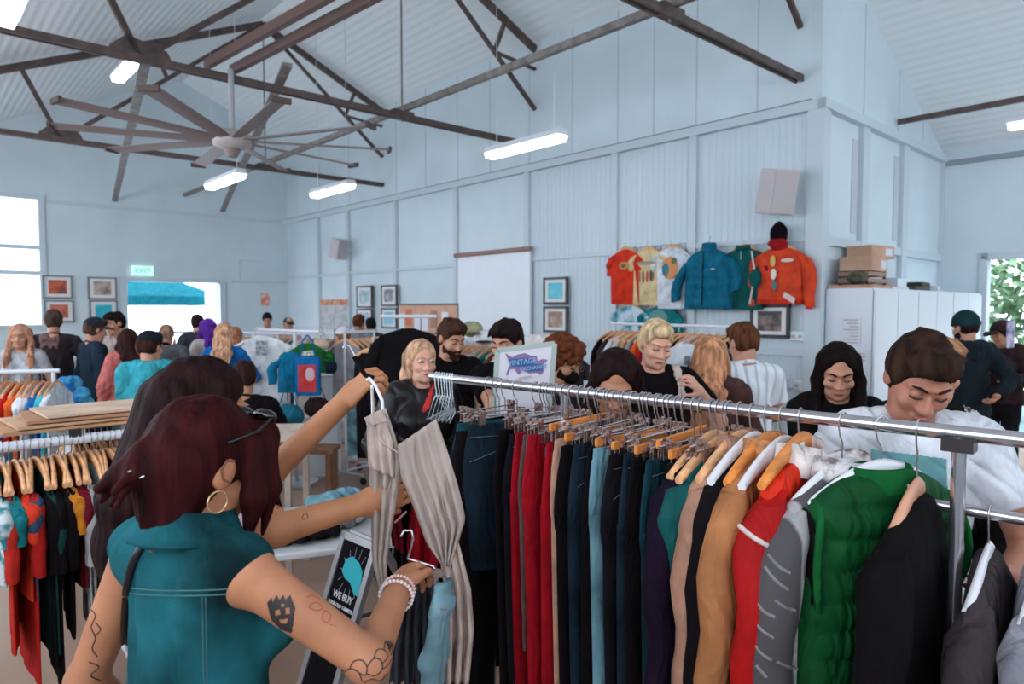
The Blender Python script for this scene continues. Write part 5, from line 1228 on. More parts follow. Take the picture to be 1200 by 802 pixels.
for i, (x, k, m_, ln, lb, dr, hw_, st_) in enumerate(main):
    p = rail_px(x); yw = GYAW + 0.06 * math.sin(i * 2.1)
    if k == 'b': yw -= 0.34
    trousers(p, yw, m_, lb, length=ln, hw=hw_, drop=dr, ph=i * 1.7, stitch=st_, th=0.018 if k == 't' else 0.022, name='hanging_trousers' if k == 't' else 'hanging_shorts', cat='trousers' if k == 't' else 'shorts', flare=1.0)
    hanger('woodclip' if i in (11, 15, 17, 19) else 'clip', p, yw, RR, 'clip hanger carrying the ' + ' '.join(lb.replace(',', '').split()[:12]), hw=hw_ * 0.88, drop=dr - 0.032)
for x, lb in ((580, 'long black dress hanging behind the denim shorts'), (585, 'long black pleated skirt hanging right behind the teal-blue denim shorts')):
    trousers(rail_px(x), GYAW, BLKC, lb, length=1.15, hw=0.2, th=0.03, drop=0.15, ph=x, name='hanging_skirt', cat='skirt')
    hanger('clip', rail_px(x), GYAW, RR, 'clip hanger carrying the ' + lb.split(' hanging')[0], hw=0.17, drop=0.118)
# extra bunched clip hangers whose trousers are hidden
for i in range(22):
    x = 640 + i * 10.2 + 2 * math.sin(i * 3.1); p = rail_px(x)
    hanger('woodclip' if i % 6 == 4 else 'clip', p, GYAW + 0.1 * math.sin(i * 1.7), RR, 'bare %s clip hanger, %s from left of those crowded on the chrome rack' % ('wooden' if i % 6 == 4 else 'metal', ORD[i]), hw=0.15 + 0.01 * (i % 3), drop=0.085 + 0.012 * (i % 4))
# jackets and tops at the near end
VEL = cloth((24, 12, 30), 'dark_purple_velvet')
top_garment(rail_px(836), GYAW, VEL, 'dark purple velvet jacket hanging right of the trousers', 'jacket', 1.0, 0.52, 0.21, 0.028, 0.008, name='hanging_jacket', ph=1)
hanger('wood', rail_px(836), GYAW, RR, 'wooden hanger inside the dark purple velvet jacket')
top_garment(rail_px(851), GYAW - 0.03, cloth((14, 74, 72), 'bottle_green_satin', rough=0.5), 'bottle green satin top with one shoulder showing beside the purple jacket', 'shirt', 0.62, 0.2, 0.20, 0.018, 0.006, name='hanging_shirt', ph=2)
hanger('wood', rail_px(851), GYAW - 0.03, RR, 'pale wooden hanger holding the bottle green satin top', hw=0.21)
TANM = cloth((160, 116, 96), 'beige_nylon', rough=0.6)
top_garment(rail_px(868), GYAW + 0.02, TANM, 'beige jacket with small pointed collar left of the black jacket', 'jacket', 0.78, 0.55, 0.215, 0.028, 0.009, name='hanging_jacket', ph=3, collar=0.1)
hanger('wood', rail_px(868), GYAW + 0.02, RR, 'pale curved wooden hanger above the beige jacket', hw=0.2, drop=0.075)
top_garment(rail_px(883), GYAW, BLKC, 'black jacket hanging between the beige jacket and the sherpa coat', 'jacket', 0.85, 0.56, 0.215, 0.03, 0.008, name='hanging_jacket', ph=4)
hanger('plastic', rail_px(883), GYAW, RR, 'white plastic hanger above the black jacket', drop=0.075)
SHER = cloth((160, 104, 66), 'tan_suede', var=0.12)
FLE = mat('sherpa_fleece', (184, 122, 76), rough=0.95, bump=1.0, bs=160, var=0.2, vs=70)
top_garment(rail_px(900), GYAW + 0.02, SHER, 'tan suede coat with fluffy sherpa collar', 'coat', 0.95, 0.62, 0.225, 0.034, 0.012, name='hanging_coat', ph=5, collar=0.22, cm=FLE)
hanger('wood', rail_px(900), GYAW + 0.02, RR, 'orange wooden hanger with paper sticker above the sherpa coat', m=WOODO, hw=0.2, drop=0.07)
hanger('plastic', rail_px(918), GYAW, RR, 'white plastic hanger between the sherpa coat and the red jacket', hw=0.2, drop=0.075)
REDN = cloth((196, 44, 24), 'orange_red_nylon', rough=0.55)
top_garment(rail_px(940), GYAW + 0.03, REDN, 'orange-red sports jacket with pale trim and collar', 'jacket', 0.74, 0.58, 0.225, 0.033, 0.015, name='hanging_jacket', ph=6, collar=0.18, cm=cloth((222, 206, 200), 'pale_trim'), sm=cloth((160, 20, 20), 'red_sleeve', rough=0.6))
hw_o = hanger('wood', rail_px(940), GYAW + 0.03, RR, 'large orange wooden hanger with square paper sticker holding the red jacket', m=WOODO, hw=0.21, drop=0.06)
GRS = mat('grey_zigzag_knit', (76, 70, 72), rough=0.95, kind='wave', vs=2.2, stretch=(1, 1, 2.2), col2=(160, 154, 154), bump=0.7, bs=260)
top_garment(rail_px(990), GYAW - 0.2, GRS, 'grey knitted jumper with pale slashes between the red jacket and green gilet', 'jumper', 0.72, 0.58, 0.22, 0.034, 0.009, name='hanging_jumper', ph=7, collar=0.12, cm=mat('mottled_fur', (120, 104, 104), col2=(210, 200, 200), vs=30, rough=0.95, bump=1.0, bs=120), drop=0.11)
hanger('plastic', rail_px(990), GYAW - 0.2, RR, 'hidden hanger inside the grey knitted jumper', drop=0.11)
# green quilted vest: own mesh with quilt rolls
def quilted_vest(p, yaw, lab):
    L = frame_of(p, yaw); z0 = -0.10; ro = root('quilted_gilet', L(0, 0, z0 - 0.62), yaw, lab, 'gilet')
    GR = cloth((12, 66, 32), 'green_nylon', rough=0.6, var=0.15); rings = []; N = 72
    for k in range(N + 1):
        t = k / N; z = z0 - 0.008 - 0.61 * t; w_ = 0.075 + 0.155 * min(1, t / 0.13) ** 0.6; hole = math.exp(-((t - 0.24) / 0.12) ** 2) * 0.03
        th_ = 0.03 + 0.028 * min(1, t * 6) + 0.012 * abs(math.sin(t * math.pi * 9)) ** 0.6
        rings.append(ringpts(L, z, w_ - hole, th_, 40, 0.002, 1.0, kx=12))
    MB().loft(rings).build('quilted_body', GR, ro)
    for s in (-1, 1):
        pts = []; 
        for q in range(20):
            a = 2 * math.pi * q / 20; pts.append(L(s * (0.205 + 0.02 * math.cos(a * 2)), 0.05 * math.cos(a), z0 - 0.20 - 0.135 * math.sin(a)))
        ah = MB().tube(pts, 0.009, 8, closed=True).build('armhole_trim', cloth((16, 80, 38), 'green_trim'), ro)
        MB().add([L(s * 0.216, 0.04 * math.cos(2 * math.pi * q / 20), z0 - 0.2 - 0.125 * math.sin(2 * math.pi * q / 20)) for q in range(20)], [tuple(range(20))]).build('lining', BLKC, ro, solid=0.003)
    cr = [[L(0.085 * k * math.cos(a), 0.052 * k * math.sin(a), z0 - 0.03 + dz) for a in [2 * math.pi * q / 24 for q in range(24)]] for dz, k in ((-0.02, 1.1), (0.01, 1.0), (0.028, 0.98), (0.036, 0.9), (0.026, 0.8), (-0.01, 0.78))]
    MB().loft(cr, cap=False).build('collar', cloth((16, 80, 38), 'green_trim'), ro)
    MB().tube([L(0.0, -0.075, z0 - 0.02 - 0.58 * q / 8) for q in range(9)], 0.004, 6).build('zip', WIRE, ro)
quilted_vest(rail_px(1036), GYAW - 0.48, 'green quilted gilet with stand-up collar and dark armhole')
hanger('plastic', rail_px(1036), GYAW - 0.48, RR, 'hidden hanger inside the green quilted gilet', drop=0.1)
top_garment(rail_px(1079), GYAW + 0.02, cloth((14, 10, 12), 'black_fleece', bump=0.6, bs=400), 'black sweatshirt on a pale wooden hanger at the right end of the chrome rack', 'sweatshirt', 0.78, 0.58, 0.225, 0.036, 0.007, name='hanging_sweatshirt', ph=8, drop=0.155)
hanger('wood', rail_px(1079), GYAW + 0.02, RR, 'pale pinkish wooden hanger in the neck of the black sweatshirt', m=mat('pinkish_hanger_wood', (206, 146, 116), rough=0.45), hw=0.15, drop=0.13)
# small marks: stickers and tags
def sticker(p, yaw, dx, dz, w_, h_, lab, m_, parent):
    L = frame_of(p, yaw); MB().box(L(dx, -0.017, dz), (w_, 0.002, h_), rz=yaw).build('paper_sticker', m_, parent, label=lab)
sticker(rail_px(940), GYAW + 0.03, -0.035, -0.075, 0.03, 0.03, 'square pale paper sticker', mat('paper_white', (214, 214, 220)), hw_o)
# second rack lower at the right edge
ZS = 1.40
s0, s1 = PZ(1128, 597, ZS), PZ(1128, 597, ZS) + rd * 1.0
rack(s0 - rd * 0.15 + Vector((0, 0, 0)), s1, 0.013, CHROME, 'low chrome rack at the bottom right corner in front of the long one', posts=(0.5, 0.95))
for i, (tt, cc, lb, hw_) in enumerate(((0.05, (58, 50, 52), 'charcoal jacket, leftmost on the low rack in the bottom right corner', .2), (0.14, (128, 124, 132), 'mid grey jumper on the low rack in the bottom right corner', .21), (0.23, (196, 128, 76), 'tan orange coat on the low rack in the bottom right corner', .22), (0.33, (24, 130, 136), 'teal sweatshirt on the low rack in the bottom right corner', .21), (0.43, (178, 34, 58), 'crimson jumper, rightmost on the low rack in the bottom right corner', .21))):
    p = s0 + rd * tt; top_garment(p, GYAW + 0.05, cloth(cc), lb, 'jacket' if i in (0, 2) else 'jumper', 0.75, 0.55, hw_, 0.03, 0.008, name='hanging_jacket' if i in (0, 2) else 'hanging_jumper', ph=i * 2)
    hanger('plastic', p, GYAW + 0.05, 0.013, 'white hanger of the ' + lb.split(',')[0] if ',' in lb else 'white hanger of the ' + lb, hw=0.18)
# ================================================================== LEFT RACK (near), its shelf and cardboard
ZL = 1.28
la, lb_ = PZ(-70, 533, ZL), PZ(178, 505, ZL)
ld = (lb_ - la).normalized(); lg = Vector((-ld.y, ld.x, 0))
lr = root('clothes_rack', ((la + lb_) / 2).xy.to_3d(), 0, 'white double clothes rack at the left with cardboard stacked on top', 'clothes rack')
MB().tube([la, lb_], 0.022, 12).build('rail', WHITEMET, lr)
back = lg * 0.42
MB().tube([la + back, lb_ + back], 0.022, 12).build('rail', WHITEMET, lr)
for x in (84, 160):
    v = ray(x, 400); k = v.x / v.y; t = (k * la.y - la.x) / (ld.x - k * ld.y); q = la + ld * t
    MB().bar(q + Vector((0, 0, 0.03)), q + back + Vector((0, 0, 0.03)), 0.04, 0.03).build('cross_tube', WHITEMET, lr)
    MB().box(q - lg * 0.012 + Vector((0, 0, 0.03)), (0.046, 0.014, 0.036), rz=math.atan2(ld.y, ld.x)).build('end_cap', mat('black_rubber', (24, 20, 24)), lr)
for e in (la + ld * 0.05, lb_ + ld * -0.02):
    for o_ in (Vector((0, 0, 0)), back):
        MB().tube([(e + o_).xy.to_3d() + Vector((0, 0, 0.05)), e + o_], 0.018, 8).build('post', WHITEMET, lr)
    MB().tube([e.xy.to_3d() + Vector((0, 0, 0.07)) - lg * 0.1, (e + back).xy.to_3d() + Vector((0, 0, 0.07)) + lg * 0.1], 0.018, 8).build('foot', WHITEMET, lr)
v = ray(84, 400); k = v.x / v.y; t = (k * la.y - la.x) / (ld.x - k * ld.y); q0 = la + ld * t + lg * 0.21
for i, (dz, sx, sy, a) in enumerate(((0.05, .62, .40, .0), (0.068, .60, .38, .05), (0.086, .55, .40, -.06), (0.104, .5, .36, .03))):
    mb = MB(); mb.box(q0 + ld * (0.06 + 0.03 * i) + Vector((0, 0, dz)), (sx, sy, 0.012), rz=math.atan2(ld.y, ld.x) + a)
    mb.build('cardboard_sheet', mat('cardboard_%d' % i, [(180, 130, 92), (192, 150, 116), (170, 120, 86), (196, 166, 142)][i], var=0.1), label=['lowest cardboard sheet of the stack on the white rack', 'second cardboard sheet up of the stack on the white rack', 'third cardboard sheet up of the stack on the white rack', 'topmost pale cardboard sheet of the stack on the white rack'][i], cat='cardboard')
seqL = [('turquoise', (64, 150, 160), 'patterned shirt', 0.42, 1), ('teal', (26, 110, 116), 'shirt', 0.4, 0), ('red', (190, 46, 34), 'long t-shirt', 0.7, 0), ('orange-red', (204, 58, 34), 't-shirt', 0.5, 0), ('red', (178, 34, 30), 'long t-shirt', 0.85, 0), ('slate blue', (54, 72, 96), 't-shirt', 0.5, 0), ('dark green', (20, 58, 52), 'shirt', 0.75, 0), ('black', (17, 12, 15), 'shirt', 0.8, 0), ('black', (17, 12, 15), 'jumper', 0.9, 0), ('mustard', (188, 112, 34), 'vest top', 0.35, 0),
        ('black', (17, 12, 15), 'patterned top', 0.7, 0), ('maroon', (100, 20, 34), 't-shirt', 0.5, 0), ('pale grey', (150, 146, 144), 't-shirt', 0.55, 0), ('grey', (170, 166, 164), 'shirt', 0.72, 0), ('pale mint', (164, 190, 184), 't-shirt', 0.5, 0), ('lime green', (128, 168, 58), 't-shirt', 0.55, 0), ('grey-lime', (140, 150, 110), 'long top', 0.75, 0), ('maroon', (70, 16, 28), 'shirt', 0.75, 0),
        ('white', (196, 196, 200), 't-shirt with a green hem', 0.42, 2), ('black', (17, 12, 15), 'shirt', 0.8, 0), ('purple', (96, 74, 130), 'patterned blouse', 0.45, 3), ('pale grey', (150, 150, 158), 'vest top', 0.4, 0), ('olive', (96, 104, 60), 'tie-dyed t-shirt', 0.55, 0), ('teal', (22, 110, 116), 'top', 0.5, 0), ('black', (17, 12, 15), 'coat', 0.9, 0)]
for i, (cn, col, kd, ln, sp) in enumerate(seqL):
    t = (i + 0.6) / len(seqL); p = la.lerp(lb_, 0.2 + 0.8 * t); yw = math.atan2(ld.y, ld.x) + math.pi / 2 + 0.12 * math.sin(i * 2.3)
    m_ = {0: lambda: cloth(col), 1: lambda: mat('teal_white_pattern', (40, 120, 130), col2=(200, 205, 205), vs=16, rough=0.9), 2: lambda: cloth(col), 3: lambda: mat('purple_pattern', (92, 74, 140), col2=(170, 160, 190), vs=40, rough=0.9)}[sp]()
    lab = '%s %s, %s garment from left on the white double rack' % (cn, kd, ORD[i])
    g = top_garment(p, yw, m_, lab, 't-shirt' if 't-shirt' in kd else 'top', length=ln, sleeve=0.16 if ln < 0.7 else 0.3, hw=0.2, th=0.016, fold=0.007, ph=i * 1.1, name='hanging_t_shirt' if 't-shirt' in kd else 'hanging_shirt', drop=0.11, hem=cloth((24, 130, 74), 'green_hem') if sp == 2 else None, cat=None) if False else top_garment(p, yw, m_, lab, 't-shirt' if 't-shirt' in kd else 'top', ln, 0.16 if ln < 0.7 else 0.3, 0.2, 0.009, 0.003, 0.11, 'hanging_t_shirt' if 't-shirt' in kd else 'hanging_shirt', None, False, None, i * 1.1, None, None, cloth((24, 130, 74), 'green_hem') if sp == 2 else None)
    hanger('wood', p, yw, 0.022, 'hanger of the %s %s, %s from left on the double rack' % (cn, kd, ORD[i]), hw=0.19, drop=0.075)
# garments on the rack's second rail
fill(la + back + ld * 0.5, lb_ + back, ZL, ['white', 'teal', 'black', 'maroon', 'grey', 'navy', 'tan', 'dark green', 'white', 'black'], "on the double rack's rear rail", low=True, length=0.6)

# ================================================================== RACKS FARTHER BACK
def rk(px0, py0, px1, py1, z, lab, m=WHITEMET, posts=(0.06, 0.94), rr=0.015, d0=None, d1=None):
    a = PZ(px0, py0, z) if d0 is None else GP(px0, d0, z); b = PZ(px1, py1, z) if d1 is None else GP(px1, d1, z)
    rack(a, b, rr, m, lab, posts=posts); return a, b
a, b = rk(-60, 0, 68, 0, 1.4, 'white clothes rack behind the white double one, in front of the man in washed black', d0=4.75, d1=4.95)
fill(a, b, 1.4, ['turquoise', ('white', 'shirt'), 'teal', 'cream', ('dark green', 'shirt'), 'teal', 'white', 'pale blue', 'red', 'orange', 'white', 'pale grey', 'blue', 'turquoise', 'white'], 'on the rack behind the double rack', length=0.5, sleeve=0.14)
# crumpled blue bundle at the end of that rack
mb = MB(); c = P(86, 462, 5.4)
for i in range(9): mb.ball(c + Vector((0.06 * math.cos(i * 2.1), 0.05 * math.sin(i * 1.3), 0.09 * math.sin(i * 1.9))), (0.07, 0.06, 0.06), 8)
mb.tube([(c.x, c.y, 0.02), (c.x, c.y, c.z)], 0.03, 8)
mb.build('clothes_bundle', mat('blue_tie_dye', (22, 108, 176), col2=(90, 180, 205), vs=8, rough=0.9), label='bright blue tie-dyed bundle of clothes on a stand right of the red t-shirt', cat='clothes')
# very long far rail with wooden hangers
a, b = rk(246, 388, 412, 391, 0, 'long far clothes rack along the far wall', d0=11.6, d1=10.9) if False else (GP(246, 11.6, 1.45), GP(412, 10.6, 1.45))
rack(a, b, 0.02, WHITEMET, 'long far clothes rack in front of the far wall', posts=(0.02, 0.5, 0.98))
fill(a, b, 1.45, ['brown', 'black', 'white', 'grey', 'navy', 'white', 'cream', 'white', 'charcoal', 'pale grey', 'white', 'tan', 'grey', 'teal', 'white', 'white', 'pale blue', 'olive', 'white', 'grey', 'brown', 'white'], 'on the long far rack', length=0.66)
a, b = GP(168, 10.0, 1.5), GP(232, 10.4, 1.5)
rack(a, b, 0.02, WHITEMET, 'far clothes rack in front of the bright doorway', posts=(0.05, 0.95))
fill(a, b, 1.5, [('black', 'jacket'), 'teal', ('dark green', 'jacket'), ('maroon', 'jacket'), 'white', 'pink', 'grey', 'purple'], 'on the rack before the bright doorway', length=0.75)
# pale t-shirts displayed facing out
def display_tee(px_, py_, d, yaw, col, lab, sc=1.0, name='display_t_shirt', cat='t-shirt', length=0.66, sleeve=0.17, art=None, hw=0.25, low=False, th=0.02):
    p = P(px_, py_, d); o = top_garment(p, yaw, cloth(col) if isinstance(col, tuple) else col, lab, cat, length, sleeve, hw, th, 0.008, 0.09, name, None, low, ph=px_)
    L = frame_of(p, yaw)
    if art:
        for (x, z, w_, h_, mm, nm) in art: MB().box(L(x, -th * 1.6 - 0.004, z), (w_, 0.004, h_), rz=yaw).build(nm, mm, o)
    return o, L
dark = mat('print_dark', (120, 116, 124)); 
dt, L = display_tee(307, 384, 7.4, 0.1, (226, 227, 230), 'white graphic t-shirt displayed facing out below the far heads, the upper one', art=[(0, -.22, .12, .16, mat('print_grey2', (150, 150, 156), var=.4, vs=40), 'print')], hw=0.24)
dt2, L = display_tee(312, 418, 7.2, 0.1, (218, 218, 222), 'long white t-shirt displayed below the upper white one', length=0.6, hw=0.2, sleeve=0.1)
dg, L = display_tee(360, 392, 6.9, 0.35, (34, 98, 44), 'dark green t-shirt with pale lettering on the outer end of the far display', length=0.32, hw=0.17, art=[(0, -.19, .14, .05, mat('print_pale', (170, 190, 160), var=.5, vs=50), 'print')], sleeve=0.12)
db, L = display_tee(340, 402, 6.8, 0.2, (20, 104, 140), 'teal blue jumper hanging left of the green t-shirt', length=0.42, hw=0.12, sleeve=0.25)
bag = root('tote_bag', P(361, 464, 6.6), 0.05, 'blue tote bag with a red and white print hanging on the far display', 'bag')
c = P(361, 441, 6.6); MB().box(c, (0.24, 0.06, 0.38)).build('bag_body', cloth((26, 96, 150)), bag, bevel=0.01)
MB().box(c + Vector((0.0, -0.034, -0.02)), (0.17, 0.004, 0.26)).build('red_panel', mat('panel_red', (190, 46, 50), var=.2), bag)
MB().ball(c + Vector((0.03, -0.036, 0.02)), (0.045, 0.004, 0.07), 8).build('pale_figure', mat('panel_pale', (206, 170, 176)), bag)
for s in (-1, 1): MB().tube([c + Vector((s * .07, 0, .18)), c + Vector((s * .05, 0, .34)), c + Vector((0, 0, .4))], 0.008, 6).build('strap', cloth((26, 96, 150)), bag)
# clothes display stand that carries them
sx = P(340, 395, 7.0); mb = MB(); mb.tube([(sx.x - 0.5, 7.5, 1.62), (sx.x + 0.35, 6.85, 1.62)], 0.015, 8); mb.build('display_rail', WHITEMET, label='short white rail carrying the displayed t-shirts and tote bag', cat='rail')
stp = root('display_stand', (sx.x, 7.1, 0), 0, 'white pole with base holding the short display rail', 'display stand')
MB().tube([(sx.x, 7.15, 0.02), (sx.x, 7.15, 1.62)], 0.02, 8).build('pole', WHITEMET, stp); MB().tube([(sx.x, 7.15, 0), (sx.x, 7.15, 0.03)], 0.22, 20).build('base', WHITEMET, stp)
# shelf crates under it
for i, (x, y, d, cc, lb2) in enumerate(((352, 500, 6.9, (150, 110, 84), 'low wooden bench with bags under the far display'),)):
    g = GP(x, d); o = root('bench', g, 0, lb2, 'bench'); MB().box(g + Vector((0, 0, 0.42)), (0.7, 0.35, 0.04)).build('seat', cloth(cc), o)
    for sx_ in (-.3, .3): MB().box(g + Vector((sx_, 0, 0.2)), (0.05, 0.3, 0.4)).build('leg', cloth(cc), o)
for x, y, d, cc, lb2, sz in ((338, 488, 6.7, (40, 110, 130), 'teal shoulder bag hanging at the end of the bench', .16), (372, 478, 6.9, (52, 36, 34), 'dark brown satchel standing on the bench', .14), (386, 430, 7.3, (40, 50, 70), 'navy baseball cap hanging at the far display', .1), (376, 404, 7.1, (196, 170, 150), 'beige cap hanging above the navy cap at the far display', .09)):
    c = P(x, y, d); o = root('bag' if 'cap' not in lb2 else 'baseball_cap', c, 0, lb2, 'bag' if 'cap' not in lb2 else 'cap')
    MB().ball(c, (sz, sz * .6, sz * .8), 8).build('crown' if 'cap' in lb2 else 'body', cloth(cc), o); MB().tube([c + Vector((-sz * .8, 0, 0)), c + Vector((0, 0, sz * 2.2)), c + Vector((sz * .8, 0, 0))], 0.008, 5).build('strap', cloth(cc), o)
# white panel right of the bags
pn = root('white_box', GP(380, 7.6), 0.1, 'tall white plinth box standing beside the man in the white t-shirt', 'plinth')
MB().box(GP(380, 7.6, 0.55), (0.3, 0.3, 1.1), rz=0.1).build('plinth_body', mat('white_laminate', (222, 224, 232)), pn, bevel=0.005); MB().box(GP(380, 7.6, 1.11), (0.32, 0.32, 0.02), rz=0.1).build('plinth_top', TRIM, pn)
# beige poster on a stand
c = P(392, 369, 9.4); ps = root('poster_stand', GP(392, 9.4), 0, 'grey poster with orange patterned top edge on a stand above the far racks', 'poster')
MB().box(c, (0.36, 0.02, 0.4)).build('poster_sheet', mat('poster_grey', (168, 170, 174), col2=(190, 190, 192), vs=12), ps); MB().box(c + Vector((0.0, -0.004, 0.17)), (0.38, 0.026, 0.08)).build('poster_header', mat('poster_orange', (186, 118, 84), col2=(210, 160, 130), vs=30), ps)
MB().tube([GP(392, 9.41, 0.0), c], 0.012, 6).build('pole', STEELG, ps); MB().tube([GP(392, 9.41, 0.0), GP(392, 9.41, 0.03)], 0.2, 16).build('base', STEELG, ps)
# folding chair and desk near the seated person
sc_ = P(286, 424, 5.4); ch = root('folding_chair', (sc_.x + 0.0, 5.35, 0), 0.1, 'black folding chair carrying the seated person in black', 'chair')
CB = mat('chair_black_metal', (30, 26, 30), rough=0.4)
def LC(x, y, z): return Vector((sc_.x + x, 5.42 + y, z))
MB().box(LC(0, 0.1, 0.42), (0.42, 0.42, 0.03)).build('seat', CB, ch); MB().box(LC(0.0, -0.17, 0.76), (0.42, 0.02, 0.14)).build('backrest', CB, ch)
for s in (-1, 1):
    MB().tube([LC(s * .21, -.18, .84), LC(s * .21, .28, 0.0)], 0.012, 6).build('leg', CB, ch); MB().tube([LC(s * .19, .2, .42), LC(s * .19, -.2, 0.0)], 0.012, 6).build('leg', CB, ch)
tb = root('wooden_table', GP(290, 4.6), 0, 'pale wooden table in front of the seated person, left of the woman with long hair', 'table')
MB().box(GP(282, 4.75, 0.98), (0.85, 0.5, 0.04), rz=0.1).build('table_top', mat('pale_table_wood', (196, 176, 160), var=.1), tb)
for dx in (-.38, .38):
    for dy in (-.2, .2): MB().box(GP(282, 4.75, 0.48) + Vector((dx, dy, 0)), (0.04, 0.04, 0.96)).build('leg', mat('pale_table_wood', (196, 176, 160)), tb)
# rack with black and teal trousers behind the bomber-jacket woman
a, b = GP(418, 5.9, 1.62), GP(472, 6.9, 1.62)
a, b = PZ(437, 397, 1.6), PZ(470, 394, 1.6)
rack(a, b, 0.016, mat('beige_rack_tube', (196, 170, 156), rough=.4), 'beige-tube clothes rack with dark trousers left of the blond woman', posts=(0.02, 0.98))
fill(a, b, 1.6, [('black', 'trousers'), ('charcoal', 'trousers'), ('brown', 'trousers'), ('black', 'trousers'), ('teal', 'trousers'), ('dark green', 'trousers'), ('teal', 'trousers'), ('charcoal', 'trousers')], 'on the beige-tube rack', hangers='wood')
a, b = GP(402, 7.2, 1.6), GP(440, 7.6, 1.6)
rack(a, b, 0.016, WHITEMET, 'white clothes rack half hidden behind the beige-tube rack', posts=(0.05, 0.95))
fill(a, b, 1.6, ['grey', 'black', 'teal', 'white', 'dark green', 'grey'], 'on the rack behind the beige-tube one')
display_tee(478, 372, 5.6, 0.15, (20, 17, 20), 'large black jumper hanging facing out behind the blond woman', name='hanging_jumper', cat='jumper', length=0.75, sleeve=0.5, hw=0.25)
MB().tube([P(446, 371, 5.6), P(512, 371, 5.6)], 0.014, 8).build('display_rail', WHITEMET, label='white rail holding the large black jumper behind the blond woman', cat='rail')
# wall rack between the bearded men
a, b = PZ(536, 405, 1.55), PZ(668, 400, 1.55)
a, b = GP(536, 6.4, 1.58), GP(672, 5.6, 1.58)
rack(a, b, 0.016, WHITEMET, 'white clothes rack standing behind the white board and the two bearded men', posts=(0.04, 0.96))
fill(a, b, 1.58, ['cream', 'tan', 'pink', 'white', 'turquoise', 'teal', 'brown', 'white', 'charcoal', 'white', 'cream', 'grey', 'white', 'tan', 'brown', 'charcoal'], 'on the rack behind the white board', length=0.68)
for i, (x, y, cc, bc, lb2) in enumerate(((566, 396, (214, 210, 214), (60, 42, 40), 'white baseball cap with dark peak hanging left of the bearded man touching his chin'), (612, 402, (216, 210, 208), (190, 185, 180), 'white cap on top of the rack, left one of three above the white board'), (627, 401, (214, 206, 204), (190, 185, 180), 'white cap on top of the rack, middle one of three above the white board'), (641, 401, (212, 204, 200), (190, 185, 180), 'white cap on top of the rack, right one of three above the white board'), (553, 386, (150, 150, 120), (120, 110, 80), 'olive cap hanging above the white cap with a dark peak'))):
    c = P(x, y, 5.7); o = root('baseball_cap', c, 0, lb2, 'cap'); MB().ball(c, (0.095, 0.1, 0.07), 9).build('crown', cloth(cc), o); MB().ball(c + Vector((0.01, -0.1, -0.03)), (0.07, 0.06, 0.012), 8).build('peak', cloth(bc), o)
# rack beside the long wall with hoodies
a, b = PZ(716, 383, 1.7), PZ(866, 388, 1.7); a = GP(716, 6.9, 1.7); b = GP(866, 5.6, 1.7)
rack(a, b, 0.014, WHITEMET, 'white clothes rack along the long wall under the hanging t-shirts', posts=(0.03, 0.97))
fill(a, b, 1.7, ['black', 'charcoal', 'white', 'cream', 'tan', 'grey', 'orange', 'red', 'blue', 'charcoal', 'brown', 'black', 'white', 'grey', 'charcoal', 'pale grey', 'olive', 'black'], 'on the rack along the long wall', length=0.8, sleeve=0.4)
display_tee(803, 390, 5.45, 0.3, (206, 206, 212), 'white jumper with a red stripe hanging facing out behind the long-haired blond woman', name='hanging_jumper', cat='jumper', length=0.66, sleeve=0.45, art=[(0, -.36, .3, .02, mat('stripe_red', (180, 90, 90)), 'stripe'), (0, -.22, .05, .07, dark, 'emblem')], hw=0.22)
display_tee(848, 396, 5.4, 0.2, (40, 56, 56), 'dark green jacket facing out left of the boy in white', name='hanging_jacket', cat='jacket', length=0.6, sleeve=0.45)

# ================================================================== CLOTHES HUNG ON THE LONG WALL
def on_wall(px_, py_, off=0.14):
    t_ = (px_ - CX) / F; d = WX / (SA + CA * t_); c = P(px_, py_, d); return c + (RW(-off, 0) - RW(0, 0))
WY = RA - math.pi / 2 + math.pi                       # x axis runs along the wall, seen from inside the hall
WYA = math.atan2(-(RW(0, 1) - RW(0, 0)).y, -(RW(0, 1) - RW(0, 0)).x)
def wall_tee(px_, py_, col, lab, length, hw, sleeve, **k):
    p = on_wall(px_, py_); o = top_garment(p, WYA, col if not isinstance(col, tuple) else cloth(col), lab, k.pop('cat', 't-shirt'), length, sleeve, hw, k.pop('th', 0.018), k.pop('fold', 0.012), 0.07, k.pop('name', 'hanging_t_shirt'), ph=px_, **k)
    hanger('wood', p, WYA, 0.01, 'wall hanger of the ' + lab.split(' hanging')[0].split(' on the wall')[0], hw=hw * 0.8, drop=0.05); return o, frame_of(p, WYA)
def art(L, items, o, th=0.035):
    for (x, z, w_, h_, c, nm) in items:
        mb = MB(); n = 12; mb.poly([L(x + w_ / 2 * math.cos(2 * math.pi * k / n) * (1.0 if nm == 'round' else 1.2), -th, z + h_ / 2 * math.sin(2 * math.pi * k / n)) for k in range(n)], L(0, 1, 0) - L(0, 0, 0), 0.004); mb.build('print', mat('art_%d_%d_%d' % c, c), o)
o, L = wall_tee(741, 287, (198, 52, 34), 'red t-shirt with a small gold emblem hanging on the wall', 0.72, 0.22, 0.26); art(L, [(0, -.28, .13, .1, (190, 150, 80), 'r'), (0, -.28, .08, .06, (120, 50, 40), 'r')], o)
o, L = wall_tee(767, 286, (206, 184, 140), 'cream t-shirt with a row of red figures on the wall', 0.72, 0.21, 0.2); art(L, [(-.1, -.42, .035, .14, (190, 90, 70), 'r'), (-.04, -.42, .035, .15, (120, 90, 80), 'r'), (.02, -.42, .035, .15, (196, 80, 60), 'r'), (.08, -.41, .035, .14, (90, 80, 80), 'r'), (0, -.25, .26, .05, (150, 140, 120), 'r')], o)
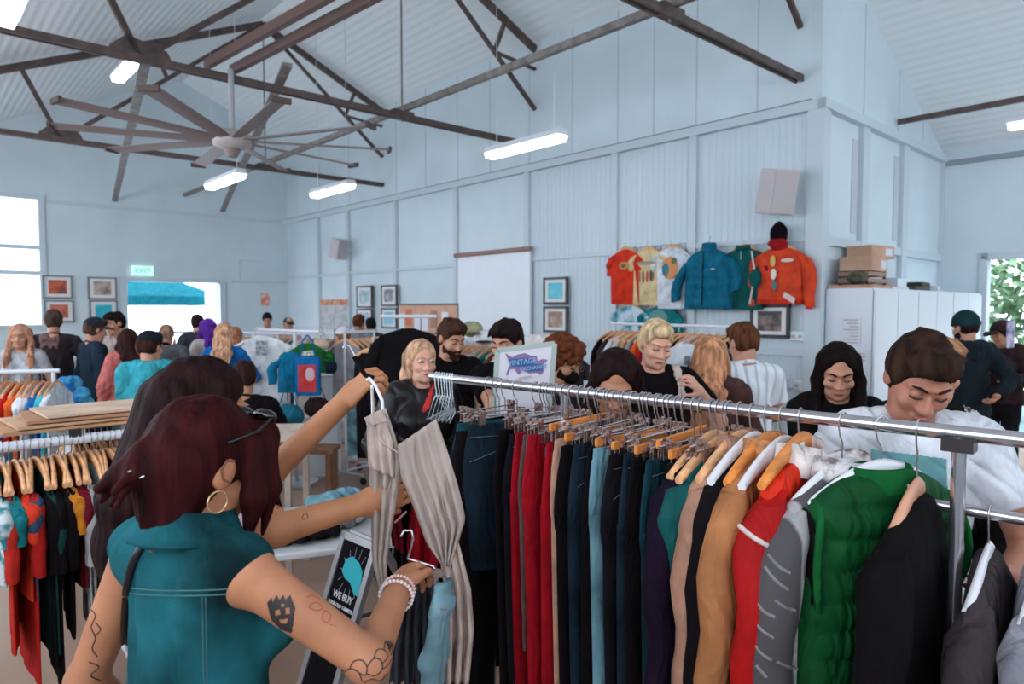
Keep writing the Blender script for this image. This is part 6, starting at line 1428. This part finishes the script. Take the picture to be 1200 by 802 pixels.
o, L = wall_tee(795, 284, (204, 208, 216), 'white t-shirt with an orange and turquoise print on the wall', 0.76, 0.22, 0.22); art(L, [(0, -.32, .2, .28, (206, 140, 90), 'r'), (-.06, -.34, .09, .16, (70, 160, 175), 'r'), (.06, -.24, .07, .08, (90, 130, 90), 'r')], o)
o, L = wall_tee(746, 352, mat('turquoise_white_dye', (30, 130, 145), col2=(190, 205, 215), vs=6, rough=.9), 'turquoise and white tie-dyed t-shirt on the wall below the red t-shirt', 0.5, 0.23, 0.2)
o, L = wall_tee(781, 352, (24, 112, 116), 'teal t-shirt with a faded print on the wall below the white t-shirt', 0.5, 0.25, 0.24); art(L, [(0, -.22, .24, .2, (90, 140, 140), 'r')], o)
# mesh panel behind the shirts
t0, t1 = on_wall(724, 350, 0.06), on_wall(806, 350, 0.06); mb = MB(); zt, zb = 2.64, 1.72; dv = (t1 - t0)
for k in range(13):
    q = t0 + dv * (k / 12); mb.tube([(q.x, q.y, zb), (q.x, q.y, zt)], 0.004, 4)
for k in range(9):
    z = zb + (zt - zb) * k / 8; mb.tube([(t0.x, t0.y, z), (t1.x, t1.y, z)], 0.004, 4)
mb.build('wire_mesh_panel', mat('grid_grey', (150, 150, 156), metal=.4, rough=.4), label='grey wire mesh panel on the wall behind the hanging t-shirts', cat='mesh panel')
PUF = cloth((10, 96, 122), 'teal_puffer_nylon', rough=0.55, wr=1.0)
def puffer(px_, py_, lab):
    p = on_wall(px_, py_, 0.2); L = frame_of(p, WYA); ro = root('puffer_jacket', L(0, 0, -.85), WYA, lab, 'jacket'); N = 40; rings = []
    for k in range(N + 1):
        t = k / N; w_ = 0.085 + 0.2 * min(1, t / .16) ** .7 + 0.03 * t; rings.append(ringpts(L, -.07 - .68 * t, w_, 0.05 + .05 * min(1, t * 5) + .022 * abs(math.sin(t * math.pi * 6)) ** .7, 26, .01, 1.0, kx=14))
    MB().loft(rings).build('quilted_body', PUF, ro)
    for s, ex, ez in ((-1, -.42, -.66), (1, .34, -.56)):
        rings = []; a = Vector((s * .24, 0, -.2)); b = Vector((ex, 0, ez))
        for k in range(21):
            t = k / 20; c = a.lerp(b, t) + Vector((s * .07 * math.sin(t * 3.1), -.03 * t, 0)); r_ = (.085 - .03 * t) * (1 + .1 * abs(math.sin(t * math.pi * 5)))
            rings.append([L(c.x + r_ * math.cos(q * math.pi / 6), c.y + r_ * .8 * math.sin(q * math.pi / 6), c.z + r_ * .3 * math.cos(q * math.pi / 6)) for q in range(12)])
        MB().loft(rings).build('sleeve', PUF, ro)
    MB().loft([[L(.085 * k * math.cos(a * .3927), .07 * k * math.sin(a * .3927), dz) for a in range(16)] for dz, k in ((-.10, 1.2), (-.04, 1.0), (0.0, 1.0), (.01, .8), (-.05, .75))], cap=False).build('collar', PUF, ro)
    MB().tube([L(.0, -.115, -.1), L(.0, -.14, -.7)], .006, 5).build('zip', BLKC, ro)
    MB().box(L(.13, -.128, -.3), (.05, .004, .014), rz=WYA).build('small_emblem', mat('print_pale', (170, 190, 160)), ro)
    MB().tube([L(0, .0, .02), L(0, .03, .09)], .004, 5).build('hanging_loop', WIRE, ro)
puffer(842, 287, 'teal quilted puffer jacket hanging on the wall')
o, L = wall_tee(879, 284, (18, 78, 76), 'dark green and maroon sports jacket with white piping on the wall', 0.70, 0.23, 0.5, cat='jacket', name='hanging_jacket', th=.045, sw=.085, swing=.05, sm=cloth((126, 26, 40), 'maroon_sleeve'), collar=.08, opening=mat('print_pale', (170, 190, 160)))
MB().tube([L(.14, -.08, -.12), L(.19, -.09, -.36), L(.13, -.085, -.7)], .012, 5).build('white_piping', mat('trim_pale', (212, 190, 186)), o)
rg = MB(); rg.poly([L(.2 + .07 * math.cos(q * .5236), -.1, -.42 + .1 * math.sin(q * .5236)) for q in range(12)], L(0, 1, 0) - L(0, 0, 0), .03); rg.build('green_panel', cloth((18, 78, 76)), o)
o, L = wall_tee(922, 283, cloth((204, 66, 36), 'orange_satin', rough=.5), 'bright orange satin jacket hanging on the wall near the corner', 0.62, 0.24, 0.56, cat='jacket', name='hanging_jacket', th=.05, collar=.1, cm=cloth((150, 26, 30)), hem=cloth((190, 50, 34)), swing=0.07)
art(L, [(.12, -.22, .12, .04, (220, 190, 180), 'r'), (-.04, -.22, .05, .12, (206, 170, 90), 'r'), (-.03, -.36, .05, .12, (220, 210, 200), 'r'), (-.02, -.48, .04, .1, (60, 120, 120), 'r')], o, .085)
MB().poly([L(.1, -.09, -.55), L(.22, -.09, -.62), L(.2, -.09, -.68), L(.08, -.09, -.6)], L(0, 1, 0) - L(0, 0, 0), .006).build('pale_patch', mat('trim_pale', (212, 190, 186)), o)
c = on_wall(921, 272, .16); hd = root('black_bandana', c, WYA, 'black beanie with red scarf on the hook above the orange jacket', 'hat')
hd.name = 'beanie_hat'
Lh = frame_of(c, WYA)
MB().loft([[Lh(r_ * math.cos(q * math.pi / 8), r_ * .8 * math.sin(q * math.pi / 8), z) for q in range(16)] for z, r_ in ((-.1, .085), (-.03, .095), (.03, .085), (.07, .05), (.1, .02))]).build('hat', BLKC, hd)
MB().loft([[Lh(r_ * math.cos(q * math.pi / 8), -.02 + r_ * .8 * math.sin(q * math.pi / 8), z) for q in range(16)] for z, r_ in ((-.18, .07), (-.14, .11), (-.09, .08))]).build('red_scarf', cloth((150, 26, 30)), hd)

# ================================================================== WHITE BOARD ON AN EASEL
bc = [P(583, 411, 2.95), P(650, 403, 2.95), P(640, 522, 2.9), P(577, 522, 2.9)]
bx = (bc[1] - bc[0]).normalized(); by = ((bc[0] - bc[3]).normalized() - bx * 0).normalized(); bn_ = bx.cross(by).normalized()
if bn_.y > 0: bn_ = -bn_
eb = root('sign_board', GP(613, 2.95), 0, 'white display board with a purple and blue logo standing behind the chrome rail', 'sign')
mb = MB(); mb.poly(bc, bn_, 0.012); mb.build('board', mat('board_pinkish_white', (200, 192, 200), rough=.5), eb)
mb = MB()
for i in range(4): mb.bar(bc[i], bc[(i + 1) % 4], 0.022, 0.016, up=bn_)
mb.build('board_frame', mat('board_frame_green_grey', (150, 160, 152), rough=.45), eb)
for a_, b_ in ((bc[3], GP(578, 2.75)), (bc[2], GP(640, 2.75)), ((bc[0] + bc[1]) / 2, GP(613, 3.4))): MB().tube([a_ - bn_ * .01, b_], 0.012, 6).build('easel_leg', STEELG, eb)
def BP(x, y): # pixel on the board plane
    v = ray(x, y); o = Vector((0, 0, CAMH)); t = (bc[0] - o).dot(bn_) / v.dot(bn_); return o + v * t
pur = mat('logo_purple', (128, 96, 140)); blu = mat('logo_blue', (48, 82, 130)); cy = mat('logo_light_blue', (120, 160, 196))
spl = [(592, 414), (600, 419), (606, 416), (615, 414), (622, 417), (629, 417), (630, 424), (635, 421), (642, 422), (637, 427), (637, 436), (633, 440), (630, 437), (620, 438), (612, 434), (608, 440), (603, 433), (598, 433), (594, 441), (593, 439), (598, 427), (595, 421)]
MB().poly([BP(x, y) + bn_ * .008 for x, y in spl], bn_, .002).build('logo_splash', pur, eb)
MB().poly([BP(x, y) + bn_ * .0095 for x, y in [(597, 421), (623, 420), (626, 427), (636, 427), (635, 435), (618, 436), (616, 431), (600, 430)]], bn_, .002).build('logo_backing', blu, eb)
text('VINTAGE', 'lettering', cy, BP(612, 424.6) + bn_ * .011, bx, bn_.cross(bx), .030, eb, bold=.0006)
text('EXCHANGE', 'lettering', cy, BP(625, 431.4) + bn_ * .011, bx, bn_.cross(bx), .022, eb, bold=.0005)
text('EVENTS', 'lettering', mat('print_grey', (120, 116, 124)), BP(616, 443) + bn_ * .008, bx, bn_.cross(bx), .016, eb)
MB().box(BP(608, 505) + bn_ * .007, (.05, .002, .014)).build('small_print', pur, eb)

# ================================================================== TABLE OF FOLDED CLOTHES AND THE A-FRAME SIGN
TT = 0.74
ft = root('folding_table', GP(355, 2.9), 0, 'white folding table covered with loose folded clothes behind the two women', 'table')
tc = PZ(360, 640, TT); 
tz = R(20); LT = frame_of((tc.x, tc.y, 0), tz)
MB().box(LT(0, 0.25, TT), (1.15, 0.75, 0.035), rz=tz).build('table_top', mat('white_plastic_table', (205, 202, 204), rough=.45), ft, bevel=.01)
for sx_ in (-.5, .5):
    MB().tube([LT(sx_, -.05, TT), LT(sx_ * .9, -.08, 0.0)], 0.013, 8).build('leg', CB, ft); MB().tube([LT(sx_, .55, TT), LT(sx_ * .9, .58, 0.0)], 0.013, 8).build('leg', CB, ft)
    MB().tube([LT(sx_ * .95, -.06, .4), LT(sx_ * .95, .56, .4)], 0.01, 6).build('cross_brace', CB, ft)
MB().tube([LT(-.47, -.06, .3), LT(.47, -.06, .42)], 0.01, 6).build('cross_brace', CB, ft)
def pile(x, y, z, sx_, sy, sz, col, lab, a=0.0, seed=0, nm='folded_clothes', m=None):
    S_ = SDF(); S_.cap((-sx_ * .35, 0, sz * .4), (sx_ * .35, 0.02, sz * .4), sz * .45, sz * .4, wide=(0, 1, 0), k=sy / sz * 1.1, sm=.01); S_.cap((-sx_ * .2, -.03, sz * .75), (sx_ * .25, .04, sz * .7), sz * .35, sz * .3, wide=(0, 1, 0), k=sy / sz, sm=.02)
    S_.plane((0, 0, 0.0), (0, 0, 1)); r_ = root(nm, LT(x, y, z), tz + a, lab, 'clothes'); r_b = sdf_obj(S_, 'cloth', m or cloth(col), r_, .009, folds(.008, 1.2, seed)); return r_
z_ = TT + .018
pile(-.38, .3, z_, .5, .3, .06, (176, 124, 84), 'tan garment lying flat at the back left of the table', .1, 1)
pile(-.3, .42, z_ + .06, .34, .16, .05, (44, 140, 160), 'turquoise garment laid on the tan one on the table', .2, 2)
pile(.2, .48, z_, .36, .26, .10, (120, 160, 172), 'pale blue folded jeans at the back right of the table', .3, 3)
pile(.42, .40, z_, .26, .2, .08, (24, 60, 70), 'dark teal folded garment at the right end of the table', .1, 4)
pile(-.05, .08, z_, .5, .3, .08, (22, 16, 20), 'black crumpled garment at the near edge of the table', .0, 5)
pile(-.2, .16, z_ + .07, .26, .16, .06, (196, 130, 92), 'peach garment heaped on the black one on the table', .2, 6)
pile(.2, .2, z_, .24, .18, .08, (150, 146, 146), 'pale grey garment in the middle of the table', .5, 7)
pile(.22, .26, z_ + .05, .16, .1, .05, (72, 150, 92), 'green garment tucked on the grey one on the table', .3, 8)
# A-frame
ac = [P(405, 627, 2.78), P(441, 642, 2.63), P(418, 742, 2.52), P(378, 718, 2.68)]
ax_ = (ac[1] - ac[0]).normalized(); an = ax_.cross((ac[0] - ac[3]).normalized()).normalized()
if an.y > 0: an = -an
dn_ = (ac[3] - ac[0]).normalized(); W_ = (ac[1] - ac[0]).length
full = ac[0].z / max(.01, -dn_.z)                       # board reaches the floor along its slope
hb = full * .97
q = [ac[0], ac[1], ac[1] + dn_ * hb, ac[0] + dn_ * hb]
mid = (q[0] + q[2]) / 2
af = root('a_frame_sign', (mid.x, mid.y, 0), 0, 'black pavement sign in a silver frame beside the table, advertising old t-shirts', 'sign')
MB().poly(q, an, .012).build('black_panel', mat('sign_black', (14, 10, 14), rough=.9, spec=.1), af)
SIL = mat('sign_silver_frame', (170, 166, 168), metal=.7, rough=.35)
mb = MB()
for i in range(4): mb.bar(q[i] + (q[i] - q[(i + 1) % 4]).normalized() * .012, q[(i + 1) % 4] + (q[(i + 1) % 4] - q[i]).normalized() * .012, .028, .024, up=an)
mb.build('frame', SIL, af)
bk2 = [p_ - an * .0 + Vector((0, 0, 0)) for p_ in (q[0], q[1])]
off = Vector((an.x, an.y, 0)).normalized() * -1
q2 = [q[0] + off * .03, q[1] + off * .03, q[1] + off * .5 + Vector((0, 0, -q[1].z + .03)), q[0] + off * .5 + Vector((0, 0, -q[0].z + .03))]
MB().poly(q2, an, .012).build('rear_panel', mat('sign_black', (18, 14, 18)), af)
for i in (0, 1):
    e = q[3 - i]; MB().tube([e, (e.x - an.x * 0, e.y, 0.0)], .012, 6).build('foot', SIL, af)
mb = MB()
for i in range(4): mb.bar(q2[i], q2[(i + 1) % 4], .028, .024, up=an)
mb.build('rear_frame', SIL, af)
ux = ax_; uy = an.cross(ax_)
if uy.z < 0: uy = -uy; 
def AP(u, v): return ac[0] + ax_ * (W_ * u) + dn_ * v + an * .0075
TQ = mat('sign_turquoise', (30, 150, 160), emit=0.0)
br = [(.28, .07), (.45, .055), (.7, .065), (.86, .085), (.92, .12), (.9, .15), (.78, .148), (.6, .125), (.4, .12), (.26, .105)]
MB().poly([AP(u, v * 1.35 - .01) for u, v in br], an, .002).build('brain_shape', TQ, af)
mb = MB()
for k in range(14):
    a = k * .449; c = Vector((.58 + .0, .125)); mb.tube([AP(c.x + .3 * math.cos(a), c.y + .06 * math.sin(a)) , AP(c.x + .4 * math.cos(a), c.y + .1 * math.sin(a))], .0008, 4)
mb.build('spark_lines', mat('sign_pale', (170, 176, 186)), af)
WHT = mat('sign_white_letters', (200, 196, 200))
ydir = -dn_
for t_, v, sz in (('WE BUY', .22, .036), ('YOUR OLD T-SHIRTS', .255, .018), ('VISIT US ONLINE', .31, .018)):
    text(t_, 'lettering', WHT, AP(.5, v), ax_, ydir, sz, af, bold=.0004)

# ================================================================== GARMENTS HELD BY THE TWO WOMEN
def drape(name, left, right, d, m, lab, cat, wav=.012, nw=5, rows=26, cols=30, th=.003, parent=None, ph=0.0, bow=.0, dslope=0.0, root_=None):
    """cloth between two pixel edges, hanging at depth d (metres) with vertical folds"""
    def interp(pts, t):
        n = len(pts) - 1; x = t * n; i = min(n - 1, int(x)); f = x - i; return (pts[i][0] + (pts[i + 1][0] - pts[i][0]) * f, pts[i][1] + (pts[i + 1][1] - pts[i][1]) * f)
    vs = []; fs = []
    for j in range(rows + 1):
        t = j / rows; a = interp(left, t); b = interp(right, t); pa = P(a[0], a[1], d + dslope * t); pb = P(b[0], b[1], d + dslope * t); wid = (pb - pa).length
        for i in range(cols + 1):
            u = i / cols; q = pa.lerp(pb, u); q.y += wav * min(1, .25 + t * 1.2) * math.sin(u * nw * 6.283 + ph + .8 * math.sin(t * 3)) * min(1, wid / .06) + bow * (4 * u * (1 - u)) * -1; vs.append(q)
    for j in range(rows):
        for i in range(cols): k = j * (cols + 1) + i; fs.append((k, k + 1, k + cols + 2, k + cols + 1))
    o = MB().add(vs, fs, True).build(name, m, parent, label=lab if parent is None else None, cat=cat, solid=th); return o
SHEER = mat('sheer_white_chiffon', (186, 166, 156), rough=.8, alpha=.80, bump=.4, bs=300, var=.08, wr=.8)
SOL = cloth((180, 158, 148), 'cream_chiffon')
dr_ = root('sheer_blouse', P(480, 640, 1.58), 0, 'sheer cream halter blouse on a white hanger held up by the woman with long hair', 'blouse')
drape('front_panel', [(428, 490), (432, 506), (432, 540), (434, 600), (436, 660), (452, 720), (478, 802)], [(452, 478), (466, 522), (470, 540), (462, 600), (452, 660), (456, 720), (482, 802)], 1.60, SHEER, None, None, parent=dr_, wav=.01, nw=3)
drape('flared_panel', [(466, 522), (470, 560), (486, 600), (500, 640), (516, 660)], [(511, 491), (524, 530), (536, 570), (545, 610), (528, 664)], 1.57, SHEER, None, None, parent=dr_, wav=.01, nw=5, ph=1)
drape('long_tail', [(514, 636), (520, 690), (521, 740), (518, 802)], [(536, 632), (551, 690), (555, 740), (549, 802)], 1.58, SOL, None, None, parent=dr_, wav=.014, nw=3)
drape('chest_band', [(430, 500), (430, 522), (432, 548)], [(452, 492), (460, 520), (462, 560)], 1.585, SOL, None, None, parent=dr_, wav=.006, nw=3)
drape('collar_band', [(427, 490), (430, 500)], [(446, 480), (454, 494)], 1.58, SOL, None, None, parent=dr_, wav=.004, nw=2)
MB().tube([P(436, 455, 1.60), P(438, 500, 1.59), P(450, 520, 1.58), P(467, 531, 1.575)], .002, 6).build('strap', SOL, dr_)
hgd = root('wire_hanger', P(425, 420, 1.72), 0, 'white and black hanger held up in the raised hand of the woman with long hair', 'hanger')
MB().tube([P(430, 446, 1.7), P(433, 443, 1.7), P(440, 452, 1.68), P(448, 470, 1.66), P(449, 490, 1.62)], .004, 8).build('frame', WHP, hgd)
MB().tube([P(436, 452, 1.7), P(437, 490, 1.66)], .0035, 8).build('frame', WHP, hgd)
MB().tube([P(415, 418, 1.72), P(420, 428, 1.72), P(428, 440, 1.71), P(437, 443, 1.7)], .006, 8).build('dark_shoulder', BLKC, hgd)
MB().tube([P(402, 408, 1.72), P(404, 404, 1.72), P(410, 406, 1.72), P(416, 418, 1.72)], .0022, 6).build('hook', WIRE, hgd)
# dark and red garments behind the blouse, gripped by the woman in denim
bkd = root('black_dress', P(470, 560, 1.75), 0, 'black strappy dress hanging behind the sheer blouse', 'dress')
drape('dress_body', [(452, 510), (455, 560), (462, 640), (470, 720), (474, 802)], [(480, 520), (500, 560), (520, 640), (528, 720), (540, 802)], 1.72, BLKC, None, None, parent=bkd, wav=.02, nw=3)
MB().tube([P(447, 520, 1.72), P(455, 503, 1.72), P(470, 498, 1.72), P(486, 510, 1.72)], .007, 8).build('strap', BLKC, bkd)
rdd = root('red_dress', P(490, 640, 1.69), 0, 'deep red garment hanging behind the sheer blouse and the dress', 'dress')
drape('panel', [(484, 560), (482, 600), (476, 640), (480, 680)], [(500, 580), (512, 610), (514, 650), (508, 690)], 1.69, REDC, None, None, parent=rdd, wav=.02, nw=2)
drape('side_panel', [(455, 570), (456, 610), (460, 640)], [(468, 560), (470, 610), (474, 650)], 1.69, cloth((104, 18, 30)), None, None, parent=rdd, wav=.01, nw=2)
tr = root('sheer_black_skirt', P(480, 730, 1.5), 0, 'dark grey pleated garment hanging under the gripping hand', 'skirt')
drape('pleats', [(470, 690), (462, 740), (456, 802)], [(506, 684), (512, 740), (520, 802)], 1.55, cloth((60, 58, 64), 'charcoal_pleat'), None, None, parent=tr, wav=.018, nw=5)
jn = root('pale_jeans', P(515, 690, 1.46), 0, 'pale blue jeans on a clip hanger gripped by the woman in denim', 'jeans')
PJ = denim((96, 122, 130))
S_ = SDF(); W2 = lambda x, y, d: np.array(P(x, y, d)) - np.array(P(515, 690, 1.46))
S_.cap(W2(520, 682, 1.46), W2(519, 712, 1.46), .012, .013, wide=(.5, 1, 0), k=2.8, sm=.01, cuta=True); S_.cap(W2(517, 712, 1.46), W2(509, 770, 1.47), .015, .021, wide=(.5, 1, 0), k=2.2, sm=.02); S_.cap(W2(509, 770, 1.47), W2(497, 900, 1.48), .021, .021, wide=(.5, 1, 0), k=1.8, sm=.02)
sdf_obj(S_, 'folded_leg', PJ, jn, .005, folds(.0015, 1.5)); jn.rotation_euler = (0, 0, 0)
MB().tube([P(512, 712, 1.43), P(524, 713, 1.43)], .004, 6).build('waistband_seam', YARN, jn)
hk = root('clip_hanger', P(480, 640, 1.5), 0, 'silver hook hanger between the red garment and the gripping hand', 'hanger')
MB().tube([P(470, 629, 1.5), P(474, 622, 1.5), P(482, 622, 1.5), P(484, 632, 1.5), P(481, 645, 1.5), P(478, 655, 1.5)], .003, 8).build('hook', CHROME, hk)
MB().tube([P(478, 655, 1.5), P(508, 664, 1.49), P(521, 686, 1.46)], .003, 6).build('bar', CHROME, hk)
mb = MB(); mb.box(P(514, 676, 1.46), (.02, .012, .03)); mb.box(P(518, 684, 1.46), (.016, .012, .03)); mb.build('clip', ROSE, hk)
tg = MB(); tg.bar(P(463, 612, 1.66), P(476, 600, 1.66), .012, .004); tg.build('price_tag', mat('tag_pink', (206, 150, 140)), label='small pink price tag hanging in front of the dark dress', cat='tag')

# ================================================================== DETAILS ON THE TWO WOMEN
INK = mat('tattoo_ink', (44, 34, 36), rough=.6); INKR = mat('red_tattoo_ink', (168, 72, 60), rough=.6)
ro1 = p1['root']; b1 = bvh_of(p1['body'])
tri = [(313, 707), (318, 700), (320, 706), (324, 697), (327, 704), (332, 697), (334, 704), (340, 698), (343, 706), (346, 712), (344, 726), (342, 742), (330, 738), (318, 726)]
holes = [[(322, 716), (328, 714), (329, 720), (323, 722)], [(334, 713), (339, 712), (340, 719), (335, 720)], [(327, 726), (338, 725), (336, 731), (329, 731)], [(329, 708), (333, 707), (333, 711), (330, 712)]]
def with_holes(poly, hs, x, y): return inside(poly, x, y) and not any(inside(h_, x, y) for h_ in hs)
_in = inside
class _P(list): pass
def patch_holes(bv, poly, hs, name, m, parent, g):
    global inside
    base = _in; inside = lambda q, x, y: base(q, x, y) and not any(base(h_, x, y) for h_ in hs)
    o = patch_px(bv, [poly], name, m, parent, g=g, off=.0008, th=.0004); inside = base; return o
patch_holes(b1, tri, holes, 'upper_arm_tattoo', INK, ro1, .8)
lines_px(b1, [[(362, 712), (370, 706), (378, 712), (372, 716), (362, 712)], [(380, 716), (388, 722), (384, 730), (378, 726), (380, 716)], [(386, 732), (394, 734)], [(360, 700), (366, 698), (374, 702)]], .0009, 'red_arm_tattoo', INKR, ro1, off=.0002)
fl = [[(400, 802), (402, 790), (410, 784), (420, 788), (424, 798)], [(410, 784), (414, 776), (424, 774), (430, 782), (428, 792), (420, 788)], [(430, 782), (438, 772), (446, 774), (448, 784), (440, 792), (430, 790)], [(438, 772), (442, 762), (450, 762), (454, 770), (448, 778)], [(450, 762), (452, 752), (460, 756), (458, 768)], [(446, 786), (454, 780), (460, 770), (462, 758)], [(404, 800), (396, 796), (392, 788), (400, 786), (404, 792)], [(426, 800), (436, 796), (446, 798), (452, 790)]]
lines_px(b1, fl, .0012, 'forearm_flower_tattoo', INK, ro1, off=.0002)
patch_px(b1, [[(392, 788), (402, 784), (406, 796), (398, 798)], [(452, 752), (460, 757), (456, 764)]], 'dark_tattoo_leaf', INK, ro1, g=1.2, off=.0008, th=.0004)
lines_px(b1, [[(110, 700), (106, 712), (112, 722), (107, 735), (112, 748), (108, 760), (114, 770)], [(104, 776), (116, 782), (106, 792), (118, 798)], [(112, 730), (118, 738), (112, 745)]], .0012, 'left_arm_tattoo', INK, ro1, off=.0002)
bs = [b1]
# bracelets around the wrist
W = p1['W']; wr, el_ = Vector(p1['Wr'][-1]), Vector(p1['El'][-1]); ax1 = (wr - el_).normalized(); s1_ = ax1.orthogonal().normalized(); s2_ = ax1.cross(s1_)
for k_, (dd, rr_, bd, mm, nm) in enumerate(((.012, .0335, .0035, mat('pearl_beads', (220, 190, 184), rough=.3), 'beaded_bracelet'), (-.012, .0345, .0042, mat('pearl_beads2', (224, 204, 200), rough=.3), 'beaded_bracelet'))):
    mb = MB(); n_ = 30 if k_ == 0 else 26
    for q in range(n_):
        a = 2 * math.pi * q / n_; mb.ball(wr + ax1 * (dd - .02) + (s1_ * math.cos(a) + s2_ * math.sin(a)) * rr_, bd, 5)
    mb.build(nm, mm, ro1, local=True)
# hoop earring, sunglasses on head
H = p1['H']; mb = MB(); e0 = Vector(H((-.084, .012, -.052)))
mb.tube([e0 + Vector(p1['Hr'] @ np.array((0, .019 * math.cos(a * .3491), .019 * math.sin(a * .3491)))) for a in range(18)], .0018, 6, closed=True); mb.build('hoop_earring', mat('gold_hoop', (214, 170, 130), metal=.6, rough=.25), ro1, local=True)
0 and MB().tube([H((-.088, -.002, .012)), H((-.090, .022, .022)), H((-.088, .034, .002)), H((-.086, .022, -.026)), H((-.083, .008, -.03))], .003, 6).build('ear_rim', skinm((196, 138, 106)), ro1, local=True)
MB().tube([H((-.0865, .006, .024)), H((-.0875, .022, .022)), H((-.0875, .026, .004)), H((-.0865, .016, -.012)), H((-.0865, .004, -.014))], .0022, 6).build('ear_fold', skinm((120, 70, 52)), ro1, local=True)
SG = mat('black_glossy_plastic', (16, 12, 14), rough=.12, spec=.6)
def GH(x, y, z): return H((x, y, z))
sgo = MB()
for sx_ in (-1, 1):
    sgo.ball(GH(sx_ * .036, -.062, .122), (.031, .020, .013), 8, m=Matrix(p1['Hr'].tolist()))
sgo.tube([GH(-.01, -.07, .127), GH(.01, -.07, .127)], .004, 6)
for sx_ in (-1, 1): sgo.tube([GH(sx_ * .066, -.055, .115), GH(sx_ * .09, -.02, .085), GH(sx_ * .097, .04, .05)], .0035, 6)
sgo.build('sunglasses', SG, ro1, local=True, label='black sunglasses pushed up on the hair')
# vest collar, seams, armholes
up = p1['up']
cr = []
for dz, k_, yo in ((-.01, 1.32, 0), (.02, 1.12, -.002), (.045, 1.06, -.004), (.052, 1.12, -.002), (.02, 1.34, .006), (.004, 1.5, .01)):
    cr.append([up((.068 * k_ * math.cos(a * .2618), .012 + yo + .066 * k_ * math.sin(a * .2618), 1.452 + dz + .012 * math.sin(a * .2618))) for a in range(24)])
MB().loft([[Vector(v_) for v_ in r_] for r_ in cr], cap=False).build('collar', VESTM, ro1, local=True, solid=.004)
bv1 = bvh_of(p1['top'], p1['body']); bvt = bvh_of(p1['top'])
ST = mat('vest_pale_stitching', (66, 104, 108), rough=.9)
lines_px(bvt, [[(122, 686), (180, 692), (240, 692), (300, 688), (324, 684)], [(122, 692), (180, 698), (240, 698), (300, 694), (325, 690)]], .0012, 'yoke_stitching', ST, ro1, off=.0004)
lines_px(bvt, [[(237, 700), (238, 760), (239, 801)], [(241, 700), (242, 760), (243, 801)], [(150, 700), (148, 760), (150, 801)]], .0008, 'back_seam', ST, ro1, off=.0003)
lines_px(bv1, [[(168, 640), (158, 656), (150, 686), (146, 730), (144, 801)]], .0075, 'bag_strap', mat('black_leather', (18, 13, 15), rough=.45), ro1, off=.001, n=8, label='thin black bag strap')
lines_px(bv1, [[(145, 764), (147, 765)]], .004, 'strap_stud', mat('gold_hoop', (214, 170, 130)), ro1, off=.006)
# hair clips
lines_px(bvh_of(p1['hair']), [[(164, 560), (170, 558)], [(150, 554), (154, 552)]], .0016, 'hair_clip', CHROME, ro1, off=.001)
ro2 = p2['root']; b2 = bvh_of(p2['body'])
lines_px(b2, [[(355, 605), (358, 601), (361, 607), (355, 609), (355, 605)]], .0009, 'small_arm_tattoo', INK, ro2, off=.0002)
# print on the white t-shirt
bm3 = bvh_of(man['top']); patch_px(bm3, [[(1021, 527), (1109, 538), (1110, 600), (1022, 600)]], 'teal_print', mat('print_teal', (98, 148, 150), var=.1, vs=12), man['root'], g=1.0, off=.002)
patch_px(bm3, [[(1056, 556), (1060, 549), (1068, 547), (1076, 551), (1082, 562), (1084, 600), (1054, 600)]], 'print_figure', mat('print_brown', (96, 66, 62)), man['root'], g=1.5, off=.0035)
# magazine held by the person in the cap
c = P(1184, 392, 6.6); mz = root('magazine', c, .3, 'purple and white folded magazine held up at the right edge', 'magazine')
MB().box(c, (.12, .01, .26), rz=.5, m=None).build('cover', mat('magazine_purple', (120, 100, 160), col2=(196, 190, 206), vs=9), mz)
MB().box(c + Vector((.01, .012, 0)), (.115, .012, .25), rz=.45).build('pages', mat('paper_white', (214, 214, 220)), mz)
# patterned scarf on the curly-haired person
pbv = bvh_of(pb['top']); patch_px(pbv, [[(1112, 462), (1124, 455), (1140, 462), (1148, 480), (1146, 502), (1136, 502), (1130, 480)]], 'patterned_scarf', mat('scarf_pattern', (24, 20, 24), kind='noise', col2=(196, 190, 186), vs=42, rough=.9), pb['root'], g=2.0, off=.006, label='black and white patterned scarf')

# marks on the jackets at the near end of the chrome rack
byl = {o.get('label'): o for o in bpy.data.objects if o.get('label')}
def kids(lab): return byl[lab], [k for k in byl[lab].children]
rj, rk_ = kids('orange-red sports jacket with pale trim and collar'); bj = bvh_of(*rk_)
PT = cloth((214, 196, 190), 'pale_trim2')
lines_px(bj, [[(866, 616), (880, 628), (900, 640), (918, 648)]], .006, 'pale_shoulder_trim', PT, rj, off=.0, n=8)
patch_px(bj, [[(836, 700), (846, 712), (840, 752), (832, 746)]], 'woven_sleeve_patch', mat('patch_cream_red', (206, 180, 170), col2=(190, 80, 60), vs=60), rj, g=1.5, off=.002)
gj, gk_ = kids('grey knitted jumper with pale slashes between the red jacket and green gilet'); bg_ = bvh_of(*gk_)
lines_px(bg_, [[(900, 650), (912, 664), (926, 672)], [(896, 664), (908, 680), (924, 692)], [(884, 700), (894, 716), (908, 724)], [(880, 716), (890, 736), (906, 748)], [(878, 742), (890, 764), (904, 774)], [(910, 776), (924, 782), (936, 784)], [(908, 704), (920, 712), (932, 716)], [(886, 780), (898, 794)]], .0042, 'pale_slashes', cloth((128, 122, 122)), gj, off=-.001, n=6)
